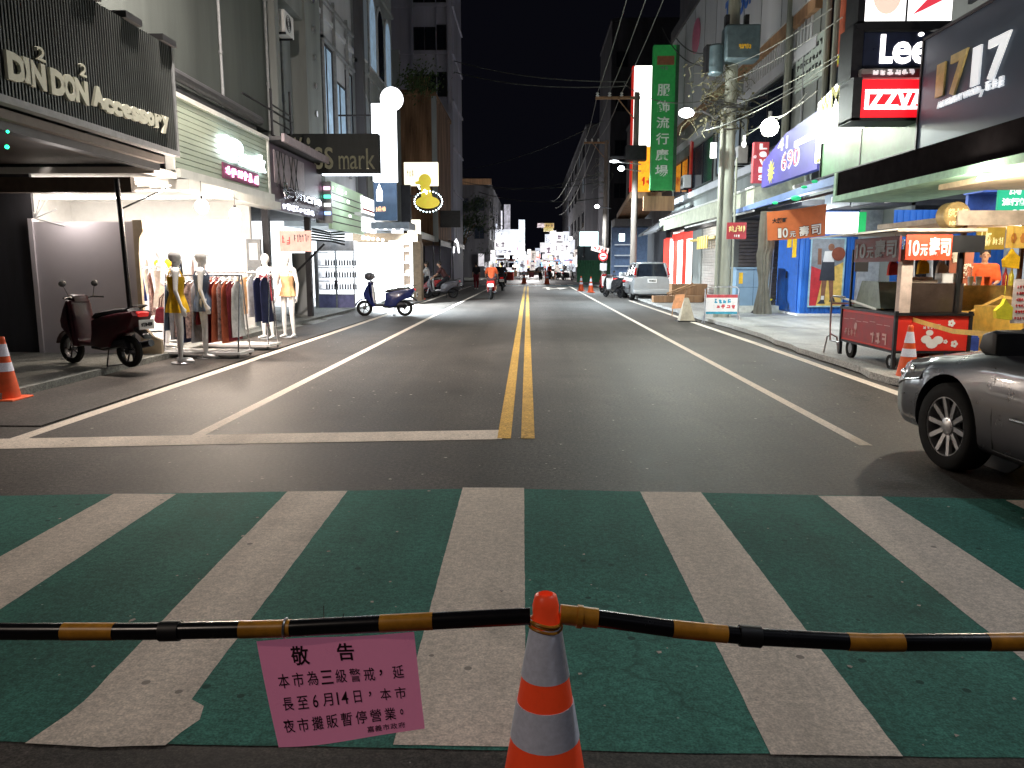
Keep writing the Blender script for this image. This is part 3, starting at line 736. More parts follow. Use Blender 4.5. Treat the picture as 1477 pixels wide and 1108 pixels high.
    # lights, bumpers, grille
    for s_ in (-1, 1):
        b = MB(); n = 7; v0 = []
        for q in range(n + 1):
            x = cabin['hl'][0] + (cabin['hl'][1] - cabin['hl'][0]) * q / n
            for z in (interp(T, x) - cabin['hl'][2] - .0, interp(T, x) - .045):
                v0.append(surf(x, z, s_, .012))
        b.add(v0, [(2 * q, 2 * q + 1, 2 * q + 3, 2 * q + 2) for q in range(n)])
        hl_ = part('headlight', b, 'headlamp', t, fix=False)
        for fr in (.2, .62):
            x = cabin['hl'][0] + (cabin['hl'][1] - cabin['hl'][0]) * fr; q = surf(x, interp(T, x) - .115, s_, -.012); b = MB(); b.sphere(q, .045, 12, sc=(1.2, .5, .8)); part('reflector', b, 'chrome', hl_)
        b = MB(); b.tube([surf(cabin['hl'][0] + (cabin['hl'][1] - cabin['hl'][0]) * q / 7, interp(T, cabin['hl'][0] + (cabin['hl'][1] - cabin['hl'][0]) * q / 7) - cabin['hl'][2], s_, .01) for q in range(8)], .006, 5); part('headlight_edge', b, 'chrome', hl_)
        b = MB(); 
        if van:
            b.tube([(xr + .16, s_ * (.70), 1.0), (xr + .10, s_ * .74, 1.15), (xr + .22, s_ * .68, 1.42)], [.05, .06, .035], 8)
            b.tube([(xr + .02, s_ * .60, .46), (xr + .02, s_ * .72, .46)], .03, 8)
        else: b.tube([(xr + .05, s_ * .45, .84), (xr + .06, s_ * .68, .84), (xr + .25, s_ * .8, .85)], .05, 8)
        part('tail_light', b, 'tail_lens', t)
    b = MB(); b.pillow([(xf - .05, .30), (xf + .02, .32), (xf + .025, .44), (xf - .04, .46)], .5, .01); b.box(xf - .06, xf + .012, -.38, .38, .5, .6); part('grille', b, 'black', t)
    if van:
        # tailgate window, spoiler, bumper and plate
        b = MB(); b.add([(xr + .035, -.60, 1.02), (xr + .035, .60, 1.02), (xr + .30, .54, 1.48), (xr + .30, -.54, 1.48)], [(0, 1, 2, 3)]); part('rear_window', b, 'glass_dark', t)
        b = MB(); b.pillow([(xr - .03, .3), (xr + .1, .28), (xr + .14, .52), (xr - .02, .5), (xr - .05, .42)], .8, .03); part('rear_bumper', b, paint, t)
    b = MB(); pz = .78 if van else .7; b.box(xr - .03, xr + .0, -.2, .2, pz, pz + .17) if van else b.box(xr - .025, xr + .02, -.2, .2, pz - .02, pz + .14)
    p = part('license_plate', b, 'white_plastic', t)
    b = MB(); squiggle(b, (Vector((xr - .031, .16, pz + .04)), -Y1, Z1, -X1), 0, .32, 0, .09, 7, th=.2, seed=5); part('characters', b, 'black', p)
    return place(t, loc, rz)
defm('alloy', (.55, .55, .56), .28, .85, var=.08); defm('headlamp', (.5, .52, .55), .08, .6, var=.3, scale=12); defm('tail_lens', (.4, .01, .01), .2)
W = [(2.3, .45), (2.26, .62), (2.15, .745), (1.95, .82), (1.6, .865), (1.2, .875), (0, .885), (-1.2, .88), (-1.8, .84), (-2.1, .77), (-2.25, .62), (-2.3, .5)]
T = [(2.3, .58), (2.26, .66), (2.15, .735), (1.9, .80), (1.5, .87), (.95, .965), (0, .97), (-1.2, 1.0), (-1.9, 1.0), (-2.2, .95), (-2.3, .8)]
Bt = [(2.3, .38), (2.2, .24), (2.0, .2), (1.2, .19), (-1.2, .19), (-2.0, .24), (-2.2, .34), (-2.3, .45)]
cab = dict(belt=.95, roof=1.46, x=[1.02, .28, -.85, -1.72], wb=.775, wt=.58, pillars=[-.1, -1.0], trim=(.62, -1.0, .52), handles=[.0, -.98], mirror=.62, hl=(2.2, 1.68, .20),
    seams=[('door_seam', [(.86, .93), (.84, .75), (.82, .5), (.80, .28)]), ('door_seam', [(-.13, .95), (-.13, .7), (-.15, .5), (-.17, .28)]), ('door_seam', [(-1.05, .95), (-1.0, .7), (-.95, .5), (-.92, .34)]), ('door_seam', [(.8, .27), (.3, .26), (-.3, .26), (-.85, .28)])])
# front left wheel touches the road at (3.03, 5.59); nose points down the street, 5 degrees to the left
th = PI / 2 + R_(5.5)
wx, wy = 1.34, .87 - .02
c, s = math.cos(th), math.sin(th)
car('parked_car', 'dark grey saloon car with ten-spoke wheels cut off by the right edge', 'car_grey', W, T, Bt, cab, (1.34, -1.34), .325, (3.07 - (wx * c - wy * s), 5.66 - (wx * s + wy * c), 0), th)
W2 = [(2.25, .5), (2.2, .65), (2.0, .8), (1.5, .86), (0, .87), (-1.8, .87), (-2.05, .84), (-2.2, .78)]
T2 = [(2.25, .7), (2.1, .86), (1.6, 1.0), (1.1, 1.06), (0, 1.07), (-1.9, 1.08), (-2.1, 1.07), (-2.2, 1.04)]
B2 = [(2.25, .4), (2.0, .22), (0, .2), (-1.8, .22), (-2.1, .26), (-2.2, .3)]
cab2 = dict(belt=1.04, roof=1.66, x=[1.2, .5, -1.85, -2.12], wb=.77, wt=.62, pillars=[.1, -.9], trim=(1.0, -1.2, .5), handles=[.1, -.9], mirror=.8, hl=(2.15, 1.8, .2),
    seams=[('door_seam', [(.9, 1.0), (.88, .4)]), ('door_seam', [(.0, 1.0), (0, .35)]), ('door_seam', [(-1.05, 1.0), (-.95, .4)])])
car('minivan', 'silver minivan parked at the right kerb seen from behind', 'silver_paint', W2, T2, B2, cab2, (1.33, -1.33), .32, (5.32, 36.3, .0), PI / 2, van=True, cat='minivan')

# ================================================================== PEOPLE AND MANNEQUINS
def cap(b, p, q, r0, r1, n=10):
    p, q = Vector(p), Vector(q); d = (q - p).normalized()
    pts = [p - d * r0 * .95, p - d * r0 * .6, p, q, q + d * r1 * .6, q + d * r1 * .95]
    b.tube(pts, [r0 * .3, r0 * .8, r0, r1, r1 * .8, r1 * .3], n)
def stand():
    J = dict(pel=(0, 0, .93), wai=(0, 0, 1.08), che=(0, 0, 1.28), nek=(0, 0, 1.45), hed=(0, .01, 1.60))
    for s_, n_ in ((-1, 'L'), (1, 'R')):
        J['sh' + n_] = (s_ * .165, 0, 1.39); J['el' + n_] = (s_ * .215, -.02, 1.11); J['wr' + n_] = (s_ * .23, .05, .87)
        J['hi' + n_] = (s_ * .085, 0, .9); J['kn' + n_] = (s_ * .095, .015, .49); J['an' + n_] = (s_ * .1, 0, .08); J['to' + n_] = (s_ * .115, .17, .03)
    return J
def body_mesh(b, J, k=1.0, face=True):
    V = {a: Vector(p) for a, p in J.items()}
    g = k
    cap(b, V['pel'] + Vector((-.05, 0, 0)), V['pel'] + Vector((.05, 0, 0)), .115 * g, .115 * g, 14)
    cap(b, V['pel'], V['wai'], .12 * g, .10 * g, 14)
    cap(b, V['wai'] + Vector((-.025, 0, 0)), V['che'] + Vector((-.05, 0, 0)), .092 * g, .105 * g, 14); cap(b, V['wai'] + Vector((.025, 0, 0)), V['che'] + Vector((.05, 0, 0)), .092 * g, .105 * g, 14)
    cap(b, V['shL'].lerp(V['nek'], .25), V['shR'].lerp(V['nek'], .25), .062, .062, 10)
    cap(b, V['che'], V['nek'] - Vector((0, 0, .03)), .1 * g, .06, 12); cap(b, V['nek'] - Vector((0, 0, .03)), V['hed'] - Vector((0, 0, .06)), .052, .05, 12)
    up = (V['hed'] - V['nek']).normalized()
    b.sphere(V['hed'] + Vector((0, -.005, .03)), .1, 18, sc=(.77, .95, 1.05)); b.sphere(V['hed'] + Vector((0, .022, -.05)), .07, 14, sc=(.78, .9, 1.0))
    if face:
        b.sphere(V['hed'] + Vector((0, .098, -.022)), .016, 8, sc=(.8, 1.1, 1.6))
        for s_ in (-1, 1): b.sphere(V['hed'] + Vector((s_ * .078, -.005, -.015)), .024, 8, sc=(.45, .8, 1.3))
    for n_ in 'LR':
        s_ = -1 if n_ == 'L' else 1
        cap(b, V['sh' + n_], V['el' + n_], .052 * g, .038 * g); cap(b, V['el' + n_], V['wr' + n_], .038 * g, .026 * g)
        d = (V['wr' + n_] - V['el' + n_]).normalized(); side = Vector((0, 1, 0)) - d * d.y; side = side.normalized() if side.length > .1 else Vector((1, 0, 0))
        nrm = d.cross(side).normalized() * (-s_)
        palm = V['wr' + n_] + d * .05
        for o_ in (-.022, -.007, .008, .023): cap(b, V['wr' + n_] + side * o_ * .6, palm + side * o_ + d * .035, .015, .012, 6)
        for q, (o_, ln) in enumerate(((-.027, .052), (-.009, .068), (.009, .075), (.027, .068))):
            p0 = palm + side * o_ + d * .04; p1 = p0 + d * ln * .5 + nrm * .008 + side * o_ * .15; p2 = p1 + (d * .8 + nrm * .45) * ln * .5
            cap(b, p0, p1, .0095, .009, 6); cap(b, p1, p2, .009, .0075, 6)
        p0 = V['wr' + n_] + side * .022 + d * .02; p1 = p0 + side * .022 + d * .03 + nrm * .01; cap(b, p0, p1, .013, .010, 6); cap(b, p1, p1 + d * .03 + nrm * .006 + side * .004, .010, .008, 6)
        cap(b, V['hi' + n_], V['kn' + n_], .085 * g, .055 * g, 12); cap(b, V['kn' + n_], V['an' + n_].lerp(V['kn' + n_], .55), .054 * g, .052 * g, 12); cap(b, V['an' + n_].lerp(V['kn' + n_], .55), V['an' + n_], .052 * g, .034 * g, 12)
        fd = (V['to' + n_] - V['an' + n_]); cap(b, V['an' + n_] + Vector((0, -.02, -.035)) if fd.z < 0 and abs(fd.z) < .12 else V['an' + n_], V['to' + n_], .038, .026, 8)
    return b
def clothes_mesh(J, kind, gr=.018):
    V = {a: Vector(p) for a, p in J.items()}; b = MB()
    if kind == 'shirt':
        cap(b, V['pel'] + Vector((0, 0, .02)), V['wai'], .125 + gr, .11 + gr, 14); cap(b, V['wai'] + Vector((-.025, 0, 0)), V['che'] + Vector((-.05, 0, 0)), .1 + gr, .11 + gr, 14); cap(b, V['wai'] + Vector((.025, 0, 0)), V['che'] + Vector((.05, 0, 0)), .1 + gr, .11 + gr, 14)
        cap(b, V['shL'], V['shR'], .06 + gr, .06 + gr); cap(b, V['che'], V['nek'] - Vector((0, 0, .06)), .1 + gr, .05 + gr)
        for n_ in 'LR': cap(b, V['sh' + n_], V['sh' + n_].lerp(V['el' + n_], .8), .058 + gr, .05 + gr)
    else:
        cap(b, V['pel'] + Vector((-.05, 0, 0)), V['pel'] + Vector((.05, 0, 0)), .12 + gr, .12 + gr, 14)
        end = .95 if kind == 'trousers' else -1
        for n_ in 'LR':
            cap(b, V['hi' + n_], V['kn' + n_] if end > 0 else V['hi' + n_].lerp(V['kn' + n_], .75), .09 + gr, .065 + gr, 12)
            if end > 0: cap(b, V['kn' + n_], V['kn' + n_].lerp(V['an' + n_], .92), .062 + gr, .04 + gr, 12)
    return remesh(b, .014, 5)
def hair_mesh(J, long=False):
    h = Vector(J['hed']); b = MB(); b.sphere(h + Vector((0, -.018, .045)), .108, 16, sc=(.82, .98, 1.0))
    if long: b.sphere(h + Vector((0, -.06, -.05)), .085, 12, sc=(.9, .6, 1.6))
    return remesh(b, .012, 2)
def person(label, J, loc, rz, shirt=None, bottoms=None, kind='trousers', longhair=False, helmet=None, bag=None):
    t = thing('person', label, 'person', (0, 0, 0)); b = body_mesh(MB(), J); link_mesh('body', remesh(b, .010, 3), 'skin', t)
    if helmet:
        b = MB(); h = Vector(J['hed']); b.sphere(h + Vector((0, -.01, .05)), .135, 18, sc=(.9, 1.02, .95)); part('helmet', b, helmet, t)
        b = MB(); b.sphere(h + Vector((0, .075, .0)), .09, 12, sc=(.95, .5, .8)); part('visor', b, 'glass_dark', t)
    else: link_mesh('hair', hair_mesh(J, longhair), 'hair', t)
    if shirt: link_mesh('shirt', clothes_mesh(J, 'shirt'), shirt, t)
    if bottoms: link_mesh('shorts' if kind == 'shorts' else 'trousers', clothes_mesh(J, kind), bottoms, t)
    b = MB()
    for n_ in 'LR':
        a = Vector(J['an' + n_]); q = Vector(J['to' + n_]); cap(b, a + Vector((0, -.02, -.03)), q, .045, .034, 8)
    part('shoes', b, 'white_plastic' if shirt != 'cloth_white' else 'black', t)
    h = Vector(J['hed']); b = MB()
    if not helmet:
        for s_ in (-1, 1): b.sphere(h + Vector((s_ * .03, .088, .008)), .01, 6, sc=(1.3, .5, .7))
        part('eyes', b, 'black', t)
    return place(t, loc, rz)
def seated(seat=.86, lean=.12, knee=(.42, .55), foot=.36, hand=(.5, 1.0)):
    """facing +Y, on a scooter"""
    J = dict(pel=(0, 0, seat + .1), wai=(0, lean * .35, seat + .25), che=(0, lean * .8, seat + .44), nek=(0, lean * 1.1, seat + .61), hed=(0, lean * 1.3, seat + .76))
    for s_, n_ in ((-1, 'L'), (1, 'R')):
        J['sh' + n_] = (s_ * .17, lean, seat + .55); J['el' + n_] = (s_ * .26, lean + .16, seat + .32); J['wr' + n_] = (s_ * .27, hand[0], hand[1])
        J['hi' + n_] = (s_ * .1, .02, seat + .08); J['kn' + n_] = (s_ * .19, knee[0], knee[1]); J['an' + n_] = (s_ * .17, knee[0] - .08, foot + .08); J['to' + n_] = (s_ * .18, knee[0] + .09, foot + .02)
    return J
for k_, c_ in dict(cloth_white=(.7, .7, .7), cloth_orange=(.7, .12, .04), cloth_black=(.02, .02, .025), cloth_brown=(.09, .04, .04), cloth_yellow=(.75, .45, .02), cloth_denim=(.1, .14, .22), cloth_peach=(.62, .38, .2), cloth_maroon=(.16, .02, .03), cloth_navy=(.015, .02, .06), cloth_red=(.5, .05, .04), cloth_pink=(.6, .2, .25), cloth_grey=(.25, .25, .27), cloth_blue=(.04, .08, .4), cloth_rust=(.45, .12, .06), cloth_cream=(.65, .55, .45), cloth_print=(.28, .2, .19)).items():
    defm(k_, c_, .85, var=.3 if k_ != 'cloth_print' else .9, scale=8 if k_ != 'cloth_print' else 14, bump=.15)
b = MB(); b.sphere((0, 0, .1), .14, 18, sc=(1.1, .95, .9)); b.box(.05, .16, -.1, .1, .03, .12); hm = solo('helmet', b, 'dark_grey_gloss', 'dark grey helmet hung on the mirror of the navy blue scooter', 'helmet'); hm.location = PY(533, 405, 23.25)
J = seated(.82, .05, (.36, .6), .33, (.34, .95)); J['anL'] = (-.3, .3, .12); J['toL'] = (-.34, .45, .04); J['knL'] = (-.26, .36, .56)
person('person in a white shirt and dark shorts sitting on the red scooter', J, (-5.0, 37.6, .012), PI / 2, 'cloth_white', 'cloth_black', 'shorts', True)
person('person in dark clothes leaning forward over the dark grey scooter', seated(.83, .26, (.4, .6), .36, (.62, .98)), (-3.95, 36.3, 0), PI / 2, 'cloth_brown', 'cloth_black')
person('person in a white helmet and orange top riding away from the camera', seated(.83, .08, (.36, .58), .33, (.58, 1.0)), (-1.8, 35.3, 0), 0, 'cloth_orange', 'cloth_brown', 'shorts', helmet='white_plastic')
person('person in black riding a scooter far down the road', seated(.83, .1), (-1.75, 47.2, 0), 0, 'cloth_black', 'cloth_black', helmet='black')
J = stand(); J['anL'] = (-.1, -.2, .1); J['toL'] = (-.11, -.05, .03); J['knL'] = (-.095, .02, .5); J['anR'] = (.1, .2, .08); J['toR'] = (.11, .37, .03)
person('person in a black top and dark red trousers walking along the left lane edge', J, (-3.55, 50.5, 0), .2, 'cloth_black', 'cloth_maroon')
J = stand(); J['wrL'] = (-.15, .25, 1.1); J['wrR'] = (.15, .25, 1.1); J['elL'] = (-.22, .05, 1.14); J['elR'] = (.22, .05, 1.14)
person('person with black hair in an orange top standing behind the yellow snack stall', J, (8.05, 14.0, .09), PI - .4, 'cloth_orange', 'cloth_black')

def dress(b, J, top, hem, fl, wob=.012, wide=1.0, seed=1):
    """top and hem are heights; the skirt flares by fl"""
    rg = random.Random(seed); n = 36; vs = []; lv = 10; ph = rg.uniform(0, 6)
    for i in range(lv + 1):
        v = i / lv; z = top + (hem - top) * v
        base = .118 + .02 * math.sin(PI * min(1, v * 1.5)) * 0
        wv = min(1, abs(z - 1.08) / .2)
        rx = (.125 + .028 * wv) * wide + fl * max(0, (1.05 - z)) ; ry = (.10 + .028 * wv) * wide + fl * max(0, (1.05 - z)) * .8
        for j in range(n):
            a = 2 * PI * j / n; w = 1 + wob / .12 * v * math.sin(a * 9 + ph) + rg.uniform(-.004, .004)
            vs.append((rx * w * math.cos(a), ry * w * math.sin(a), z))
    b.add(vs, [(i * n + j, i * n + (j + 1) % n, (i + 1) * n + (j + 1) % n, (i + 1) * n + j) for i in range(lv) for j in range(n)]); return b
def mannequin(label, loc, rz, cloth, top=1.3, hem=.8, fl=.1, straps=True, armpose=0, group='white mannequins outside the clothes shop'):
    t = thing('mannequin', label, 'mannequin', (0, 0, 0), group); J = stand()
    J['knL'] = (-.09, .03, .49); J['toL'] = (-.13, .16, .03)
    if armpose == 1: J['wrR'] = (.30, .12, .9); J['elR'] = (.25, -.06, 1.12)
    if armpose == 2: J['elL'] = (-.28, -.1, 1.14); J['wrL'] = (-.2, .02, .95)
    link_mesh('body', remesh(body_mesh(MB(), J, .88, False), .008, 4), 'mannequin_white', t)
    b = MB(); dress(b, J, top, hem, fl, seed=int(abs(loc[1] * 10))); part('dress', b, cloth, t, fix=False, ang=80)
    if straps:
        b = MB()
        for s_ in (-1, 1): b.tube([(s_ * .07, .105, top - .01), (s_ * .085, .06, 1.42), (s_ * .08, -.08, 1.40), (s_ * .06, -.11, top - .01)], .009, 6)
        part('straps', b, cloth, t)
    b = MB(); b.lathe([(.17, 0), (.17, .012), (.165, .016)], (0, .03, -.005), 28); part('base', b, 'steel', t)
    return place(t, loc, rz)
mannequin('mannequin in a short yellow dress at the near end of the pair by the partition', (-5.42, 11.7, .02), -1.1, 'cloth_yellow', 1.32, .78, .16, armpose=2)
mannequin('mannequin in a blue denim dress standing right behind the yellow one', (-5.30, 12.35, .02), -1.2, 'cloth_denim', 1.34, .76, .06)
mannequin('mannequin in a dark brown strappy dress behind the second clothes rail', (-5.42, 15.75, .02), 2.9 + PI * .0, 'cloth_maroon', 1.30, .78, .1)
mannequin('mannequin in a peach camisole, outermost beside the white road line', (-5.08, 16.05, .02), PI - .15, 'cloth_peach', 1.28, .86, .14, armpose=1)
mannequin('mannequin in a cream dress half hidden behind the beige display board', (-6.35, 13.2, .10), -.9, 'cloth_cream', 1.32, .7, .1, armpose=1)
# ================================================================== BUILDINGS
def frame_at(x, y, z, side):
    """side 'L': facade facing +X, 'R': facing -X, 'F': facing the camera"""
    O = Vector((x, y, z))
    if side == 'L': return (O, Y1, Z1, X1)
    if side == 'R': return (O, -Y1, Z1, -X1)
    return (O, X1, Z1, -Y1)
def building(name, label, x0, x1, y0, y1, z1, wall, side='L', wins=(), fwins=(), z0=0.0, parapet=True, cat='building', ledges=()):
    t = thing(name, label, cat, ((x0 + x1) / 2, (y0 + y1) / 2, z0))
    b = MB(); b.box(x0, x1, y0, y1, z0, z1); part('wall', b, wall, t, smooth=False)
    fx = x1 if side == 'L' else x0
    if parapet:
        b = MB(); b.box(x0 - .08, x1 + .08, y0 - .08, y1 + .08, z1, z1 + .22); b.box(x0 + .2, x1 - .2, y0 + .2, y1 - .2, z1 + .22, z1 + .4); part('parapet', b, wall, t, smooth=False)
    for z in ledges:
        b = MB(); b.box(x0 - .1, x1 + .1, y0 - .1, y1 + .1, z, z + .14); part('ledge', b, wall, t, smooth=False)
    def win(F, w, h, pane, fm='dark_metal'):
        b = MB(); q = .06
        b.fbox(F, -q, w + q, -q, 0, .003, .06); b.fbox(F, -q, w + q, h, h + q, .003, .06); b.fbox(F, -q, 0, 0, h, .003, .06); b.fbox(F, w, w + q, 0, h, .003, .06)
        if w > .8: b.fbox(F, w / 2 - .025, w / 2 + .025, 0, h, .005, .05)
        wf = part('window', b, fm, t, smooth=False)
        b = MB(); b.fbox(F, 0, w, 0, h, .004, .02); part('pane', b, pane, wf, smooth=False)
    for ya, yb, za, zb, pane in wins:
        F = frame_at(fx, ya if side == 'L' else yb, za, side); win(F, yb - ya, zb - za, pane)
    for xa, xb, za, zb, pane in fwins:
        win(frame_at(xa, y0, za, 'F'), xb - xa, zb - za, pane)
    return t
W_LIT = glow('window_lit_cool', (.32, .44, .56), .5, var=.35); W_DIM = glow('window_dim', (.2, .24, .28), .12); M['w_lit'] = W_LIT; M['w_dim'] = W_DIM
M['w_warm'] = glow('window_warm', (.8, .55, .3), .5, .3)
# ---- left row
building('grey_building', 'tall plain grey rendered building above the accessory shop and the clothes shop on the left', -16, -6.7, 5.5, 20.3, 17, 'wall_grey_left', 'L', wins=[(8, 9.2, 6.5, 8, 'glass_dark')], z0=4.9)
t = building('grey_building', 'narrow grey building with a recessed balcony bay just beyond the plain grey one', -16, -6.9, 20.3, 24.6, 15.5, 'wall_pale', 'L', wins=[(20.9, 21.7, 5.9, 7.3, 'glass_dark')], z0=3.2)
b = MB(); b.box(-6.9, -6.45, 20.3, 20.6, 3.2, 15.5); b.box(-6.9, -6.45, 23.0, 24.6, 3.2, 15.5); b.box(-6.9, -6.5, 20.6, 23.0, 8.4, 9.2); part('pilaster', b, 'wall_grey', t, smooth=False)
for z in (4.4, 5.2, 6.0, 6.8, 7.6, 8.4, 9.2, 10):
    b = MB(); b.tube([(-6.44, 23.8, z), (-6.40, 23.8, z)], .09, 10); part('wall_tie', b, 'steel', t)
t = building('white_building', 'white building with a tall lit glass bay above the dark kiss sign', -16, -6.6, 24.6, 29.6, 16, 'wall_white', 'L', wins=[(25.0, 26.4, 5.0, 8.4, 'w_lit'), (26.6, 28.2, 5.0, 7.6, 'w_lit'), (28.4, 29.2, 5.0, 8.3, 'w_dim')], z0=3.2, ledges=(9.2,))
b = MB()
for y in (25.0, 26.5, 28.3): b.box(-6.55, -6.45, y, y + .08, 4.6, 10)
b.box(-6.55, -6.45, 25, 29.4, 8.5, 8.6); b.box(-6.55, -6.45, 25, 29.4, 9.7, 9.8); part('bay_frame', b, 'grey_paint', t, smooth=False)
t = building('old_building', 'ornate building with arched windows behind the white light column', -16, -6.5, 29.6, 37.5, 18, 'wall_pale', 'L', z0=3, ledges=(8.9, 12.8))
for z0 in (5.2, 9.4, 13.4):
    for k in range(4):
        y = 30.4 + k * 1.7; F = frame_at(-6.5, y, z0, 'L'); b = MB()
        pts = [(0, 0), (1.1, 0), (1.1, 2.0)] + [(.55 + .55 * math.cos(a), 2.0 + .75 * math.sin(a)) for a in [PI * q / 8 for q in range(1, 8)]] + [(0, 2.0)]
        big = [((p[0] - .55) * 1.2 + .55, p[1] * 1.06) for p in pts]
        b.fpoly(F, big, .002, .08); wf = part('window', b, 'wall_white', t, smooth=False)
        b = MB(); b.fpoly(F, pts, .09, .1); part('pane', b, ['w_lit', 'w_dim', 'w_lit', 'glass_dark'][(k + int(z0)) % 4], wf, smooth=False)
b = MB(); b.box(-6.5, -6.2, 29.5, 29.9, 3, 18); part('drainpipe_column', b, 'wall_dark', t, smooth=False)
t = building('brown_building', 'narrow building clad in streaked brown boards with plants spilling from its roof', -12, -5.1, 42, 50, 10.3, 'wall_brown', 'L', z0=2.8)
b = MB()
for k in range(26):
    x = -7.2 + k * .082; b.box(x, x + .035, 41.94, 42, 3, 10.3)
part('cladding', b, 'wall_brown', t, smooth=False)
b = MB(); b.box(-5.25, -5.0, 41.9, 42.2, 2.8, 10.3); b.box(-7.5, -6.9, 41.85, 42.2, 2.8, 12.6); part('edge_post', b, 'wall_pale', t, smooth=False)
fw = []
for fl in range(7):
    z = 3.9 + fl * 3.05
    fw += [(-7.95, -7.35, z, z + 1.35, 'glass_dark'), (-7.2, -6.55, z, z + 1.35, 'glass_dark'), (-6.4, -5.85, z, z + 1.5, 'glass_dark' if fl != 2 else 'w_dim')]
t = building('apartment_tower', 'tall dark concrete apartment tower with small windows ending the left row', -14, -5.4, 55, 62, 27, 'wall_tower', 'L', fwins=fw, z0=0, ledges=[6.6 + k * 3.05 for k in range(6)])
b = MB(); b.box(-8.2, -8.05, 54.8, 55, 0, 27); b.box(-6.5, -6.45, 54.85, 55, 0, 27); b.box(-5.7, -5.4, 54.7, 55, 0, 27); part('pier', b, 'wall_tower', t, smooth=False)
building('old_building', 'dark four-storey building with a lit parapet beyond the dark tree', -16, -5.4, 100, 175, 12.2, 'wall_brown_dark' if 0 else 'wall_dark', 'L', wins=[(102 + k * 9, 106 + k * 9, z, z + 1.6, 'glass_dark') for k in range(7) for z in (5, 8.5)], fwins=[(-9.5, -8, 5, 6.5, 'w_dim'), (-9.5, -8, 8.5, 10, 'glass_dark'), (-7.2, -6, 8.5, 10, 'glass_dark'), (-7.2, -6, 5, 6.5, 'glass_dark')])
b = MB(); b.box(-9, -5.0, 99.5, 100, 11.7, 12.4); solo('roof_fascia', b, 'wood', 'tan lit roof fascia on the dark building beyond the tree', 'fascia')
building('shop_building', 'low dark shop building between the tower and the far crossing on the left', -14, -5.8, 62.2, 64, 9, 'wall_dark', 'L')
# ---- right row
t = building('white_building', 'big white panelled building with blue lettering high on the right', 7.0, 18, 20.5, 40.4, 12.4, 'wall_white', 'R', z0=8.15, parapet=False)
b = MB()
for y in range(21, 41, 2): b.box(6.985, 7.0, y, y + .03, 8.15, 12.4)
part('panel_joint', b, 'grey_paint', t, smooth=False)
b = MB(); F, w, h = FR(6.985, (1048, 10, 34), 1076); 
text(b, 'TOPGUN NIGHT', F, -.2, w + 4.2, -.3, .75, .002, .02, bold=.02); part('lettering', b, mat('blue_letter', (.05, .15, .5), .5), t, smooth=False)
b = MB(); F, w, h = FR(6.985, (995, 60, 95), 1015); b.fpoly(F, [(1.2 + .8 * math.cos(a), .9 + .7 * math.sin(a)) for a in [i * PI / 8 for i in range(16)]], .002, .02); part('round_emblem', b, mat('pink_dot', (.55, .15, .25), .5), t, smooth=False)
b = MB(); b.box(6.9, 18, 20.5, 40.4, 12.4, 12.9); part('roof_edge', b, 'wall_dark', t, smooth=False)
b = MB(); b.box(7.05, 18, 20.5, 40.4, 7.85, 8.15); part('soffit_band', b, 'wood', t, smooth=False)
t = building('dark_rooftop_block', 'dark upper storey with small lit windows set back over the white panelled building', 7.6, 18, 24, 42, 16.5, 'wall_dark', 'R', wins=[(25 + k * 2.6, 26.2 + k * 2.6, z, z + 1.1, 'w_lit' if (k * 3 + int(z)) % 4 == 0 else 'glass_dark') for k in range(6) for z in (13.3, 15)], z0=12.9)
wr = [(36.4, 39.6, 4.9, 6.4, 'glass_dark'), (31.5, 35.2, 4.9, 6.6, 'glass_dark'), (27.6, 30.8, 5.0, 6.6, 'w_dim'), (22.4, 26.6, 5.0, 6.8, 'glass_dark')]
t = building('shop_building', 'grey-green upper floor with dark strip windows under the white panelled building', 7.2, 18, 20.5, 40.4, 7.85, 'wall_grey', 'R', wins=wr, z0=3.2, parapet=False)
b = MB(); b.box(7.12, 7.2, 20.5, 40.4, 6.95, 7.25); b.box(6.95, 7.2, 20.5, 40.4, 4.45, 4.7); part('string_course', b, 'wall_white', t, smooth=False)
b = MB()
for k in range(26): b.box(7.17, 7.2, 21 + k * .25, 21.12 + k * .25, 7.25, 7.85)
part('ribbed_panel', b, 'wall_white', t, smooth=False)
b = MB(); b.box(7.1, 7.18, 35.4, 35.8, 4.7, 7); part('red_pipe', b, 'red_paint', t, smooth=False)
building('dark_building', 'dark building behind the lit orange signboard on the right', 7.2, 18, 40.6, 60, 11.5, 'wall_dark', 'R', wins=[(42 + k * 3.5, 44.4 + k * 3.5, 5.5, 7.2, 'glass_dark') for k in range(5)], z0=0)
building('dark_building', 'tall unlit building rising behind the utility poles at the far right corner', 6.2, 22, 90, 155, 17, 'wall_dark', 'R', wins=[(92 + k * 8, 95 + k * 8, z, z + 1.8, 'w_dim' if (k + int(z)) % 5 == 0 else 'glass_dark') for k in range(7) for z in (6, 10, 14)])
building('dark_building', 'slim dark tower standing farthest away on the right side', 7.5, 18, 76, 88, 24, 'wall_dark', 'R', fwins=[(8, 9, z, z + 1.3, 'glass_dark') for z in (8, 12, 16, 20)])
building('green_building', 'weathered olive building behind the denim signboards on the right', 7.2, 18, 5.0, 20.4, 12.5, 'wall_grey', 'R', wins=[(12.2, 13.5, 5.8, 7.6, 'glass_dark'), (17.3, 19.6, 5.5, 8.2, 'glass_dark')], z0=4.5)

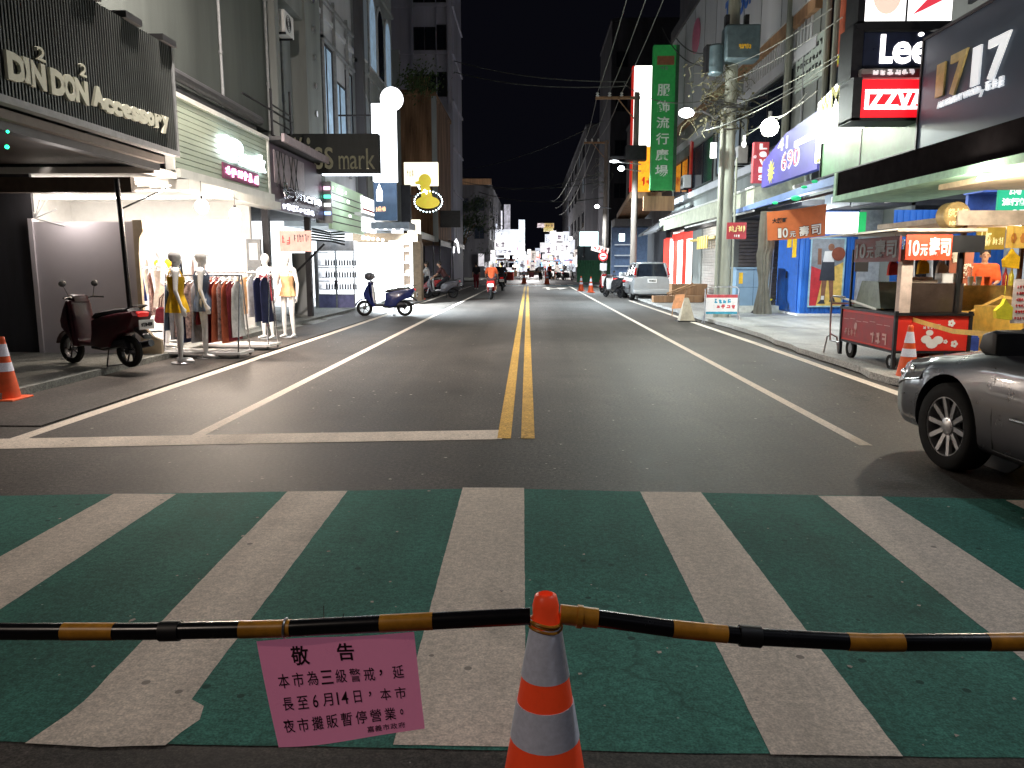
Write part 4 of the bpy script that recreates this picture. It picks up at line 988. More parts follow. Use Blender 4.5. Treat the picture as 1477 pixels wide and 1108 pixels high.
def aircon(F, lab, s=1.0):
    t = thing('air_conditioner', lab, 'air conditioner', F[0]); b = MB(); b.fbox(F, 0, .8 * s, 0, .55 * s, .1, .42); part('casing', b, 'white_paint', t, bev=.01)
    b = MB(); q = F[0] + F[1] * .32 * s + F[2] * .27 * s; O, R, U, N = F
    for rr in (.07, .12, .17, .21): b.tube([O + R * (.32 * s + rr * s * math.cos(a)) + U * (.27 * s + rr * s * math.sin(a)) + N * .43 for a in [i * PI / 10 for i in range(21)]], .006, 4)
    part('fan_grille', b, 'dark_metal', t); b = MB(); b.fbox(F, .05, .1, -.05, 0, 0, .42); b.fbox(F, .65 * s, .7 * s, -.05, 0, 0, .42); part('bracket', b, 'dark_metal', t, smooth=False)
aircon(frame_at(-6.9, 21.2, 7.6, 'L'), 'white air conditioner in the recessed balcony bay on the left'); aircon(frame_at(-6.5, 33.8, 4.5, 'L'), 'air conditioner under the arched windows behind the white light column')
aircon(frame_at(7.2, 27.0, 4.85, 'R'), 'air conditioner on the grey-green upper floor just right of the utility pole'); aircon(frame_at(7.2, 36.0, 4.95, 'R'), 'air conditioner on the grey-green upper floor beside the green sign'); aircon(frame_at(7.2, 16.6, 5.6, 'R'), 'air conditioner high on the olive facade beside the writing board'); aircon(frame_at(7.2, 15.4, 6.8, 'R'), 'topmost air conditioner on the olive facade beside the pipes')
for i, (x, y, s_) in enumerate(((-6.66, 17.2, 1), (-6.62, 20.1, 1), (-6.86, 22.1, 1), (-6.45, 31.9, 1), (7.16, 21.4, -1), (7.16, 30.0, -1))):
    b = MB(); b.tube([(x, y, 4.9), (x, y, 12.2)], .035, 8)
    for z in (6, 8, 10): b.tube([(x, y, z), (x, y, z + .06)], .05, 8)
    solo('drainpipe', b, 'grey_paint', ['thin pipe near the right end of the plain grey wall over the clothes shop', 'thin pipe at the corner where the plain grey wall ends', 'thin pipe inside the recessed balcony bay', 'thin pipe between the arched windows', 'thin pipe behind the transformer pole on the grey-green floor', 'thin pipe left of the transformer on the grey-green floor'][i], 'pipe')
# ---- left ground floor: accessory shop
def corr_sheet(b, F, w, h, pitch=.06, d=.02, n0=0):
    """real ribbed sheet, ribs running up"""
    n = int(w / pitch); O, R, U, N = F; vs = []
    for i in range(n + 1):
        for fr, dd in ((0, 0), (.42, 0), (.5, d), (.92, d)):
            u = min(w, (i + fr) * pitch)
            vs += [O + R * u + N * (n0 + dd), O + R * u + U * h + N * (n0 + dd)]
    k = len(vs) // 2
    b.add(vs, [(2 * i, 2 * i + 2, 2 * i + 3, 2 * i + 1) for i in range(k - 1)]); return b
def corr_h(b, F, w, h, pitch=.1, d=.012, n0=0):
    n = int(h / pitch); O, R, U, N = F; vs = []
    for i in range(n + 1):
        for fr, dd in ((0, 0), (.1, d), (.9, d), (1.0, 0)):
            v = min(h, (i + fr) * pitch); vs += [O + U * v + N * (n0 + dd), O + R * w + U * v + N * (n0 + dd)]
    k = len(vs) // 2; b.add(vs, [(2 * i, 2 * i + 1, 2 * i + 3, 2 * i + 2) for i in range(k - 1)]); return b
t = thing('shop_sign', 'big dark ribbed signboard with cream DIN DON Accessory letters on the left', 'shop sign', (-5.6, 9, 3.28))
F = frame_at(-5.6, 5.8, 3.28, 'L'); b = MB(); corr_sheet(b, F, 6.55, 1.56, .058, .03)
part('ribbed_panel', b, mat('dark_rib', (.075, .082, .08), .38, .3, .2, 2), t, smooth=False, fix=False)
b = MB(); b.box(-5.78, -5.61, 5.8, 12.34, 3.3, 4.8); part('backing', b, 'black', t, smooth=False)
b = MB(); b.box(-5.66, -5.53, 5.8, 12.38, 3.2, 3.28); b.box(-5.66, -5.55, 12.35, 12.42, 3.2, 4.84); part('trim', b, 'grey_paint', t, smooth=False)
for k, y in enumerate((8.9, 9.9, 10.95, 12.0)):
    b = MB(); b.box(-6.6, -5.5, y - .02, y + .42, 4.84, 4.93); part('roof_bracket', b, 'black', t, smooth=False)
b = MB()
def lt(s, pa, pb, bold=.05, **kw):
    F, w, h = FL(-5.56, pa, pb); text(b, s, F, 0, w, 0, h, .0, .035, bold=bold, **kw)
lt('D', (8, 73, 114), 31, .06); lt('I', (32, 82, 119), 39, .06); lt('N', (41, 86, 124), 60, .06)
lt('D', (71, 98, 135), 88, .06); lt('O', (90, 105, 143), 104, .06); lt('N', (106, 112, 146), 122, .06)
lt('2', (50, 66, 86), 60, .02); lt('2', (113, 91, 109), 120, .02)
lt('A', (131, 122, 152), 146, .07)
for ch, a, c in (('c', 147, 159), ('c', 160, 172), ('e', 174, 186), ('s', 187, 197), ('s', 198, 209), ('o', 210, 219), ('r', 221, 230)):
    yb = 152 + (a - 131) * .30; lt(ch, (a, yb - 17 + (a - 147) * .02, yb + 4), c, .07)
lt('y', (231, 166, 191), 240, .07)
part('lettering', b, mat('cream_letter', (.55, .56, .46), .5, var=.1), t, smooth=False)
# soffit, beam and dark void beneath
t = thing('closed_shop', 'dark closed shopfront under the ribbed signboard at the left edge', 'shopfront', (-7, 9, 0))
b = MB(); b.box(-9.5, -5.7, 5.6, 12.2, 3.08, 3.18); part('soffit', b, mat('soffit_dark', (.11, .09, .08), .6), t, smooth=False)
b = MB(); b.box(-9.6, -9.5, 5.6, 12.4, 0, 3.1); b.box(-9.5, -7.4, 5.5, 5.6, 0, 3.1); part('back_wall', b, 'wall_dark', t, smooth=False)
b = MB(); b.box(-5.95, -5.8, 5.6, 12.25, 2.98, 3.08); part('beam', b, 'dark_metal', t, smooth=False)
b = MB(); b.box(-7.75, -7.3, 9.4, 9.75, .1, 3.08); part('pillar', b, mat('steel_pillar', (.16, .17, .16), .3, .6), t, bev=.01)
b = MB(); b.box(-7.28, -7.2, 10.1, 10.14, 0.1, 3.05); part('door_jamb', b, 'dark_metal', t, smooth=False)
b = MB(); b.box(-8.9, -7.6, 9.8, 9.85, .1, 3.05); part('closed_door', b, 'black', t, smooth=False)
b = MB(); b.box(-7.32, -7.25, 9.30, 9.38, 2.45, 2.62); part('pale_plate', b, 'white_paint', t, smooth=False)
for (px, py, r) in ((10, 212, .022), (11, 190, .016)):
    q = PY(px, py, 8.6); b = MB(); b.sphere(q, r, 10)
    solo('indicator_light', b, glow('green_led' + str(py), (.02, 1, .35), 6), 'lower bright green indicator light in the dark shop entrance' if py == 212 else 'upper dim green indicator light in the dark shop entrance', 'light')
t = thing('steel_post', 'thin dark post standing in front of the grey partition', 'post', (-6.5, 10.9, .1))
b = MB(); b.tube([PY(168, 258, 11.2), PY(176, 330, 11.2), Vector((PY(196, 530, 11.2).x, 11.2, .1))], .035, 10); part('post', b, 'dark_metal', t)
b = MB(); b.tube([PY(174, 302, 11.2), PY(240, 272, 12.2)], .015, 6); part('brace', b, 'dark_metal', t)
# partition and curved display board
pl = PY(68, 322, 12.3); pr = PY(208, 325, 12.3)
b = MB(); b.box(-7.95, -6.30, 12.3, 12.36, .1, 2.2); b.box(-8.0, -7.93, 12.27, 12.4, .1, 2.25); solo('partition_panel', b, 'panel_grey', 'plain grey partition panel behind the maroon scooter', 'partition', smooth=False)
b = MB(); F = frame_at(-6.28, 12.25, .1, 'F')
pts = [(0, 0), (.33, 0), (.33, .22), (.2, .28), (.10, .4), (.07, .6), (.07, 1.6), (.10, 1.85), (.16, 1.95), (.15, 2.12), (0, 2.12)]
b.fpoly(F, pts, -.02, .05); solo('display_board', b, 'beige_board', 'beige display board with a curved cut edge beside the clothes shop', 'board', smooth=False)
# ---- clothes shop
t = thing('clothes_shop', 'brightly lit white clothes shop interior open to the street on the left', 'shop', (-8, 15, .1))
b = MB(); b.box(-10.6, -10.5, 12.4, 17.8, .1, 3.0); b.box(-10.5, -6.4, 17.7, 17.8, .1, 3.0); part('wall', b, 'wall_interior', t, smooth=False); b = MB(); b.box(-10.6, -7.98, 12.38, 12.44, .1, 3.0); part('side_wall', b, 'wall_dark', t, smooth=False)
b = MB(); b.box(-10.6, -5.95, 12.35, 17.8, 2.95, 3.05); part('ceiling', b, 'wall_interior', t, smooth=False)
b = MB(); b.box(-10.5, -6.3, 12.4, 17.7, .1, .125); part('floor', b, 'wall_interior', t, smooth=False)
b = MB()
for k in range(3): b.box(-10.4, -6.6, 13.1 + k * 1.6, 13.16 + k * 1.6, 2.9, 2.94)
part('ceiling_light', b, glow('tube_white', (1, .97, .92), 9), t, smooth=False)
# cloth canopy in front of the shop over the partition
t = thing('awning', 'white translucent canopy roof lit from inside above the grey partition', 'awning', (-7, 11, 2.6))
b = MB(); b.add([(-8.1, 11.7, 2.66), (-5.95, 11.7, 2.74), (-5.95, 12.9, 2.80), (-8.1, 12.9, 2.70), (-8.1, 11.7, 2.69), (-5.95, 11.7, 2.77), (-5.95, 12.9, 2.83), (-8.1, 12.9, 2.73)], [(0, 1, 2, 3), (4, 5, 6, 7), (0, 1, 5, 4), (1, 2, 6, 5), (2, 3, 7, 6), (3, 0, 4, 7)])
part('roof_sheet', b, 'wall_interior', t, smooth=False)
b = MB()
for k in range(3): b.tube([(-8.0, 11.9 + k * .4, 2.64 + k * .02), (-6.0, 11.9 + k * .4, 2.71 + k * .02)], .02, 6)
part('rafter', b, 'wall_interior', t)
b = MB(); b.box(-8.2, -5.9, 11.5, 11.62, 2.58, 2.8); part('beam', b, mat('beam_brown', (.12, .09, .07), .6), t, smooth=False)
b = MB()
for k in range(5): b.tube([(-7.9, 12.3, 2.25), (-7.9 + .12 * k, 12.3, 2.25 + .33 * math.sin(k * .8 + .3))], .012, 5)
part('lattice', b, 'white_paint', t)
# slatted fascia; the green light on it is put into the slat colour
t = thing('shop_sign', 'pale green slatted fascia with glowing white script over the clothes shop', 'shop sign', (-6, 15, 3.1))
F, w, h = FL(-6.0, (250, 138, 241), 380); b = MB(); corr_h(b, F, w, h, .095, .018)
part('slatted_panel', b, mat('pale_green_slat', (.36, .42, .34), .5, .2, .1, 1.5), t, smooth=False, fix=False)
b = MB(); b.fbox(F, 0, w, 0, h, -.15, -.01); b.fbox(F, -.06, 0, -.05, h + .05, -.1, .04); b.fbox(F, w, w + .1, -.05, h + .05, -.1, .04); b.fbox(F, -.06, w + .1, h, h + .07, -.3, .05); part('frame', b, 'awning_white', t, smooth=False)
b = MB(); b.fbox(F, 0, w + .1, -.17, -.02, -.05, .12); b.fbox(F, 0, w + .1, -.36, -.2, -.1, .25); part('lower_gutter', b, 'awning_white', t, smooth=False)
F2, w2, h2 = FL(-5.97, (317, 190, 233), 379); b = MB()
for sx, sy, ww, hh, ch in ((0, .1, .75, .95, 'a'), (.55, .0, .95, 1.05, 'P'), (1.35, -.02, .5, .55, 'r'), (1.75, .0, .45, .55, 'i'), (2.1, -.02, .55, .6, 'n'), (2.55, 0, .5, .8, 'k')):
    text(b, ch, F2, sx * w2 / 3.1, (sx + ww * .8) * w2 / 3.1, (.12 + sy) * h2, (.12 + sy + hh * .75) * h2, .03, .08, bold=.06)
part('glowing_script', b, glow('neon_white', (.78, .9, 1), 7), t, smooth=False)
b = MB(); F3, w3, h3 = FL(-5.97, (322, 238, 253), 369); squiggle(b, F3, 0, w3, 0, h3, 6, .03, .06, th=.16, seed=12); part('pink_lettering', b, glow('neon_pink', (1, .35, .6), 3.5), t, smooth=False)
b = MB(); b.fbox(F3, -.05, w3 + .05, -.05, h3 + .05, .0, .025); part('letter_backing', b, mat('plum', (.12, .02, .06), .5), t, smooth=False)
b = MB(); b.tube([(-6.15, 12.6, 4.78), (-6.1, 17.8, 4.72)], .10, 10); b.tube([(-6.3, 12.6, 4.6), (-6.25, 17.8, 4.55)], .08, 10)
solo('rolled_awning', b, 'awning_dark', 'dark rolled-up awning running above the pale green fascia', 'awning')
b = MB(); b.box(-6.4, -6.25, 12.7, 17.9, 4.35, 4.6); solo('fascia_strip', b, mat('green_strip', (.05, .13, .09), .5), 'dark green strip between the slatted fascia and the rolled awning', 'fascia', smooth=False)
for i, (px, py, Y) in enumerate(((291, 298, 13.0), (339, 309, 15.0))):
    q = PY(px, py, Y); tt = thing('hanging_bulb', ['bare bright bulb hanging nearer the camera in front of the clothes shop', 'bare bright bulb hanging farther along in front of the clothes shop'][i], 'lamp', q)
    b = MB(); b.sphere(q, .11, 14, sc=(1, 1, 1.1)); part('bulb', b, glow('bulb_warm', (1, .85, .7), 30), tt)  # bulb enlarged, standing in for its glare
    b = MB(); b.tube([q + Vector((0, 0, .1)), q + Vector((0, 0, .17))], .025, 8); b.tube([q + Vector((0, 0, .14)), Vector((q.x, q.y, 2.9))], .006, 5); part('holder', b, 'black', tt)
# white hanging banner
F, w, h = FF(15.2, 303, 350, 318, 398); t = thing('cloth_banner', 'plain white banner with a faint pink signature hanging over the dress rail', 'banner', F[0])
b = MB(); b.fbox(F, 0, w, 0, h, 0, .01); part('cloth', b, mat('banner_white', (.8, .8, .8), .8, emit=(1, .97, .95), es=1.3), t, smooth=False)  # cloth emits in place of the strong lamp light on it
b = MB(); text(b, 'Suzily', F, w * .45, w * .95, h * .62, h * .85, .011, .014, bold=.0); part('signature', b, mat('pink_grey', (.45, .3, .33), .6), t, smooth=False)
# rails, clothes
def rail(name, label, p0, p1, h, hang, seed, group='clothes rails outside the shop'):
    rg = random.Random(seed); p0, p1 = Vector(p0), Vector(p1); d = (p1 - p0); L = d.length; d.normalize(); n = Vector((-d.y, d.x, 0))
    t = thing(name, label, 'clothes rail', p0.lerp(p1, .5), group)
    b = MB(); b.tube([p0 + Z1 * h, p1 + Z1 * h], .016, 8); part('rail_bar', b, 'chrome', t)
    b = MB()
    for p in (p0, p1):
        b.tube([p + n * .22 + Z1 * .06, p + n * .04 + Z1 * (h + .02)], .014, 8); b.tube([p - n * .22 + Z1 * .06, p - n * .04 + Z1 * (h + .02)], .014, 8)
    part('uprights', b, 'chrome', t)
    b = MB()
    F = (p0, d, Z1, n); b.fbox(F, -.05, L + .05, .05, .09, -.26, .26); part('base_tray', b, 'white_paint', t, smooth=False)
    for p in (p0, p1):
        for s_ in (-1, 1):
            b = MB(); q = p + n * s_ * .22; b.lathe([(.028, -.012), (.028, .012)], (q.x, q.y, q.z + .028), 12, axis='X'); part('caster', b, 'black', t)
    for i, (m_, ln, w_) in enumerate(hang):
        q = p0 + d * (L * (i + .6) / (len(hang) + .3)); g_ = thing('hanging_garment', f'{m_[6:].replace("rust", "rust red").replace("print", "patterned")} {"dress" if ln > .7 else "top"}, number {i + 1} from the left on the {label.split(",")[0]}', 'garment', q + Z1 * (h - ln - .12), 'clothes hanging on the rails')
        b = MB(); b.tube([q + Z1 * (h + .02), q + Z1 * (h - .05)], .004, 5); b.tube([q + n * .2 + Z1 * (h - .13), q + Z1 * (h - .05), q - n * .2 + Z1 * (h - .13)], .007, 5); part('hanger', b, 'white_plastic', g_)
        b = MB(); nn = 20; vs = []; ph = rg.uniform(0, 6)
        for j in range(9):
            v = j / 8; z = h - .09 - ln * v; ww = (.19 + .05 * v) * w_ if j else .06; th = .02 + .022 * v
            for k in range(nn):
                a = 2 * PI * k / nn; rr = 1 + .25 * v * math.sin(a * 5 + ph + v)
                p = q + n * (ww * math.cos(a)) + d * (th * math.sin(a) * rr + .015 * math.sin(ph + v * 3)) + Z1 * z; vs.append(p)
        b.add(vs, [(j * nn + k, j * nn + (k + 1) % nn, (j + 1) * nn + (k + 1) % nn, (j + 1) * nn + k) for j in range(8) for k in range(nn)]); part('fabric', b, m_, g_, fix=False, ang=80)
    return t
cl = lambda *a: [('cloth_' + k, l, 1.0) for k, l in a]
rail('clothes_rail', 'front rail of dresses, nearest to the camera on a white base', (-5.98, 12.6, .03), (-4.72, 12.5, .03), 1.32, cl(('denim', .8), ('grey', .95), ('print', .9), ('navy', 1.0), ('print', .92), ('grey', 1.0), ('maroon', .7), ('cream', .95), ('maroon', 1.0), ('rust', .98), ('print', .95), ('rust', 1.0), ('maroon', .96), ('cloth_white'[6:], .9)), 3)
rail('clothes_rail', 'rear rail of tops and coats, on chrome uprights by the road line', (-5.85, 13.85, .03), (-4.66, 13.75, .03), 1.36, cl(('rust', 1.0), ('maroon', .95), ('white', .9), ('white', .95), ('cream', .6), ('peach', .65), ('white', .7), ('navy', .78), ('navy', .8)), 4)
rail('clothes_rail', 'inner rail of pale blouses, inside the shop behind the handbag', (-7.3, 13.6, .12), (-6.35, 13.9, .12), 1.35, cl(('peach', .7), ('pink', .65), ('blue', .5), ('print', .75), ('rust', .6), ('cream', .8), ('yellow', .4)), 5)
rail('clothes_rail', 'back rail of mixed tops, against the white shop wall', (-8.6, 15.9, .12), (-6.4, 16.6, .12), 1.6, cl(('grey', .6), ('black', .55), ('cream', .7), ('denim', .6), ('peach', .6), ('black', .5), ('white', .6), ('rust', .6), ('grey', .7), ('navy', .6)), 6)
q = PY(239, 455, 12.9); t = thing('handbag', 'dark brown handbag with two handles hanging beside the beige board', 'handbag', q)
b = MB(); F = (q + Vector((-.17, 0, -.13)), X1, Z1, -Y1); b.fpoly(F, [(.02, 0), (.32, 0), (.35, .05), (.3, .24), (.25, .27), (.09, .27), (.04, .24), (-.01, .05)], -.07, .07); part('bag', b, 'cloth_maroon', t, bev=.02)
b = MB()
for o_ in (-.04, .04): b.tube([F[0] + Vector((.08, o_, .26)), F[0] + Vector((.11, o_, .42)), F[0] + Vector((.17, o_ * .3, .5)), F[0] + Vector((.23, o_, .42)), F[0] + Vector((.26, o_, .26))], .009, 6)
part('handle', b, 'cloth_brown', t)
q = PY(235, 380, 13.6); b = MB(); b.sphere(q, .12, 16, sc=(1.25, 1.25, .75)); b.lathe([(.2, -.06), (.2, -.05)], q, 20); solo('sun_hat', b, 'cloth_yellow', 'yellow hat displayed above the pale blouses inside the shop', 'hat')
t = thing('air_conditioner', 'grey unit with a pale front hanging on the shop wall beside the banner', 'air conditioner', PY(368, 360, 17.7)); F, w, h = FF(17.6, 360, 380, 345, 405); b = MB(); b.fbox(F, 0, w, 0, h, 0, .1); part('casing', b, 'grey_paint', t, bev=.01)
b = MB(); b.fbox(F, w * .2, w * .8, h * .5, h * .9, .101, .11); part('front_plate', b, 'white_plastic', t, smooth=False)

# ---- second shop: dark purple fascia
t = thing('shop_sign', 'dark purple fascia with chrome lettering and crossed frames next to the pale green one', 'shop sign', (-6, 19.5, 3)); F, w, h = FL(-6.05, (387, 205, 300), 462)
b = MB(); b.fbox(F, 0, w, 0, h, -.12, 0); part('panel', b, mat('purple_dark', (.075, .05, .075), .45), t, smooth=False)
b = MB(); b.fbox(F, .5, w * .62, h * .42, h * .92, .003, .02); part('pale_panel', b, mat('mauve_panel', (.3, .25, .28), .5), t, smooth=False)
b = MB()
for u in (.55, .95, 1.55, 1.95):
    b.tube([F[0] + F[1] * u + F[2] * (h * .35) + F[3] * .05, F[0] + F[1] * (u + .3) + F[2] * (h * .92) + F[3] * .05], .012, 5); b.tube([F[0] + F[1] * (u + .3) + F[2] * (h * .35) + F[3] * .05, F[0] + F[1] * u + F[2] * (h * .92) + F[3] * .05], .012, 5)
part('crossed_rods', b, 'black', t)
b = MB(); c_ = F[0] + F[1] * 1.1 + F[2] * (h * .33); b.lathe([(.16, .0), (.2, .0), (.21, .09), (.17, .1), (.15, .06)], c_, 24, axis='X'); text(b, 'Cyncne', F, 1.0, w * .9, h * .18, h * .40, .03, .09, bold=.02); part('chrome_lettering', b, 'chrome', t)
b = MB(); squiggle(b, F, 1.0, w * .8, h * .03, h * .12, 8, .003, .02, th=.3, seed=9); part('small_lettering', b, glow('cool_small', (.8, .85, 1), 3), t, smooth=False)
t = thing('awning', 'sloping dark canopy with a pale edge over the purple fascia', 'awning', (-5.9, 19.8, 4.5))
b = MB(); p = [PX(388, 190, -6.0), PX(415, 190, -5.7), PX(470, 238, -5.7), PX(452, 240, -6.2)]
b.box(-6.5, -5.75, 18.2, 23.3, 4.38, 4.46); part('canopy', b, 'awning_dark', t, smooth=False); b = MB(); b.box(-5.75, -5.68, 18.2, 23.3, 4.34, 4.52); part('edge_trim', b, mat('mauve_edge', (.32, .27, .3), .5), t, smooth=False)
t = thing('metal_frame', 'thin rusty scaffold frame standing on the fascia in front of the grey wall', 'frame', (-6, 18.5, 4.5)); b = MB()
a0 = PX(378, 192, -6.1); 
for px in (393, 420):
    q = PX(px, 195, -6.1); b.tube([q, q + Z1 * 1.05], .03, 6)
q0 = PX(350, 141, -6.1); q1 = PX(420, 148, -6.1); b.tube([q0 + Z1 * .1, Vector((q0.x, q1.y, q0.z + .1))], .025, 6)
for dz in (0, .35, .7): 
    u0 = PX(393, 195, -6.1); u1 = PX(420, 195, -6.1); b.tube([Vector((u0.x, u0.y, u0.z + dz)), Vector((u0.x, u1.y, u0.z + dz))], .02, 6)
part('rods', b, 'dark_metal', t)
t = thing('shopfront_recess', 'dark recessed shopfront with a white door between the clothes shop and glass kiosk', 'shopfront', (-8, 20, .1))
b = MB(); b.box(-10.5, -7.6, 17.9, 18.0, .1, 3.0); b.box(-9.9, -9.8, 18, 25.5, .1, 3); part('wall', b, 'wall_dark', t, smooth=False)
b = MB(); b.box(-10.5, -6.1, 17.85, 26.2, 3.0, 3.15); part('ceiling', b, 'wall_dark', t, smooth=False)
b = MB(); b.box(-6.2, -6.05, 17.9, 18.05, .1, 4.4); b.box(-6.3, -6.15, 21.6, 21.75, .1, 3.0); part('post', b, 'dark_metal', t, smooth=False)
b = MB(); F, w, h = FF(21.9, 425, 452, 365, 470); b.fbox(F, 0, w, 0, h, -.05, 0); part('side_wall', b, 'wall_pale', t, smooth=False)
b = MB(); b.tube([PY(420, 400, 20.5), PY(468, 352, 20.5)], .03, 6); part('strut', b, 'dark_metal', t)
t = thing('cloth_banner', 'faded pink banner with dark characters hanging above the dark recessed shopfront', 'banner', (-6.1, 19, 2)); F, w, h = FF(17.75, 404, 450, 333, 363)
b = MB(); b.fbox(F, 0, w, 0, h, 0, .015); part('cloth', b, mat('faded_pink', (.5, .3, .27), .8, var=.15), t, smooth=False); b = MB(); squiggle(b, F, w * .45, w * .95, h * .45, h * .85, 6, .016, .02, th=.2, seed=21); part('characters', b, 'dark_metal', t, smooth=False)
b = MB(); squiggle(b, F, w * .05, w * .35, h * .3, h * .8, 2, .016, .02, th=.2, seed=22); part('red_characters', b, 'red_paint', t, smooth=False)
# kiss mark sign
F, w, h = FF(22.2, 413, 547, 193, 250); t = thing('projecting_sign', 'black projecting signboard reading kiss mark in thin grey letters', 'shop sign', F[0] + X1 * w / 2)
b = MB(); b.fbox(F, 0, w, 0, h, -.3, 0); part('box', b, mat('sign_black', (.018, .02, .02), .85), t, bev=.02)
b = MB(); text(b, 'K', F, w * .10, w * .2, h * .15, h * .9, .004, .02, bold=.0); text(b, 'i', F, w * .235, w * .27, h * .12, h * .9, .004, .02, bold=.02)
text(b, 's', F, w * .31, w * .40, h * .1, h * .66, .004, .02, bold=.0); text(b, 's', F, w * .42, w * .51, h * .1, h * .66, .004, .02, bold=.0)
for ch, u0, u1, v1 in (('m', .57, .68, .44), ('a', .69, .77, .44), ('r', .785, .85, .44), ('k', .865, .96, .62)): text(b, ch, F, w * u0, w * u1, h * .1, h * v1, .004, .02, bold=.0)
for u in (.58, .625, .672, .80, .88): b.fbox(F, w * u - .028, w * u + .028, h * .1, h * .1 + .018, .005, .021); part('lettering', b, mat('dull_gold', (.5, .47, .36), .8, emit=(.5, .47, .36), es=.1), t, smooth=False)  # letters emit faintly in place of light falling on them
b = MB(); b.fbox(F, w * .38, w, -.05, -.01, -.25, -.05); part('under_light', b, glow('strip_cool', (.8, .9, 1), 3), t, smooth=False)
# green slat board with white edge
t = thing('signboard', 'pale green board with dark horizontal slots and small white icons below the kiss sign', 'signboard', (-6.2, 24, 3)); F, w, h = FL(-5.95, (479, 262, 330), 523)
b = MB(); b.fbox(F, 0, w, 0, h, -.1, 0); part('board', b, glow('pale_green_panel', (.35, .48, .32), .3), t, smooth=False)
b = MB()
for k in range(5): b.fbox(F, .02, w - .02, h * (.15 + .15 * k), h * (.15 + .15 * k) + .03, .002, .01)
part('slots', b, 'black', t, smooth=False)
b = MB()
for k in range(4): b.fbox(F, w * (.05 + .12 * k), w * (.05 + .12 * k) + .06, h * .84, h * .9, .003, .012)
b.fbox(F, w * .45, w * .52, h * .66, h * .72, .003, .012); b.fbox(F, w * .5, w * .56, h * .35, h * .4, .003, .012); part('icons', b, glow('icon_white', (1, 1, 1), 4), t, smooth=False)
F, w, h = FF(22.9, 456, 479, 262, 322); t = thing('signboard', 'grey menu board with four coloured lit bars left of the green slotted board', 'signboard', F[0]); b = MB(); b.fbox(F, 0, w, 0, h, -.08, 0); part('board', b, 'grey_paint', t, smooth=False)
for k, cc in enumerate(((1, .5, .7), (.1, .9, .6), (1, 1, 1), (.3, .45, 1))):
    b = MB(); b.fbox(F, w * .55, w * .95, h * (.8 - .2 * k), h * (.88 - .2 * k), .002, .02); part('lit_bar', b, glow('bar%d' % k, cc, 2.5), t, smooth=False)
F, w, h = FL(-5.9, (524, 283, 333), 541); t = thing('light_box', 'narrow white light box with a pink band between the green board and the blue poster', 'light box', F[0]); b = MB(); b.fbox(F, 0, w, 0, h, -.1, 0); part('box', b, glow('lb_white', (.95, .97, 1), 3), t, smooth=False)
b = MB(); b.fbox(F, 0, w, h * .6, h * .66, .002, .01); part('band', b, 'red_paint', t, smooth=False)
F, w, h = FF(27.5, 540, 573, 262, 318); t = thing('lit_poster', 'dark blue lit poster with a small white house shape and orange writing', 'poster', F[0]); b = MB(); b.fbox(F, 0, w, 0, h, -.1, 0); part('board', b, glow('poster_blue', (.05, .10, .19), .35, .3), t, smooth=False)
b = MB(); b.fpoly(F, [(w * .12, h * .5), (w * .38, h * .5), (w * .38, h * .75), (w * .25, h * .95), (w * .12, h * .75)], .002, .01); part('house_shape', b, glow('icon_white', (1, 1, 1), 4), t, smooth=False); b = MB(); squiggle(b, F, w * .05, w * .5, h * .22, h * .36, 5, .002, .01, th=.3, seed=31); part('writing', b, glow('orange_small', (1, .55, .3), 1.5), t, smooth=False)
# white interior lamp fixtures on the underside there
t = thing('awning', 'blue-grey canopy with downlights under the blue poster', 'awning', (-5.5, 27, 3)); F, w, h = FF(26.0, 535, 590, 318, 330); b = MB(); b.fbox(F, 0, w, 0, h * .8, -1.5, 0); part('canopy', b, mat('canopy_bluegrey', (.18, .22, .28), .5), t, smooth=False)
for k in range(4):
    b = MB(); b.fbox(F, w * (.1 + .22 * k), w * (.1 + .22 * k) + .08, -.02, -.003, -.3, -.1); part('downlight', b, glow('icon_white', (1, 1, 1), 4), t, smooth=False)
# glass kiosk with bottle shelves
t = thing('glass_shop', 'small glass shop with purple lower door panels and lit bottle shelves', 'shop', (-6.5, 26.5, .1)); F, w, h = FF(26.2, 460, 513, 362, 450); F = (F[0] + Z1 * .0, F[1], F[2], F[3])
b = MB(); b.fbox(F, 0, w, -.02, .06, -.1, .1); b.fbox(F, 0, w, h, h + .35, -.6, 0); b.fbox(F, -.1, 0, 0, h, -1.5, .02); part('frame', b, 'steel', t, smooth=False)
b = MB(); b.fbox(F, 0, w, .06, h, -1.6, -1.5); part('back_panel', b, glow('backlit', (.9, .95, 1), 2.2), t, smooth=False)
b = MB()
for k in range(3):
    z = h * (.36 + .2 * k); b.fbox(F, .03, w - .03, z, z + .02, -.9, -.5)
    for j in range(12): 
        u = .12 + j * (w - .24) / 11; p = F[0] + F[1] * u + F[2] * (z + .02) + F[3] * (-.7); b.lathe([(.03, 0), (.03, .14), (.012, .18), (.012, .22)], p, 8)
part('bottle_shelves', b, mat('bottle_grey', (.12, .13, .16), .3), t)
for k in (0, 1):
    b = MB(); b.fbox(F, w * .5 * k + .01, w * .5 * (k + 1) - .01, .08, h * .28, -.03, 0); d = part('door_panel', b, mat('purple_panel', (.15, .15, .3), .4), t, smooth=False)
    b = MB(); 
    for z in (.28, .5, .72, .97): b.fbox(F, w * .5 * k, w * .5 * (k + 1), h * z, h * z + .03, -.03, .005)
    b.fbox(F, w * .5 * k, w * .5 * k + .03, .06, h, -.03, .006); b.fbox(F, w * .5 * (k + 1) - .03, w * .5 * (k + 1), .06, h, -.03, .007); part('door_frame', b, 'grey_paint', d, smooth=False)
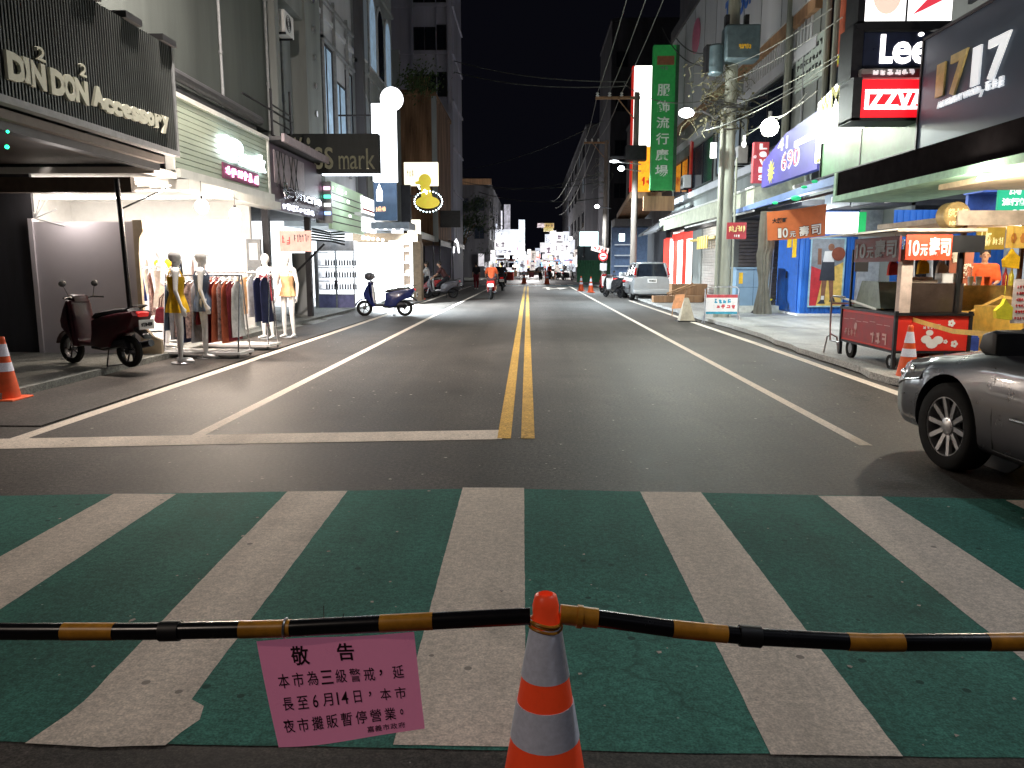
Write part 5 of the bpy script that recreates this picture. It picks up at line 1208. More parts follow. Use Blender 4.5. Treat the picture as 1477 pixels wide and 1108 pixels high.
b = MB(); b.fbox(F, w * .46, w * .49, h * .42, h * .52, .01, .04); b.fbox(F, w * .51, w * .54, h * .42, h * .52, .01, .04); part('handle', b, 'dark_metal', t, smooth=False)
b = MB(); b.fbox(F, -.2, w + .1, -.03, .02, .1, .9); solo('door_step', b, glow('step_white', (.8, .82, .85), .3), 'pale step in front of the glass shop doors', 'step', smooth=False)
# dark cables / box awning above it
b = MB()
for k in range(5): b.tube([PY(450, 330 + k * 4, 25.5), PY(478, 336 + k * 3, 25.2), PY(497, 333 + k * 5, 25.5)], .035, 6)
solo('folded_awning', b, 'black', 'black folded awning arms above the glass shop', 'awning')
# bright white shop with window frame cabinet
t = thing('white_shop', 'blinding white open shop beyond the navy scooter', 'shop', (-6, 31, 0))
XA = -5.9
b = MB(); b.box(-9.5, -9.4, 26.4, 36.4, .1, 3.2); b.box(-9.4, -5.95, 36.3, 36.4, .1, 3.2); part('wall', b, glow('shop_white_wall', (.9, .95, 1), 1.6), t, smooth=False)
b = MB(); b.box(-9.5, -5.7, 26.3, 36.4, 3.2, 3.3); part('ceiling', b, 'white_paint', t, smooth=False)
b = MB(); b.box(-9.4, -5.9, 26.5, 36.3, .1, .12); part('floor', b, 'white_paint', t, smooth=False)
for k in range(4):
    b = MB(); b.box(-7.6, -6.6, 27.2 + 2.4 * k, 27.5 + 2.4 * k, 3.12, 3.18); part('ceiling_light', b, glow('tube_cool', (.85, .95, 1), 12), t, smooth=False)
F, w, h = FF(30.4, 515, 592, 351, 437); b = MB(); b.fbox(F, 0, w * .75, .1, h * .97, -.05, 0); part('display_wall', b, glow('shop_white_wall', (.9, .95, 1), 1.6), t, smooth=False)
t = thing('display_cabinet', 'white cabinet frame with square openings beside the bright shop', 'cabinet', F[0] + X1 * w)
F, w, h = FF(30.3, 579, 595, 352, 432); b = MB(); b.fbox(F, -.45, w, h, h + .12, -.3, .02); b.fbox(F, w - .06, w, 0, h, -.3, .02); b.fbox(F, 0, .06, 0, h, -.3, .02)
for k in range(5): b.fbox(F, .06, w - .06, h * k * .22, h * k * .22 + .06, -.3, .018)
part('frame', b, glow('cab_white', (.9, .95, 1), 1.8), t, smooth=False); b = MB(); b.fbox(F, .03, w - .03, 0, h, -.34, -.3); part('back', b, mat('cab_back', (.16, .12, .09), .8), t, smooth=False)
F, w, h = FF(31.5, 514, 608, 338, 434); b = MB(); b.fbox(F, w * .05, w, h * .88, h, -.4, .9); b.fbox(F, w * .86, w, 0, h * .88, -.7, -.0); t = thing('shop_entrance', 'tan wall and lintel framing the bright white shop with round bulbs above', 'shopfront', F[0] + X1 * w); part('wall', b, mat('tan_wall', (.24, .18, .12), .7), t, smooth=False)
for k in range(5):
    q = PY(524 + k * 7, 343 + k * .8, 30.4); b = MB(); b.sphere(q, .08 if k < 2 else .06, 10); part('round_bulb', b, glow('bulb_soft', (1, .9, .75), 8), t)
# small grey notice box on the kerb
# white column and globe
F, w, h = FF(26.5, 538, 562, 149, 262); t = thing('light_column', 'tall glowing white light box column on the left facade', 'light box', F[0] + X1 * w / 2); b = MB(); b.fbox(F, 0, w * 1.4, 0, h, -.35, 0); part('box', b, glow('column_white', (.9, .95, 1), 3.2, .05), t, bev=.02)
b = MB(); b.fbox(F, w * .2, w * .6, h * .3, h * .31, -.9, -.35); b.fbox(F, -1.4, 0, h * .85, h * .87, -.2, -.15); b.fbox(F, -1.4, 0, h * .1, h * .12, -.2, -.15); part('bracket', b, 'dark_metal', t, smooth=False)
q = PY(565, 143, 26.2); b = MB(); b.lathe([(.34, -.08), (.37, -.07), (.37, .07), (.34, .08)], q, 36, axis='Y'); solo('round_light_sign', b, glow('disc_white', (.95, .98, 1), 3.5, .05), 'round glowing white disc sign atop the white light column', 'sign')
# duck sign
F, w, h = FF(34, 583, 632, 234, 268); t = thing('light_box', 'cream lit signboard above the duck shaped sign', 'light box', F[0]); b = MB(); b.fbox(F, 0, w, 0, h, -.2, 0); part('box', b, glow('cream_box', (1, .9, .65), 1.5), t, bev=.02); b = MB(); squiggle(b, F, .1, w * .3, h * .35, h * .7, 3, .002, .01, seed=40); part('characters', b, 'wood', t, smooth=False)
t = thing('duck_sign', 'yellow duck-shaped sign outlined with small white lights', 'sign', PY(618, 300, 33)); q = lambda x, y: PY(x, y, 33)
b = MB(); F = (Vector((0, 33, 0)), X1, Z1, -Y1)
def el(cx, cy, rx, ry, n=18):
    c_ = q(cx, cy); e_ = q(cx + rx, cy - ry); a, d = e_.x - c_.x, e_.z - c_.z
    return [(c_.x + a * math.cos(2 * PI * i / n), c_.z + d * math.sin(2 * PI * i / n)) for i in range(n)]
b.fpoly(F, el(613, 261, 9, 10), 0, .06); b.fpoly(F, el(604, 264, 5, 2.5), .061, .07); b.fpoly(F, el(617, 292, 17, 9), .002, .055); b.fpoly(F, [(q(607, 267).x, q(607, 267).z), (q(619, 267).x, q(619, 267).z), (q(625, 288).x, q(625, 288).z), (q(608, 288).x, q(608, 288).z)], .004, .05)
part('body', b, glow('duck_yellow', (.75, .6, .05), .5, .2), t, smooth=False)
b = MB()
for i in range(26):
    a = 2 * PI * i / 26; p = q(618 + 20 * math.cos(a), 291 + 15 * math.sin(a)); b.sphere(p + Vector((0, -.05, 0)), .03, 6)
for i in range(8): p = q(603 + i * .9 + (6 if i > 3 else 0), 268 + i * 1.6); b.sphere(p + Vector((0, -.05, 0)), .03, 6)
part('outline_lights', b, glow('led_cool', (.75, .95, 1), 9), t)
b = MB(); b.fbox((Vector((0, 33, 0)), X1, Z1, -Y1), q(585, 0).x, q(600, 0).x, q(0, 285).z, q(0, 283).z, -.1, -.05); b.box(q(572, 0).x, q(586, 0).x, 33.05, 33.3, q(0, 325).z, q(0, 268).z); part('bracket', b, 'dark_metal', t, smooth=False)
F, w, h = FF(33.2, 588, 606, 317, 343); b = MB(); b.fbox(F, 0, w, 0, h, -.2, 0); solo('light_box', b, glow('cream_box2', (1, .95, .75), 2), 'small cream light box under the duck sign', 'light box', smooth=False)
F, w, h = FF(44, 603, 664, 304, 328); t = thing('shop_sign', 'unlit dark signboard left of the dark tree', 'shop sign', F[0]); b = MB(); b.fbox(F, 0, w, 0, h, -.2, 0); part('board', b, mat('charcoal', (.05, .05, .055), .6), t, smooth=False); b = MB(); squiggle(b, F, w * .1, w * .5, h * .3, h * .7, 3, .002, .02, seed=44); part('characters', b, 'grey_paint', t, smooth=False)
# awnings and arcade beyond on the left
for i, (y0, y1, x, z, m_, lab) in enumerate(((37, 42, -5.2, 3.1, 'awning_white', 'pale awning over the arcade just past the tan shop wall'), (42.2, 48, -4.9, 2.9, 'awning_dark', 'dark awning over the arcade below the unlit signboard'), (48.2, 56, -4.8, 3.0, 'awning_dark', 'dark sagging awning farthest along the left arcade'))):
    t = thing('awning', lab, 'awning', (x, (y0 + y1) / 2, z)); b = MB(); b.add([(x - 2, y0, z + .7), (x, y0, z), (x, y1, z), (x - 2, y1, z + .7), (x - 2, y0, z + .66), (x, y0, z - .04), (x, y1, z - .04), (x - 2, y1, z + .66)], [(0, 1, 2, 3), (4, 5, 6, 7), (0, 1, 5, 4), (1, 2, 6, 5), (2, 3, 7, 6)])
    part('roof_sheet', b, m_, t, smooth=False); b = MB(); b.box(x - .02, x + .02, y0, y1, z - .3, z - .02); part('valance', b, m_, t, smooth=False)
    b = MB(); b.tube([(x - .05, y0 + .1, 0), (x - .05, y0 + .1, z)], .03, 6); b.tube([(x - .05, y1 - .1, 0), (x - .05, y1 - .1, z)], .03, 6); part('posts', b, 'dark_metal', t)
b = MB(); b.box(-7.6, -7.5, 37, 60, 0, 3.2); b.box(-7.6, -7.5, 36.5, 37, 0, 3.2); t = solo('arcade_wall', b, 'wall_dark', 'dark shuttered wall at the back of the far left arcade', 'wall', smooth=False)
for k in range(3):
    b = MB(); b.box(-7.48, -7.44, 38.2 + k * 5, 39.6 + k * 5, .6, 2.6); solo('lit_doorway', b, glow('door_dim', (.8, .8, .75), .5), ['first dim lit doorway in the far left arcade', 'second dim lit doorway in the far left arcade', 'last dim lit doorway in the far left arcade'][k], 'doorway', smooth=False)
t = thing('arch_light', 'white inverted V shaped light tube hanging by the dark tree', 'light', PY(658, 365, 50)); b = MB(); b.tube([PY(654, 365, 50), PY(656, 350, 50), PY(658, 345, 50), PY(660, 350, 50), PY(662, 365, 50)], .05, 8); part('tube', b, glow('icon_white', (1, 1, 1), 4), t); b = MB(); b.tube([PY(658, 345, 50), PY(658, 325, 50)], .012, 5); part('cord', b, 'black', t)
# ================================================================== RIGHT SIDE SIGNS
t = thing('shop_sign', 'large dark blue signboard with gold and white 1717 numerals at the upper right', 'shop sign', (5.6, 9.5, 3.2)); x = 5.6
F, w, h = FR(x, (1322, 66, 217), 1560)
b = MB(); b.fbox(F, 0, w, 0, h, -.25, 0); part('panel', b, mat('denim_blue', (.05, .075, .12), .42, .25, .18, .9), t, smooth=False)
b = MB(); b.fbox(F, -.04, 0, -.03, h + .03, -.25, .02); b.fbox(F, -.04, w, -.04, -.01, -.25, .02); b.fbox(F, -.04, w, h, h + .04, -.25, .02); part('frame', b, 'dark_metal', t, smooth=False)
def rt(mb, s, pa, pb, x_, bold=.03, d=(.003, .03), **kw):
    F, w, h = FR(x_, pa, pb); text(mb, s, F, 0, w, 0, h, d[0], d[1], bold=bold, **kw)
b = MB(); rt(b, '1', (1351, 96, 142), 1366, x - .001, .03, shear=-.0); rt(b, '7', (1370, 83, 141), 1398, x - .001, .03); part('gold_numerals', b, mat('gold_letter', (.6, .48, .2), .4), t, smooth=False)
b = MB(); rt(b, '1', (1402, 72, 126), 1418, x - .001, .03); rt(b, '7', (1424, 61, 120), 1460, x - .001, .03); part('white_numerals', b, glow('lit_white_soft', (.9, .95, 1), .6), t, smooth=False)
b = MB(); rt(b, 'AMUSEMENT WORLD', (1354, 148, 157), 1414, x - .001, .02); rt(b, '/', (1415, 131, 140), 1420, x - .001, .01); rt(b, '玩', (1423, 119, 132), 1431, x - .001, .03); rt(b, '娃', (1433, 116, 129), 1440, x - .001, .03); rt(b, '屋', (1442, 112, 127), 1450, x - .001, .03); part('lettering', b, glow('lit_white_soft', (.9, .95, 1), .6), t, smooth=False)
# dark fascia below
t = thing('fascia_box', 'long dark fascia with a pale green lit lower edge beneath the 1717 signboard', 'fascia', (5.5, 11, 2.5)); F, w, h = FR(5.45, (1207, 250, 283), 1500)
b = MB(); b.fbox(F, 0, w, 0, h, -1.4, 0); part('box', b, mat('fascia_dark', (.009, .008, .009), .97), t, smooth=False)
b = MB(); b.fbox(F, -.02, w, -.1, 0, -1.4, .03); b.fbox(F, -.1, 0, -.1, h, -1.4, .03); part('edge', b, mat('mint_edge', (.26, .46, .34), .7), t, smooth=False)
# board above; its green light is put into the panel colour
F, w, h = FR(5.75, (1184, 210, 256), 1330); b = MB(); b.fbox(F, 0, w, 0, h, -.4, 0); t = thing('fascia_box', 'pale green stained metal fascia under the glowing white sign', 'fascia', F[0]); part('panel', b, mat('mint_panel', (.07, .17, .09), .5, var=.3), t, smooth=False)
b = MB(); b.fbox(F, -.03, 0, -.03, h + .03, -.4, .03); b.fbox(F, 0, w, -.03, 0, -.4, .03); b.fbox(F, w * .45, w * .46, 0, h, 0, .01); part('frame', b, 'dark_metal', t, smooth=False)
# glowing white sign
F, w, h = FR(5.9, (1175, 152, 240), 1319); t = thing('light_box', 'overexposed white illuminated sign with ragged black lettering between the purple billboard and the red sign', 'light box', F[0]); b = MB()
b.fpoly(F, [(0, h * .05), (w, -.02 + h * .25), (w, h * 1.02), (w * .6, h * 1.35), (0, h)], -.2, 0); part('panel', b, glow('box_white_hot', (1, 1, .96), 2.6), t, smooth=False)
b = MB()
for u, s_, v0, v1 in ((.04, 'W', .75, 1.05), (.17, 'M', .8, 1.12), (.3, 'A', .85, 1.2)): text(b, s_, F, u * w, (u + .12) * w, v0 * h, v1 * h, .002, .01, bold=.02)
squiggle(b, F, w * .02, w * .4, h * .02, h * .14, 6, .002, .01, th=.25, seed=61); squiggle(b, F, w * .45, w * .7, h * .5, h * .62, 3, .002, .01, th=.12, seed=62); part('dark_marks', b, mat('sign_olive', (.18, .16, .02), .6), t, smooth=False)
# purple billboard
F, w, h = FR(5.95, (1098, 212, 271), 1180); t = thing('billboard', 'purple billboard with a yellow starburst and red and white digits beside the vertical red sign', 'billboard', F[0])
b = MB(); b.fpoly(F, [(0, 0), (w, 0), (w, h * 1.15), (w * .45, h * 1.02), (0, h * .6)], -.15, 0); part('board', b, mat('purple_board', (.06, .05, .24), .5, var=.3, scale=1.5), t, smooth=False)
b = MB(); b.fpoly(F, [(w * .62, h * .62), (w, h * .62), (w, h * .78), (w * .62, h * .74)], .002, .01); text(b, '690', F, w * .40, w * .72, h * .2, h * .62, .002, .01, bold=.02); text(b, '41', F, w * .32, w * .5, h * .68, h * .95, .002, .01, bold=.01); part('white_writing', b, glow('lit_white_soft', (.9, .95, 1), .6), t, smooth=False)
b = MB(); text(b, '690', F, w * .42, w * .7, h * .23, h * .59, .011, .014, bold=-.01); part('red_digits', b, mat('sale_red', (.7, .03, .08), .5), t, smooth=False)
b = MB(); b.fpoly(F, [(w * .2 + (h * .28 if i % 2 else h * .12) * math.cos(i * PI / 12), h * .3 + (h * .28 if i % 2 else h * .12) * math.sin(i * PI / 12)) for i in range(24)], .002, .01); part('starburst', b, mat('burst_yellow', (.7, .65, .1), .5), t, smooth=False)
# Levi's sign, facing the camera
F, w, h = FF(20.6, 1085, 1107, 205, 264); t = thing('projecting_sign', "vertical red projecting sign with white Levi's letters", 'shop sign', F[0]); b = MB(); b.fbox(F, 0, w, 0, h, -.15, 0); part('box', b, mat('levis_red', (.42, .06, .07), .5, emit=(.5, .05, .06), es=.35), t, bev=.01)
b = MB()
for i, ch in enumerate('LEVIS'): text(b, ch if ch != 'E' else 'e', F, w * .38, w * .85, h * (.82 - .19 * i), h * (.96 - .19 * i), .002, .02, bold=.05)
b.fpoly(F, [(w * .92, h * .3), (w * .98, h * .3), (w * .92, h * .24)], .002, .02); text(b, '®', F, w * .02, w * .2, h * .6, h * .68, .002, .01); part('lettering', b, glow('lit_white_soft', (.9, .95, 1), .6), t, smooth=False)
# Lee, IZZVA, top board
F, w, h = FF(12.2, 1243, 1345, 46, 98); t = thing('projecting_sign', 'navy projecting light box with white rounded Lee letters', 'shop sign', F[0]); b = MB(); b.fbox(F, 0, w, 0, h, -.45, 0); part('box', b, mat('navy_box', (.012, .018, .05), .3), t, bev=.015)
b = MB(); b.fbox(F, -.16, 0, -.02, h + .02, -.5, .0); b.fbox(F, -.16, w, -.14, -.02, -.5, -.0); b.fbox(F, -.16, w, h + .02, h + .10, -.5, -.0); part('casing', b, 'dark_metal', t, smooth=False)
b = MB(); text(b, 'L', F, w * .24, w * .42, h * .12, h * .92, .002, .02, bold=.04); text(b, 'e', F, w * .42, w * .68, h * .1, h * .72, .002, .02, bold=.025); text(b, 'e', F, w * .69, w * .95, h * .1, h * .72, .002, .02, bold=.025); text(b, '®', F, w * .76, w * .84, h * .86, h * .97, .002, .02, bold=.0); part('lettering', b, glow('lee_white', (1, .96, .93), 3), t, smooth=False)
F, w, h = FF(11.95, 1240, 1335, 115, 170); t = thing('projecting_sign', 'red projecting light box with a white IZZVA band', 'shop sign', F[0]); b = MB(); b.fbox(F, 0, w, 0, h, -.45, 0); part('box', b, glow('izz_red', (.9, .01, .02), 1.1), t, smooth=False)
b = MB(); b.fbox(F, -.13, -.002, -.04, h + .03, -.5, .02); b.fbox(F, -.13, w, -.05, -.002, -.5, .02); part('casing', b, 'dark_metal', t, smooth=False)
b = MB(); b.fbox(F, w * .06, w, h * .22, h * .30, .002, .01); b.fbox(F, w * .06, w, h * .66, h * .74, .002, .01); text(b, 'IZZVA', F, w * .06, w * 1.0, h * .22, h * .74, .002, .012, bold=.04); part('white_band', b, glow('lee_white', (1, .96, .93), 3), t, smooth=False)
F, w, h = FF(12.1, 1232, 1330, 98, 114); t = thing('signboard', 'narrow grey strip sign with white letters between the navy and the red light boxes', 'signboard', F[0]); b = MB(); b.fbox(F, .1, w, h * .1, h * .9, -.3, 0); part('board', b, 'grey_paint', t, smooth=False); b = MB(); squiggle(b, F, w * .25, w * .9, h * .3, h * .8, 6, .002, .01, th=.3, seed=71); part('lettering', b, glow('lit_white_soft', (.9, .95, 1), .6), t, smooth=False)
F, w, h = FF(12.2, 1246, 1372, -45, 31); t = thing('light_box', 'bright white poster light box with red and pink shapes at the top right', 'light box', F[0]); b = MB(); b.fbox(F, 0, w, 0, h, -.4, 0); part('box', b, glow('poster_white', (1, .98, .97), 2), t, smooth=False)
b = MB(); b.fbox(F, -.1, 0, -.03, h, -.45, .02); b.fbox(F, -.1, w, -.12, -.003, -.45, .02); b.fbox(F, w * .47, w * .49, 0, h, .0, .012); part('casing', b, 'dark_metal', t, smooth=False)
b = MB(); b.fpoly(F, [(w * .14 + w * .17 * math.cos(i * PI / 10) + .14, h * .55 + h * .42 * math.sin(i * PI / 10)) for i in range(20)], .002, .008); part('pink_shape', b, glow('pale_pink', (1, .55, .45), 1.2), t, smooth=False)
b = MB(); b.fpoly(F, [(w * .55, h * .12), (w * .66, h * .2), (w * .95, h * .45), (w * .92, h * .62), (w * .7, h * .4)], .002, .008); part('red_shape', b, glow('poster_red', (.8, .05, .08), 1), t, smooth=False)
# street banner on the olive building and white notice board
F, w, h = FR(7.15, (1204, -10, 98), 1228); t = thing('poster', 'tall orange poster with a yellow lower corner on the olive facade', 'poster', F[0]); b = MB(); b.fbox(F, 0, w, 0, h, -.05, 0); part('board', b, mat('poster_orange', (.5, .12, .06), .6, var=.35, scale=3), t, smooth=False); b = MB(); b.fpoly(F, [(0, 0), (w * .8, h * .06), (w * .0, h * .18)], .002, .01); part('corner', b, mat('poster_yellow', (.75, .7, .02), .6), t, smooth=False)
F, w, h = FR(7.15, (1146, 78, 135), 1188); t = thing('signboard', 'pale grey board of small dark writing on the olive facade above the purple billboard', 'signboard', F[0]); b = MB(); b.fbox(F, 0, w, 0, h, -.05, 0); part('board', b, mat('pale_board', (.4, .46, .42), .6), t, smooth=False); b = MB()
for k in range(3): squiggle(b, F, .1, w * .95, h * (.72 - .24 * k), h * (.86 - .24 * k), 8, .002, .01, th=.2, seed=80 + k)
part('writing', b, 'dark_metal', t, smooth=False)
for px in (1136, 1190, 1202):
    q = PX(px, 160, 7.05); b = MB(); b.tube([(7.0, q.y, 4.2), (7.0, q.y, 12)], .07 if px != 1136 else .1, 8); solo('drainpipe', b, 'pole_concrete', {1136: 'thick pale pipe on the olive facade, leftmost of three', 1190: 'pale pipe on the olive facade left of the orange poster', 1202: 'pale pipe touching the left edge of the orange poster'}[px], 'pipe')
# ---- blue awning, green lights
t = thing('awning', 'long thin blue-lilac awning over the orange banner', 'awning', (5.6, 17, 3)); b = MB(); a0 = PX(1062, 290, 5.85); a1 = PX(1196, 258, 5.6)
b.add([(6.9, a0.y, 3.25), (5.85, a0.y, 2.98), (5.5, 13.2, 2.98), (6.9, 13.2, 3.3), (6.9, a0.y, 3.29), (5.85, a0.y, 3.10), (5.5, 13.2, 3.14), (6.9, 13.2, 3.34)], [(0, 1, 2, 3), (4, 5, 6, 7), (0, 1, 5, 4), (1, 2, 6, 5), (2, 3, 7, 6), (3, 0, 4, 7)]); part('roof_sheet', b, 'awning_blue', t, smooth=False)
b = MB(); b.tube([(6.0, 20, 2.95), (6.0, 14, 2.95)], .03, 6); part('rod', b, 'dark_metal', t)
for i, (px, py) in enumerate(((1118, 293), (1148, 286), (1160, 270), (1175, 262))):
    q = PY(px, py, 17 - i * .6); b = MB(); b.sphere(q, .04 if i != 1 else .07, 8, sc=(1.6, 1, .8)); solo('green_light', b, glow('green_lamp', (.02, .5, .2), .8), ['leftmost green lamp fixture under the lilac awning', 'largest green lamp fixture under the lilac awning above the orange banner', 'third green lamp fixture from the left under the lilac awning', 'rightmost green lamp fixture under the lilac awning'][i], 'lamp')
# white long awning to the left (roofs over the shutters)
t = thing('awning', 'pale cream metal canopy running along the facade behind the utility pole', 'awning', (6, 28, 3.5)); b = MB(); b.add([(7.2, 21, 3.9), (5.9, 21, 3.55), (5.9, 36, 3.55), (7.2, 36, 3.9), (7.2, 21, 3.45), (5.9, 21, 3.05), (5.9, 36, 3.05), (7.2, 36, 3.45)], [(0, 1, 2, 3), (4, 5, 6, 7), (0, 1, 5, 4), (1, 2, 6, 5), (2, 3, 7, 6), (3, 0, 4, 7)]); part('roof_sheet', b, mat('cream_canopy', (.42, .44, .34), .5), t, smooth=False)
b = MB(); b.tube([(5.88, 21, 3.57), (5.88, 36, 3.57)], .035, 6); b.tube([(5.88, 20.9, 2.95), (5.88, 30, 2.95)], .03, 6); part('edge_tube', b, 'awning_white', t)
# ---- ground floor right
t = thing('closed_shop', 'row of closed roller shutters behind the utility pole on the right', 'shopfront', (8, 28, .1))
b = MB(); b.box(7.2, 7.6, 29.2, 30.2, .09, 3.2); b.box(7.2, 7.6, 33.2, 35.0, .09, 3.2); b.box(7.0, 7.4, 27.4, 28.0, .09, 3.2); b.box(7.6, 18, 40.3, 40.4, .09, 3.2); b.box(9.8, 9.9, 20.5, 27.5, .09, 3.2); part('pier', b, 'wall_grey', t, smooth=False)
F = frame_at(7.3, 33.2, .1, 'R'); b = MB(); corr_h(b, F, 3.0, 3.1, .11, .03); part('roller_shutter', b, mat('shutter_lit', (.5, .47, .44), .35, .4), t, smooth=False, fix=False, label='shutter catching bright light')  # paler than the other shutter; bright light is put into the colour
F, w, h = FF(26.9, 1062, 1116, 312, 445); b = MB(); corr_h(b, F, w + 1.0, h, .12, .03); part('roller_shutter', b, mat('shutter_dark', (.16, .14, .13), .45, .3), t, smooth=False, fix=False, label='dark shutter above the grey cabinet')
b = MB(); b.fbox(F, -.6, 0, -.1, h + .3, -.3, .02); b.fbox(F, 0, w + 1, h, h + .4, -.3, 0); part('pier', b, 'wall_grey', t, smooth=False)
b = MB(); b.box(7.0, 18, 20.5, 36, 3.05, 3.2); part('ceiling', b, 'wall_dark', t, smooth=False)
b = MB(); b.box(7.0, 7.1, 30.0, 34.6, 2.55, 2.65); 
for k in range(5): b.box(6.95, 6.99, 31.0 + k * .42, 31.2 + k * .42, 2.2, 2.7)
part('yellow_flags', b, mat('flag_yellow', (.6, .45, .15), .7), t, smooth=False)
t = thing('red_shop', 'bright red and white open shop beyond the silver minivan', 'shop', (8, 37, .1)); b = MB(); b.box(9.5, 9.6, 35, 40.3, .1, 3.2); b.box(7.3, 9.5, 40.2, 40.3, .1, 3.2); part('wall', b, glow('shop_white_warm', (1, .92, .85), 2.2), t, smooth=False)
b = MB(); b.box(7.2, 7.35, 39.2, 39.6, .1, 3.1); b.box(7.2, 7.35, 37.0, 37.2, .1, 3.1); b.box(7.2, 7.35, 35, 40, 2.75, 3.1); b.fbox(FF(40.1, 958, 968, 350, 420)[0], 0, .35, 0, 2.7, 0, .02); part('red_frame', b, glow('shop_red', (.8, .08, .06), .8), t, smooth=False)
F, w, h = FF(40, 955, 1000, 345, 430); b = MB(); b.fbox(F, 0, w * .2, .1, h, 0, .03); b.fbox(F, w * .62, w * .72, .1, h * .9, 0, .03); part('red_panel', b, glow('shop_red', (.8, .08, .06), .8), t, smooth=False)
b = MB(); b.fbox(F, w * .2, w * .62, .1, h, 0, .03); part('lit_panel', b, glow('shop_hot', (1, .96, .92), 4), t, smooth=False)
t = thing('awning', 'low dark tiled canopy over the red and white shop', 'awning', (6.5, 38, 3)); b = MB(); b.add([(7.2, 35, 4.2), (5.6, 35, 3.1), (5.6, 41, 3.1), (7.2, 41, 4.2), (7.2, 35, 4.1), (5.6, 35, 3.0), (5.6, 41, 3.0), (7.2, 41, 4.1)], [(0, 1, 2, 3), (4, 5, 6, 7), (0, 1, 5, 4), (1, 2, 6, 5), (2, 3, 7, 6), (3, 0, 4, 7)]); part('roof_sheet', b, 'awning_dark', t, smooth=False)
F, w, h = FF(37, 928, 972, 283, 304); b = MB(); b.fbox(F, 0, w, 0, h, -.2, 0); solo('signboard', b, 'wood', 'brown wooden board above the dark tiled canopy', 'signboard', smooth=False)
# grey transformer cabinet on a pale plinth with chevrons
F, w, h = FF(24.0, 1060, 1110, 388, 441); t = thing('utility_cabinet', 'blue-grey electrical cabinet with a small yellow label', 'cabinet', F[0] + X1 * w / 2); b = MB(); b.fbox(F, 0, w, 0, h, -.6, 0); part('body', b, 'cabinet_blue', t, bev=.01)
b = MB(); b.fbox(F, w * .5, w * .508, 0, h, .001, .004); b.fbox(F, .02, w - .02, h * .5, h * .507, .001, .003); part('door_seam', b, 'black', t, smooth=False); b = MB(); b.fbox(F, w * .08, w * .19, h * .6, h * .9, .001, .01); part('warning_label', b, 'yellow_paint', t, smooth=False)
b = MB(); b.fbox(F, -.05, w + .05, h, h + .05, -.65, .05); part('cap', b, 'cabinet_blue', t, smooth=False)
b = MB(); b.fbox(F, -.3, w + .25, F[0].z * -1 + .09, 0, -.8, .12); p = solo('plinth', b, mat('plinth_white', (.5, .52, .5), .8), 'pale concrete plinth under the electrical cabinet', 'plinth', smooth=False)
F2 = (Vector((F[0].x, F[0].y - .5, .1)), X1, Z1, -Y1); b = MB()
b.fpoly(F2, [(w * .35, 0), (w * .72, 0), (w * 1.05, .42), (w * .70, .42)], -.1, .0); t = thing('chevron_board', 'black and yellow slanted hazard board leaning at the plinth', 'hazard board', F2[0] + X1 * w * .6); part('board', b, 'black', t, smooth=False)
b = MB(); b.fpoly(F2, [(w * .48, .0), (w * .6, 0), (w * .93, .42), (w * .82, .42)], .002, .008); part('yellow_stripe', b, mat('hazard_yellow', (.75, .6, .02), .5), t, smooth=False)
# small red sign
F, w, h = FF(21.0, 1048, 1076, 321, 345); t = thing('hanging_sign', 'small red hanging sign with yellow characters beside the utility pole', 'sign', F[0]); b = MB(); b.fbox(F, 0, w, 0, h, -.04, 0); part('board', b, mat('deep_red', (.3, .02, .03), .5), t, smooth=False); b = MB(); squiggle(b, F, w * .06, w * .95, h * .42, h * .8, 6, .002, .01, th=.22, seed=90); part('characters', b, mat('char_yellow', (.75, .6, .25), .5), t, smooth=False)
b = MB(); squiggle(b, F, w * .35, w * .65, h * .1, h * .28, 3, .002, .01, th=.22, seed=91); part('small_characters', b, 'white_paint', t, smooth=False)
# orange banner 10元壽司
A, B_, Cc, D = PY(1107, 347, 18), PY(1190, 340, 18), PY(1192, 294, 18), PY(1106, 306, 18)
t = thing('cloth_banner', 'orange cloth banner reading 10元壽司 hanging from the awning in front of the blue kiosk', 'banner', A)
def bq(u, v, d=0): p = (A * (1 - u) + B_ * u) * (1 - v) + (D * (1 - u) + Cc * u) * v; return p + Vector((0, -d - .03 * math.sin(9 * u) * (1 - v * .4), -.02 * math.sin(PI * u)))
b = MB(); n = 16; b.add([bq(i / n, j / 6) for j in range(7) for i in range(n + 1)], [(j * (n + 1) + i, j * (n + 1) + i + 1, (j + 1) * (n + 1) + i + 1, (j + 1) * (n + 1) + i) for j in range(6) for i in range(n)]); part('cloth', b, mat('banner_orange', (.55, .15, .05), .7, var=.12), t, fix=False)
def btext(mb, s, u0, u1, v0, v1, bold, d, q=bq):
    vs, fs = glyphs(s, bold); x0 = min(v.x for v in vs); x1 = max(v.x for v in vs); y0 = min(v.y for v in vs); y1 = max(v.y for v in vs)
    mb.add([q(u0 + (v.x - x0) / (x1 - x0) * (u1 - u0), v0 + (v.y - y0) / (y1 - y0) * (v1 - v0), d + (v.z + .5) * .004) for v in vs], fs)
b = MB()
for s_, u0, u1 in (('1', .17, .24), ('0', .25, .36), ('元', .38, .5), ('壽', .55, .72), ('司', .75, .92)): btext(b, s_, u0, u1, .05, .42 if s_ != '元' else .28, .07, .004)
part('character_outline', b, mat('outline_dark', (.12, .03, .02), .6), t, smooth=False, fix=False); b = MB()
for s_, u0, u1 in (('1', .17, .24), ('0', .25, .36), ('元', .38, .5), ('壽', .55, .72), ('司', .75, .92)): btext(b, s_, u0 + .005, u1 - .005, .07, .40 if s_ != '元' else .26, .02, .01)
part('lettering', b, 'white_paint', t, smooth=False, fix=False); b = MB()
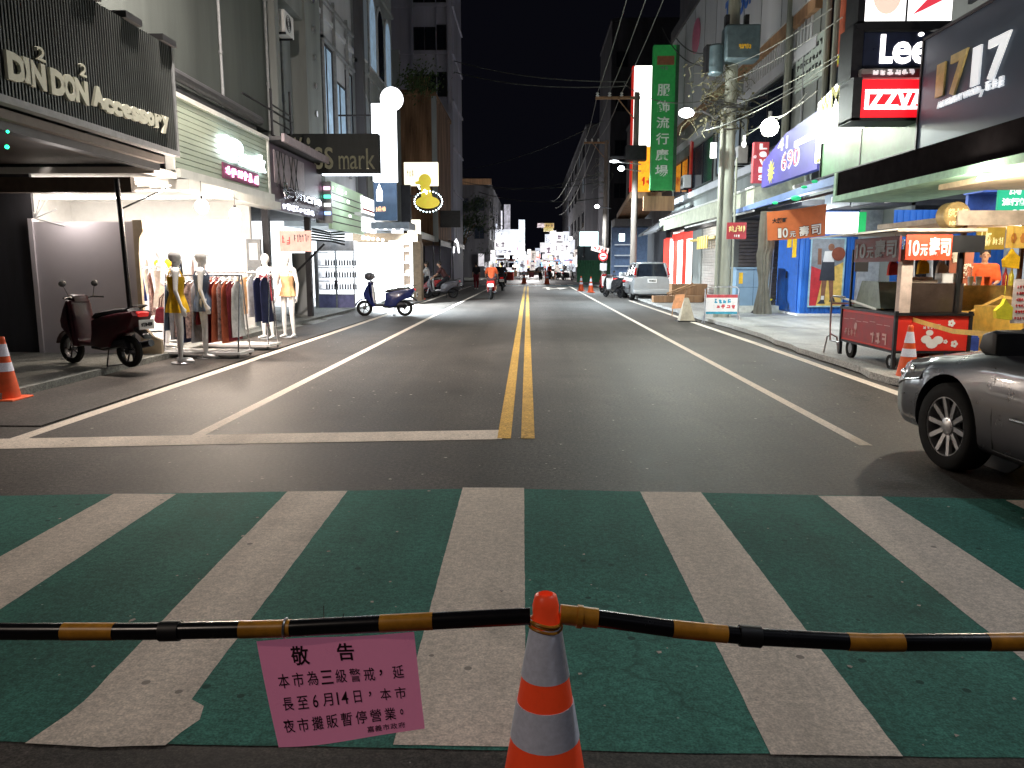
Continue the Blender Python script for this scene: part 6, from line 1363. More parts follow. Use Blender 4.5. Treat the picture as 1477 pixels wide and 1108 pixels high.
btext(b, '大阪町', .08, .34, .58, .76, .04, .006); part('dark_characters', b, 'black', t, smooth=False, fix=False)
# gathered curtain
t = thing('curtain', 'long gathered grey curtain tied near the bottom beside the blue kiosk', 'curtain', PY(1105, 450, 18.5)); b = MB(); vs = []; nl = 14; nn = 66
for j in range(nl + 1):
    v = j / nl; y_ = 305 + v * 148; c_ = PY(1104 - 4 * v + (3 if j < 6 else 0), y_, 18.5); wd = [.12, .13, .14, .15, .15, .15, .14, .13, .12, .10, .09, .11, .14, .17, .18][j]
    for k in range(nn): a = 2 * PI * k / nn; rr = 1 + .22 * math.sin(11 * a + v) + .1 * math.sin(5 * a); vs.append((c_.x + wd * rr * math.cos(a), 18.5 + wd * .6 * rr * math.sin(a), c_.z))
b.add(vs, [(j * nn + k, j * nn + (k + 1) % nn, (j + 1) * nn + (k + 1) % nn, (j + 1) * nn + k) for j in range(nl) for k in range(nn)]); part('cloth', b, mat('curtain_grey', (.2, .21, .2), .85, var=.2, scale=3), t, fix=False); b = MB(); b.tube([PY(1118, 320, 18.6), PY(1108, 445, 18.6)], .03, 6); part('pole', b, 'steel', t)
# blue kiosk
KY = 22.4
t = thing('kiosk', 'bright blue corrugated metal kiosk with a door and a large sports poster', 'kiosk', (8.7, 23.5, .09)); b = MB(); b.box(7.75, 9.75, KY, 24.6, .15, 3.1); part('body', b, 'kiosk_blue', t, smooth=False)
F = (Vector((7.75, KY, .15)), X1, Z1, -Y1); b = MB(); corr_sheet(b, F, 2.0, 2.9, .13, .03, .002); part('corrugated_wall', b, 'kiosk_blue', t, smooth=False, fix=False)
Fs = frame_at(7.75, 24.6, .15, 'R'); b = MB(); b.fbox(Fs, .15, 1.95, .02, 2.5, .002, .03); d = part('door', b, mat('door_blue', (.015, .1, .42), .4), t, smooth=False)
b = MB(); b.fbox(Fs, 1.0, 1.06, 1.0, 1.2, .03, .06); part('handle', b, 'dark_metal', d, smooth=False)
b = MB(); b.fbox(Fs, .9, 1.3, 1.9, 2.2, .031, .036); b.fbox(Fs, 1.4, 1.75, 1.6, 2.3, .031, .037); part('paper_notes', b, 'cloth_yellow', d, smooth=False)
b = MB(); b.box(7.65, 9.85, KY - .1, 24.7, .02, .15); part('base', b, 'white_paint', t, smooth=False)
F, w, h = FF(KY - .05, 1166, 1212, 345, 441); t = thing('poster', 'framed poster of a generic basketball player in dark shorts on red and yellow ground', 'poster', F[0]); b = MB(); b.fbox(F, 0, w, 0, h, 0, .02); part('yellow_ground', b, mat('post_yel', (.7, .48, .12), .5), t, smooth=False)
b = MB(); b.fbox(F, -.04, w + .04, -.04, 0, 0, .04); b.fbox(F, -.04, w + .04, h, h + .04, 0, .04); b.fbox(F, -.04, 0, 0, h, 0, .04); b.fbox(F, w, w + .04, 0, h, 0, .04); part('frame', b, mat('frame_blue', (.3, .5, .6), .4), t, smooth=False)
b = MB(); b.fpoly(F, [(0, 0), (w * .22, 0), (w * .42, h * .55), (0, h * .6)], .022, .024); part('red_ground', b, mat('post_red', (.5, .03, .04), .5), t, smooth=False)
b = MB(); b.fpoly(F, [(0, h * .6), (w * .45, h * .52), (w, h * .66), (w, h), (0, h)], .0245, .026); part('grey_ground', b, mat('post_grey', (.22, .24, .27), .5), t, smooth=False)
b = MB(); b.fpoly(F, [(w * .35, h * .06), (w * .47, h * .06), (w * .52, h * .42), (w * .36, h * .42)], .027, .029); b.fpoly(F, [(w * .64, h * .1), (w * .74, h * .1), (w * .72, h * .42), (w * .56, h * .42)], .027, .029); b.fpoly(F, [(w * .2, h * .62), (w * .32, h * .62), (w * .3, h * .86), (w * .19, h * .86)], .027, .029); b.fpoly(F, [(w * .6 + .09 * math.cos(i * .52), h * .88 + .1 * math.sin(i * .52)) for i in range(12)], .0272, .0292); part('figure_skin', b, mat('post_skin', (.22, .1, .06), .6), t, smooth=False)
b = MB(); b.fpoly(F, [(w * .28, h * .38), (w * .76, h * .38), (w * .72, h * .66), (w * .34, h * .68)], .0295, .031); b.fpoly(F, [(w * .25, h * .03), (w * .5, h * .03), (w * .46, h * .09), (w * .36, h * .09)], .0295, .031); b.fpoly(F, [(w * .62, h * .06), (w * .82, h * .06), (w * .76, h * .13), (w * .66, h * .12)], .0295, .031); part('figure_shorts', b, mat('post_navy', (.03, .035, .05), .6), t, smooth=False)
b = MB(); b.fpoly(F, [(w * .36, h * .66), (w * .7, h * .66), (w * .68, h * .82), (w * .4, h * .82)], .0315, .033); b.fpoly(F, [(w * .36, h * .09), (w * .46, h * .09), (w * .46, h * .15), (w * .37, h * .15)], .0315, .033); part('figure_shirt', b, 'white_paint', t, smooth=False)
b = MB(); q = F[0] + F[1] * w * .82 + F[2] * h * .78 + F[3] * .05; b.fpoly((q, X1, Z1, -Y1), [(.19 * math.cos(i * PI / 10), .19 * math.sin(i * PI / 10)) for i in range(20)], 0, .01); part('ball', b, mat('ball_brown', (.2, .05, .025), .6), t, smooth=False)
# white lit shop sign above kiosk with green end
F, w, h = FF(21.5, 1191, 1237, 306, 337); t = thing('light_box', 'glowing white light box with a green right end above the blue kiosk', 'light box', F[0]); b = MB(); b.fbox(F, 0, w, 0, h, -.2, 0); part('box', b, glow('kiosk_box', (1, 1, .98), 3), t, smooth=False); b = MB(); b.fbox(F, w, w + .2, 0, h, -.2, .01); part('green_end', b, glow('green_end', (.02, .45, .12), .6), t, smooth=False)
# black and white clothes shop beside kiosk
t = thing('clothes_shop', 'open shop with dark interior and blue shutter side behind the sushi cart', 'shop', (9.5, 17, .1)); b = MB(); b.box(11.8, 11.9, 9.2, 22.2, .1, 4.4); b.box(9.2, 11.8, 22.1, 22.2, .1, 4.4); part('wall', b, mat('shop_wall_grey', (.35, .37, .4), .7), t, smooth=False)
b = MB(); b.box(6.9, 11.9, 9.2, 22.2, 3.5, 3.6); part('ceiling', b, 'wall_interior', t, smooth=False)
F, w, h = FF(17.5, 1281, 1336, 303, 425); b = MB(); corr_sheet(b, F, w + 1.6, h, .14, .03); part('blue_shutter', b, 'kiosk_blue', t, smooth=False, fix=False)
for i, (px0, px1, s_) in enumerate(((1192, 1230, 'EDWIN'), (1231, 1275, 'Vogue'), (1279, 1334, 'Rock Power'))):
    F, w, h = FR(7.3, (px0, 281 - i * 3, 303 - i * 5), px1); t2 = thing('signboard', ['dark grey strip sign with white Latin letters under the mint fascia edge, leftmost', 'dark grey strip sign with white Latin letters in the middle under the mint edge', 'white framed strip sign reading Rock Power under the mint fascia edge'][i], 'signboard', F[0]); b = MB(); b.fbox(F, 0, w, 0, h, 0, .05); part('board', b, 'slate' if i < 2 else 'white_paint', t2, smooth=False) if 'slate' in M else None
    b = MB()
    if i == 2: text(b, 'Rock Power', F, w * .15, w * .85, h * .2, h * .7, .052, .06, bold=.03)
    else: squiggle(b, F, w * .25, w * .85, h * .3, h * .75, 5, .052, .06, th=.16, seed=200 + i)
    part('lettering', b, 'black' if i == 2 else 'white_paint', t2, smooth=False)
# clothing rack of black and white shirts
rail('clothes_rail', 'black rail of dark and white shirts, between the blue kiosk and the sushi cart', (8.0, 17.0, .1), (9.3, 17.0, .1), 1.95, cl(('black', 1.0), ('white', .8), ('black', .95), ('black', 1.0), ('white', .7), ('black', .9), ('grey', .8), ('black', .8), ('pink', .8), ('white', .9)), 11)
rail('clothes_rail', 'low black rail of striped shirts, under the dark one beside the kiosk', (8.0, 16.4, .1), (9.0, 16.4, .1), 1.0, cl(('black', .7), ('white', .7), ('black', .7), ('white', .7), ('black', .7), ('white', .7)), 12)
F, w, h = FF(16.2, 1233, 1252, 346, 392); t = thing('signboard', 'black board with a large grey brush character behind the sushi cart', 'signboard', F[0]); b = MB(); b.fbox(F, 0, w, 0, h, -.03, 0); part('board', b, 'black', t, smooth=False); b = MB(); text(b, '鐘', F, w * .1, w * .95, h * .3, h * .85, .002, .01, bold=.03); part('character', b, 'grey_paint', t, smooth=False)

# ================================================================== FOOD STALLS
def stall_light(*a): pass
# sushi cart: corner (4.9,10.46); left flank runs to (5.0,12.4)
cx, cy = 4.92, 10.5
t = thing('food_cart', 'red sushi cart on wheels with a roofed sign board and a glass case', 'food cart', (5.4, 11.3, .09))
x0, x1, y0, y1 = 4.93, 5.92, 10.5, 12.3
b = MB(); b.box(x0, x1, y0, y1, .36, .84); part('body', b, mat('cart_red', (.62, .03, .02), .4, var=.08), t, bev=.008)
F = frame_at(x0, y1, .36, 'R'); b = MB(); b.fbox(F, .04, 1.76, .03, .44, .002, .008); part('side_panel', b, mat('cart_maroon', (.28, .015, .02), .45), t, smooth=False)
b = MB()
for k in range(7): b.fbox(F, .1 + .23 * k, .28 + .23 * k, .33 + .015 * math.sin(k * 2), .337 + .015 * math.sin(k * 2), .009, .012)
squiggle(b, F, .15, .6, .08, .2, 4, .009, .012, th=.1, seed=101); squiggle(b, F, 1.05, 1.6, .05, .22, 3, .009, .012, th=.18, seed=102); b.fpoly(F, [(.55 + .05 * math.cos(i * .7), .24 + .06 * math.sin(i * .7)) for i in range(9)], .009, .012); part('white_pattern', b, mat('pattern_pink', (.55, .35, .33), .6), t, smooth=False)
F = frame_at(x0, y0, .36, 'F')
b = MB()
def flower(cu, cv, r):
    for k in range(5):
        a = 2 * PI * k / 5; b.fpoly(F, [(cu + r * .6 * math.cos(a) + r * .42 * math.cos(i * PI / 4), cv + r * .6 * math.sin(a) + r * .42 * math.sin(i * PI / 4)) for i in range(8)], .002 + k * .0004, .006 + k * .0004)
flower(.74, .38, .05); flower(.8, .1, .05); flower(.68, .13, .03)
for u, v, r in ((.42, .16, .07), (.5, .1, .08), (.58, .15, .07), (.46, .25, .05)): b.fpoly(F, [(u + r * math.cos(i * PI / 6), v + r * .8 * math.sin(i * PI / 6)) for i in range(12)], .002, .0045 + u * .002)
b.fbox(F, .34, .6, .36, .366, .002, .005); squiggle(b, F, .36, .6, .3, .34, 5, .002, .005, th=.2, seed=103); part('white_print', b, 'white_paint', t, smooth=False)
b = MB()
for xx in (x0 + .0, x1 - .0):
    for yy in (y0, y1): b.box(xx - .022, xx + .022, yy - .022, yy + .022, .12, .9)
b.box(x0 - .03, x1 + .03, y0 - .03, y1 + .03, .84, .875); b.box(x0 - .015, x1 + .015, y0 - .015, y1 + .015, .33, .36); part('frame', b, 'dark_metal', t, smooth=False)
b = MB(); b.tube([(x0 - .02, y1 + .0, .30), (x0 - .02, y1 + .38, .30), (x0 - .02, y1 + .42, .5), (x0 - .02, y1 + .42, .98), (x0 - .02, y1 + .36, 1.02), (x0 - .02, y1 - .1, 1.02)], .016, 8); b.tube([(x1, y1, .3), (x1, y1 + .38, .3), (x1, y1 + .42, .95), (x1, y1, 1.02)], .016, 8); b.tube([(x0 - .02, y1 + .42, .9), (x1, y1 + .42, .9)], .016, 8)
b.tube([(x0 - .1, y1 + .42, .09), (x0 - .06, y1 + .42, .35), (x0 + .0, y1 + .42, .4), (x0 + .1, y1 + .42, .35), (x0 + .14, y1 + .42, .09)], .016, 8); part('push_handle', b, 'steel', t)
for xx in (x0 + .07, x1 - .07):
    for yy in (y1 - .25, y0 + .2):
        b = MB(); r_ = .15 if yy > 11 else .1; b.lathe([(r_ * .55, -.028), (r_, -.028), (r_, .028), (r_ * .55, .028)], (xx, yy, r_ + .09), 20, axis='X', loop=True); w_ = part('wheel', b, 'rubber', t); b = MB(); b.lathe([(r_ * .6, -.02), (r_ * .6, .02)], (xx, yy, r_ + .09), 16, axis='X'); part('rim', b, 'steel', w_)
# glass case on the far part of the top
b = MB(); p = [(y1 - .05, .88), (y1 - .3, .93), (y1 - .5, 1.28), (y0 + .75, 1.28), (y0 + .62, .9)]
for xx in (x0 + .05,):
    vs = [(x0 + .06, a, z) for a, z in p] + [(x1 - .25, a, z) for a, z in p]; k = len(p); b.add(vs, [tuple(range(k)), tuple(range(k, 2 * k))] + [(i, (i + 1) % k, (i + 1) % k + k, i + k) for i in range(k)])
part('glass_case', b, mat('case_glass', (.16, .2, .16), .12), t, smooth=False)
b = MB(); b.tube([(x0 + .05, y1 + .2, 1.0), (x0 + .05, y1 - .3, .96), (x0 + .05, y0 + .7, .88)], .02, 6); part('case_rail', b, 'awning_white', t)
# front counter: dark case
b = MB(); b.box(x0 + .2, x1 - .1, y0 + .05, y0 + .5, .88, 1.27); part('dark_case', b, mat('smoke', (.05, .035, .03), .2), t, smooth=False)
b = MB(); b.box(x0 + .02, x0 + .17, y0 - .01, y0 + .1, .88, 1.72); part('white_post', b, mat('pinkish', (.6, .48, .42), .6), t, smooth=False)
b = MB(); b.box(x1 - .22, x1 - .17, y0 + .0, y0 + .05, .88, 1.7); b.box(x0 + .02, x0 + .05, y1 - .2, y1 - .17, .88, 1.75); part('roof_post', b, 'dark_metal', t, smooth=False)
b = MB(); b.box(x0 - .12, x1 + .05, y0 - .12, y1 - .1, 1.95, 1.99); part('roof', b, mat('roof_tan', (.4, .32, .25), .5), t, smooth=False)
b = MB(); b.add([(x0 - .12, y0 - .12, 1.99), (x0 - .12, y1 - .1, 1.99), (x0 - .62, y1 - .1, 1.93), (x0 - .62, y0 - .0, 1.93), (x0 - .12, y0 - .12, 1.97), (x0 - .12, y1 - .1, 1.97), (x0 - .62, y1 - .1, 1.91), (x0 - .62, y0 - .0, 1.91)], [(0, 1, 2, 3), (4, 5, 6, 7), (0, 3, 7, 4), (2, 3, 7, 6), (1, 2, 6, 5)]); part('side_flap', b, 'awning_white', t, smooth=False)
def sushi_board(F, w, h, m_, seed, lm):
    b = MB(); b.fbox(F, 0, w, 0, h, -.03, 0); p_ = part('sign_board', b, m_, t, smooth=False)
    b = MB()
    b.fbox(F, w * .065, w * .10, h * .16, h * .78, .002, .008); b.fpoly(F, [(w * .04, h * .62), (w * .065, h * .66), (w * .065, h * .78)], .002, .008)
    for s_, u0, u1, v1 in (('0', .14, .29, .78), ('元', .31, .47, .62), ('壽', .50, .73, .9), ('司', .75, .96, .84)): text(b, s_, F, w * u0, w * u1, h * .16, h * v1, .002, .008, bold=.03)
    part('lettering', b, lm, p_, smooth=False)
sushi_board((Vector((x0 + .02, y0 - .08, 1.58)), X1, Z1, -Y1), .60, .33, mat('board_red', (.6, .06, .02), .5), 1, 'white_paint')
sushi_board((Vector((x0 - .05, y1 - .42, 1.56)), -Y1, Z1, -X1), 1.42, .34, mat('board_dark_red', (.14, .015, .015), .5), 2, 'grey_paint')
b = MB(); b.box(x0 + .62, x1 + .05, y0 - .09, y0 - .05, 1.68, 1.9); part('black_board', b, 'black', t, smooth=False)
for i, (px, py, c_, lab) in enumerate(((1288, 388, 'cloth_red', 'red shopping bag hanging left of the pale cart post'), (1331, 386, 'cloth_yellow', 'yellow shopping bag hanging inside the sushi cart opening'), (1358, 390, 'cloth_cream', 'cream bag hanging at the right post of the sushi cart'))):
    q = PY(px, py, 10.9); b = MB(); b.fpoly((q, X1, Z1, -Y1), [(-.07, -.09), (.08, -.08), (.07, .05), (.03, .09), (.02, .14), (0, .07), (-.03, .12), (-.06, .05)], -.03, .03); b.tube([q + Vector((0, 0, .1)), Vector((q.x, q.y, 1.93))], .003, 4); solo('plastic_bag', b, c_, lab, 'bag')
b = MB(); F = FF(15.0, 1262, 1275, 388, 446)[0]
# yellow snack stall behind and right of the cart
t = thing('food_stall', 'yellow and brown snack stall with hanging menu boards right of the sushi cart', 'food stall', (8, 11.5, .09)); sx0, sx1, sy0, sy1 = 6.25, 9.2, 11.6, 13.2
b = MB(); b.box(sx0, sx1, sy0, sy1, .12, .86); part('counter', b, mat('stall_olive', (.32, .25, .06), .5, var=.3), t, smooth=False)
b = MB(); b.box(sx0, sx1 + .1, sy0 - .1, sy1, .86, .92); b.fbox((Vector((sx0, sy0, .92)), X1, Z1, -Y1), 0, 2.4, 0, .3, -.05, .0); part('counter_top', b, mat('stall_gold', (.55, .36, .12), .4, var=.4, scale=6), t, smooth=False)
b = MB(); F = (Vector((sx0, sy0 - .004, .12)), X1, Z1, -Y1); b.fbox(F, .35, 2.0, .32, .72, .002, .01); part('price_panel', b, mat('price_grey', (.3, .27, .2), .5), t, smooth=False)
b = MB()
for k in range(5):
    for j in range(4): squiggle(b, F, .4 + .3 * k, .6 + .3 * k, .36 + .09 * j, .42 + .09 * j, 2, .011, .014, th=.2, seed=300 + k * 5 + j)
part('price_writing', b, 'wood', t, smooth=False)
b = MB(); b.box(5.95, 9.6, sy0 - .6, sy1 + .4, 2.12, 2.2); part('roof', b, mat('roof_cream', (.55, .46, .38), .5), t, smooth=False)
b = MB(); b.box(5.9, 9.6, sy0 - .62, sy0 - .58, 2.06, 2.26); part('roof_edge', b, mat('roof_cream', (.55, .46, .38), .5), t, smooth=False)
b = MB()
for xx in (6.3, 7.15, 9.1): b.box(xx, xx + .05, sy0 - .05, sy0, .9, 2.12); b.box(xx, xx + .05, sy1 - .05, sy1, .9, 2.12)
part('post', b, mat('rust_post', (.12, .05, .03), .5, .3), t, smooth=False)
F, w, h = FF(11.0, 1408, 1448, 328, 360); b = MB(); b.fbox(F, 0, w, 0, h, -.04, 0); p_ = part('menu_board', b, mat('board_gold', (.4, .28, .05), .4), t, smooth=False); b = MB(); text(b, '大杯', F, w * .04, w * .5, h * .15, h * .8, .002, .008, bold=.03); squiggle(b, F, w * .55, w * .95, h * .2, h * .55, 4, .002, .008, th=.2, seed=311); part('lettering', b, mat('letter_cream', (.8, .72, .4), .4, emit=(1, .85, .4), es=.4), p_, smooth=False)
F, w, h = FF(10.95, 1452, 1500, 326, 358); b = MB(); b.fbox(F, 0, w, 0, h, -.04, 0); p_ = part('menu_board', b, mat('board_yellow', (.75, .5, .12), .4), t, smooth=False, label='yellow board with fried chicken shapes'); b = MB()
for k in range(3): b.fpoly(F, [(w * (.18 + .28 * k) + .04 * math.cos(i), h * .45 + .075 * math.sin(i)) for i in range(6)], .002, .01)
part('food_shapes', b, mat('fried', (.5, .2, .05), .6), p_, smooth=False)
# brown banner with brush characters
F, w, h = FF(13.6, 1362, 1396, 360, 470); t = thing('cloth_banner', 'brown wooden-look banner with large white brush characters behind the stalls', 'banner', F[0]); b = MB(); b.fbox(F, 0, w, 0, h, -.02, 0); part('cloth', b, mat('banner_brown', (.26, .08, .05), .6, var=.3, streak=True), t, smooth=False); b = MB()
text(b, '香', F, w * .05, w * .45, h * .83, h * .99, .002, .01, bold=.05); text(b, '雞', F, w * .5, w * 1.0, h * .62, h * .82, .002, .01, bold=.05); text(b, '排', F, w * .3, w * .85, h * .38, h * .56, .002, .01, bold=.05); text(b, '吉', F, w * .1, w * .5, h * .12, h * .34, .002, .01, bold=.05); part('lettering', b, mat('char_white', (.8, .8, .78), .6), t, smooth=False)
b = MB(); text(b, '炸', F, w * .04, w * .36, h * .5, h * .62, .002, .012, bold=.04); part('red_character', b, 'red_paint', t, smooth=False)
# round barrel sign
q = PY(1373, 311, 11.2); t = thing('barrel_sign', 'round gold drum sign with 超大杯 1000cc standing on the stall roof', 'sign', q); b = MB(); b.lathe([(.165, -.12), (.185, -.10), (.185, .12), (.165, .14)], q + Vector((.03, .02, 0)), 32, axis='Y'); part('drum', b, mat('drum_gold', (.5, .36, .16), .35, .3), t)
F = (q + Vector((.03, -.101, -.2)), X1, Z1, -Y1); b = MB(); text(b, '超大杯', F, -.14, .13, .17, .29, .002, .01, bold=.03); text(b, '1000cc', F, -.11, .1, .06, .12, .002, .01, bold=.02); text(b, '十', F, -.03, .03, .32, .39, .002, .01, bold=.03) if 0 else None; part('lettering', b, mat('letter_cream', (.8, .72, .4), .4, emit=(1, .85, .4), es=.4), t, smooth=False)
b = MB(); b.tube([q + Vector((0, 0, -.3)), q + Vector((0, 0, -.17))], .02, 6); part('stem', b, 'dark_metal', t)
# green hanging sign
F, w, h = FF(13.2, 1437, 1490, 262, 318); t = thing('hanging_sign', 'bright green sign reading 流行館 2F at the right edge', 'sign', F[0]); b = MB(); b.fbox(F, 0, w, 0, h, -.05, 0); part('board', b, glow('green_sign', (.01, .38, .2), .5), t, smooth=False); b = MB(); text(b, '流行館', F, w * .1, w * .8, h * .38, h * .58, .002, .01, bold=.03); text(b, '2F', F, w * .4, w * .75, h * .04, h * .28, .002, .01, bold=.02); text(b, '廣場', F, w * .28, w * .6, h * .66, h * .9, .002, .01, bold=.03); part('lettering', b, glow('lit_white_soft', (.9, .95, 1), .6), t, smooth=False)
F, w, h = FF(16.5, 1394, 1437, 265, 318); b = MB(); b.fbox(F, 0, w + .5, 0, h, -.1, 0); b.fbox(F, -.05, w, h * .7, h * 1.1, -.1, .6); solo('wall_panel', b, mat('royal_blue', (.04, .1, .4), .5), 'royal blue wall panel left of the green 2F sign', 'panel', smooth=False)
F, w, h = FF(15.5, 1400, 1431, 306, 320); b = MB(); b.fbox(F, 0, w, 0, h, -.03, 0); solo('signboard', b, 'cloth_pink', 'small pink sign under the royal blue panel', 'signboard', smooth=False)
F, w, h = FR(5.75, (1354, 245, 266), 1520); t = thing('fascia_box', 'cream lit box fascia with a downlight at the right edge under the dark fascia', 'fascia', F[0]); b = MB(); b.fbox(F, 0, w, -.08, h * .9, -1.5, 0); part('box', b, mat('cream_fascia', (.6, .48, .33), .5), t, smooth=False)
q = PY(1418, 252, 9.7); b = MB(); b.lathe([(.07, -.03), (.06, 0)], q - Vector((0, 0, .03)), 16); part('downlight', b, glow('spot_hot', (1, .95, .85), 20), t)
# right-hand yellow stall
t = thing('food_stall', 'yellow stall corner with pinned papers at the far right behind the car', 'food stall', (7.2, 9.8, .09)); b = MB(); b.box(6.35, 8.6, 10.0, 11.2, .12, .95); part('counter', b, mat('stall_yellow', (.7, .42, .06), .5), t, smooth=False)
F, w, h = FF(9.97, 1456, 1510, 395, 470); b = MB(); b.fbox(F, 0, w, h * .05, h * .9, 0, .01); p_ = part('price_sheet', b, mat('paper_pink', (.7, .62, .6), .6), t, smooth=False); b = MB()
for j in range(6): squiggle(b, F, .04, w * .5, h * (.12 + .12 * j), h * (.18 + .12 * j), 6, .011, .013, th=.2, seed=330 + j)
part('writing', b, 'red_paint', p_, smooth=False)
b = MB(); b.box(6.33, 6.38, 9.97, 10.02, .1, 2.1); part('post', b, 'steel', t, smooth=False)
for i, (px, py, y_) in enumerate(((1447, 448, 9.9), (1458, 375, 10.9))):
    q = PY(px, py, y_); b = MB(); b.fpoly((q, X1, Z1, -Y1), [(-.09, -.1), (.1, -.12), (.1, .04), (.03, .1), (.0, .15), (-.03, .08), (-.11, .0)], -.035, .035); b.tube([q + Vector((0, 0, .12)), q + Vector((0, 0, .45))], .003, 4); solo('plastic_bag', b, 'bag_yellow' if i == 0 else 'cloth_yellow', ['bright yellow plastic bag tied on the stall corner just above the car', 'yellow plastic bag hanging from the stall roof near the menu boards'][i], 'bag') if 'bag_yellow' in M else None
# small goods on the counters
def item(name, lab, cat, q, kind, m_):
    b = MB(); q = Vector(q)
    if kind == 'cup': b.lathe([(.03, 0), (.042, .12), (.044, .125), (.03, .13)], q, 14)
    if kind == 'bottle': b.lathe([(.035, 0), (.037, .14), (.02, .18), (.012, .24), (.004, .26)], q, 14)
    if kind == 'tray': b.box(q.x - .2, q.x + .2, q.y - .14, q.y + .14, q.z, q.z + .04); [b.sphere(q + Vector((-.14 + .07 * i, -.06 + .06 * j, .055)), .03, 8, sc=(1.2, .9, .8)) for i in range(5) for j in range(3)]
    if kind == 'box': b.box(q.x - .12, q.x + .12, q.y - .09, q.y + .09, q.z, q.z + .13)
    if kind == 'pot': b.lathe([(.13, 0), (.15, .03), (.15, .2), (.16, .21), (.1, .24), (.02, .26), (.02, .29)], q, 24)
    solo(name, b, m_, lab, cat)
item('cup', 'white paper cup on the snack stall counter, leftmost of three', 'cup', (6.5, 11.62, 1.22), 'cup', 'white_paint'); item('cup', 'white paper cup on the snack stall counter, middle of three', 'cup', (6.62, 11.62, 1.22), 'cup', 'white_paint'); item('cup', 'orange paper cup on the snack stall counter, right of two white ones', 'cup', (6.74, 11.62, 1.22), 'cup', 'cloth_orange')
item('sauce_bottle', 'red sauce bottle on the snack stall counter', 'bottle', (7.0, 11.62, 1.22), 'bottle', 'red_paint'); item('sauce_bottle', 'yellow sauce bottle beside the red one on the snack stall', 'bottle', (7.1, 11.64, 1.22), 'bottle', 'bag_yellow')
item('food_tray', 'tray of fried snacks on the snack stall counter', 'tray', (7.6, 12.0, .93), 'tray', 'stall_gold'); item('cooking_pot', 'steel cooking pot on the far yellow stall counter', 'pot', (7.3, 10.5, .95), 'pot', 'steel'); item('cardboard_box', 'brown box on the yellow stall counter behind the price sheet', 'box', (6.75, 10.4, .95), 'box', 'wood')
item('food_tray', 'tray of sushi rolls on the front counter of the red cart', 'tray', (5.35, 10.85, 1.275), 'tray', 'cloth_cream'); item('napkin_box', 'white napkin box on the front counter of the red cart', 'box', (5.72, 10.8, 1.275), 'box', 'white_paint')
item('gas_cylinder', 'grey pot standing on the pavement under the yellow stall', 'pot', (6.1, 10.9, .09), 'pot', 'grey_paint')
b = MB(); b.box(6.05, 6.5, 11.0, 11.35, .09, .5); b.box(6.08, 6.47, 11.03, 11.32, .5, .52); solo('storage_crate', b, 'cloth_blue', 'blue plastic crate on the pavement between the cart and the snack stall', 'crate', bev=.01)
b = MB(); b.lathe([(.16, 0), (.2, .35), (.21, .36)], (6.1, 12.2, .09), 20); solo('bucket', b, 'cloth_red', 'red bucket beside the near post of the snack stall', 'bucket')
# caution tape
b = MB(); pts = [PY(1268, 447, 11.6), PY(1300, 456, 10.9), PY(1330, 465, 10.2), PY(1375, 478, 9.4), PY(1440, 483, 8.6), PY(1500, 484, 8.0)]
vs = []
for p in pts: vs += [p + Vector((0, 0, .03)), p - Vector((0, 0, .03))]
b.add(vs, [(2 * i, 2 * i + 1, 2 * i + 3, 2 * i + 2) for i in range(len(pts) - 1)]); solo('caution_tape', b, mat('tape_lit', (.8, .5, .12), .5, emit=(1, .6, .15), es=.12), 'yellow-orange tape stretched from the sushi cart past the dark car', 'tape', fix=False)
b = MB(); pts = [PY(1356, 452, 11.0), PY(1400, 450, 11.2), PY(1445, 428, 11.0), PY(1480, 434, 10.5)]; vs = []
for p in pts: vs += [p + Vector((0, 0, .02)), p - Vector((0, 0, .02))]
b.add(vs, [(2 * i, 2 * i + 1, 2 * i + 3, 2 * i + 2) for i in range(len(pts) - 1)]); solo('caution_tape', b, mat('tape_lit', (.8, .5, .12), .5), 'thin upper strand of tape in front of the snack stall price panel', 'tape', fix=False)
cone('orange traffic cone with pale bands in front of the red sushi cart', (4.9, 10.02, .0), .75, 'orange_cone')
cone('faded orange cone with one pale band at the left edge', (-5.93, 8.45, 0), .72, 'orange_cone')
for i, (px, py, h, lab) in enumerate(((607, 432, .8, 'tall orange cone at the corner of the tan shop wall by the red scooter'), (838, 420, .9, 'orange cone at the right kerb, left of the pair beyond the minivan'), (852, 422, .9, 'orange cone at the right kerb, right of the pair beyond the minivan'), (722, 409, 1.1, 'distant orange cone just right of the riders at the far crossing'), (756, 409, 1.1, 'distant orange cone beside the small pink notice at the far crossing'), (789, 410, 1.1, 'distant red cone right of the small pink notice at the far crossing'))):
    q = G(px, py); cone(lab, (q.x, q.y, 0), h, 'orange_cone')
q = G(763, 408); b = MB(); b.box(q.x - .9, q.x + 1.6, q.y - .02, q.y + .02, .95, 1.0); b.box(q.x - 3.4, q.x - .9, q.y - .02, q.y + .02, .95, 1.0); solo('striped_bar', b, 'pole_orange', 'distant bar linking the cones at the far crossing', 'barrier bar')
b = MB(); b.box(q.x - .0, q.x + .45, q.y - .04, q.y - .03, .5, .95); solo('paper_notice', b, 'cloth_pink', 'tiny pink notice hanging between the distant cones', 'notice', smooth=False)
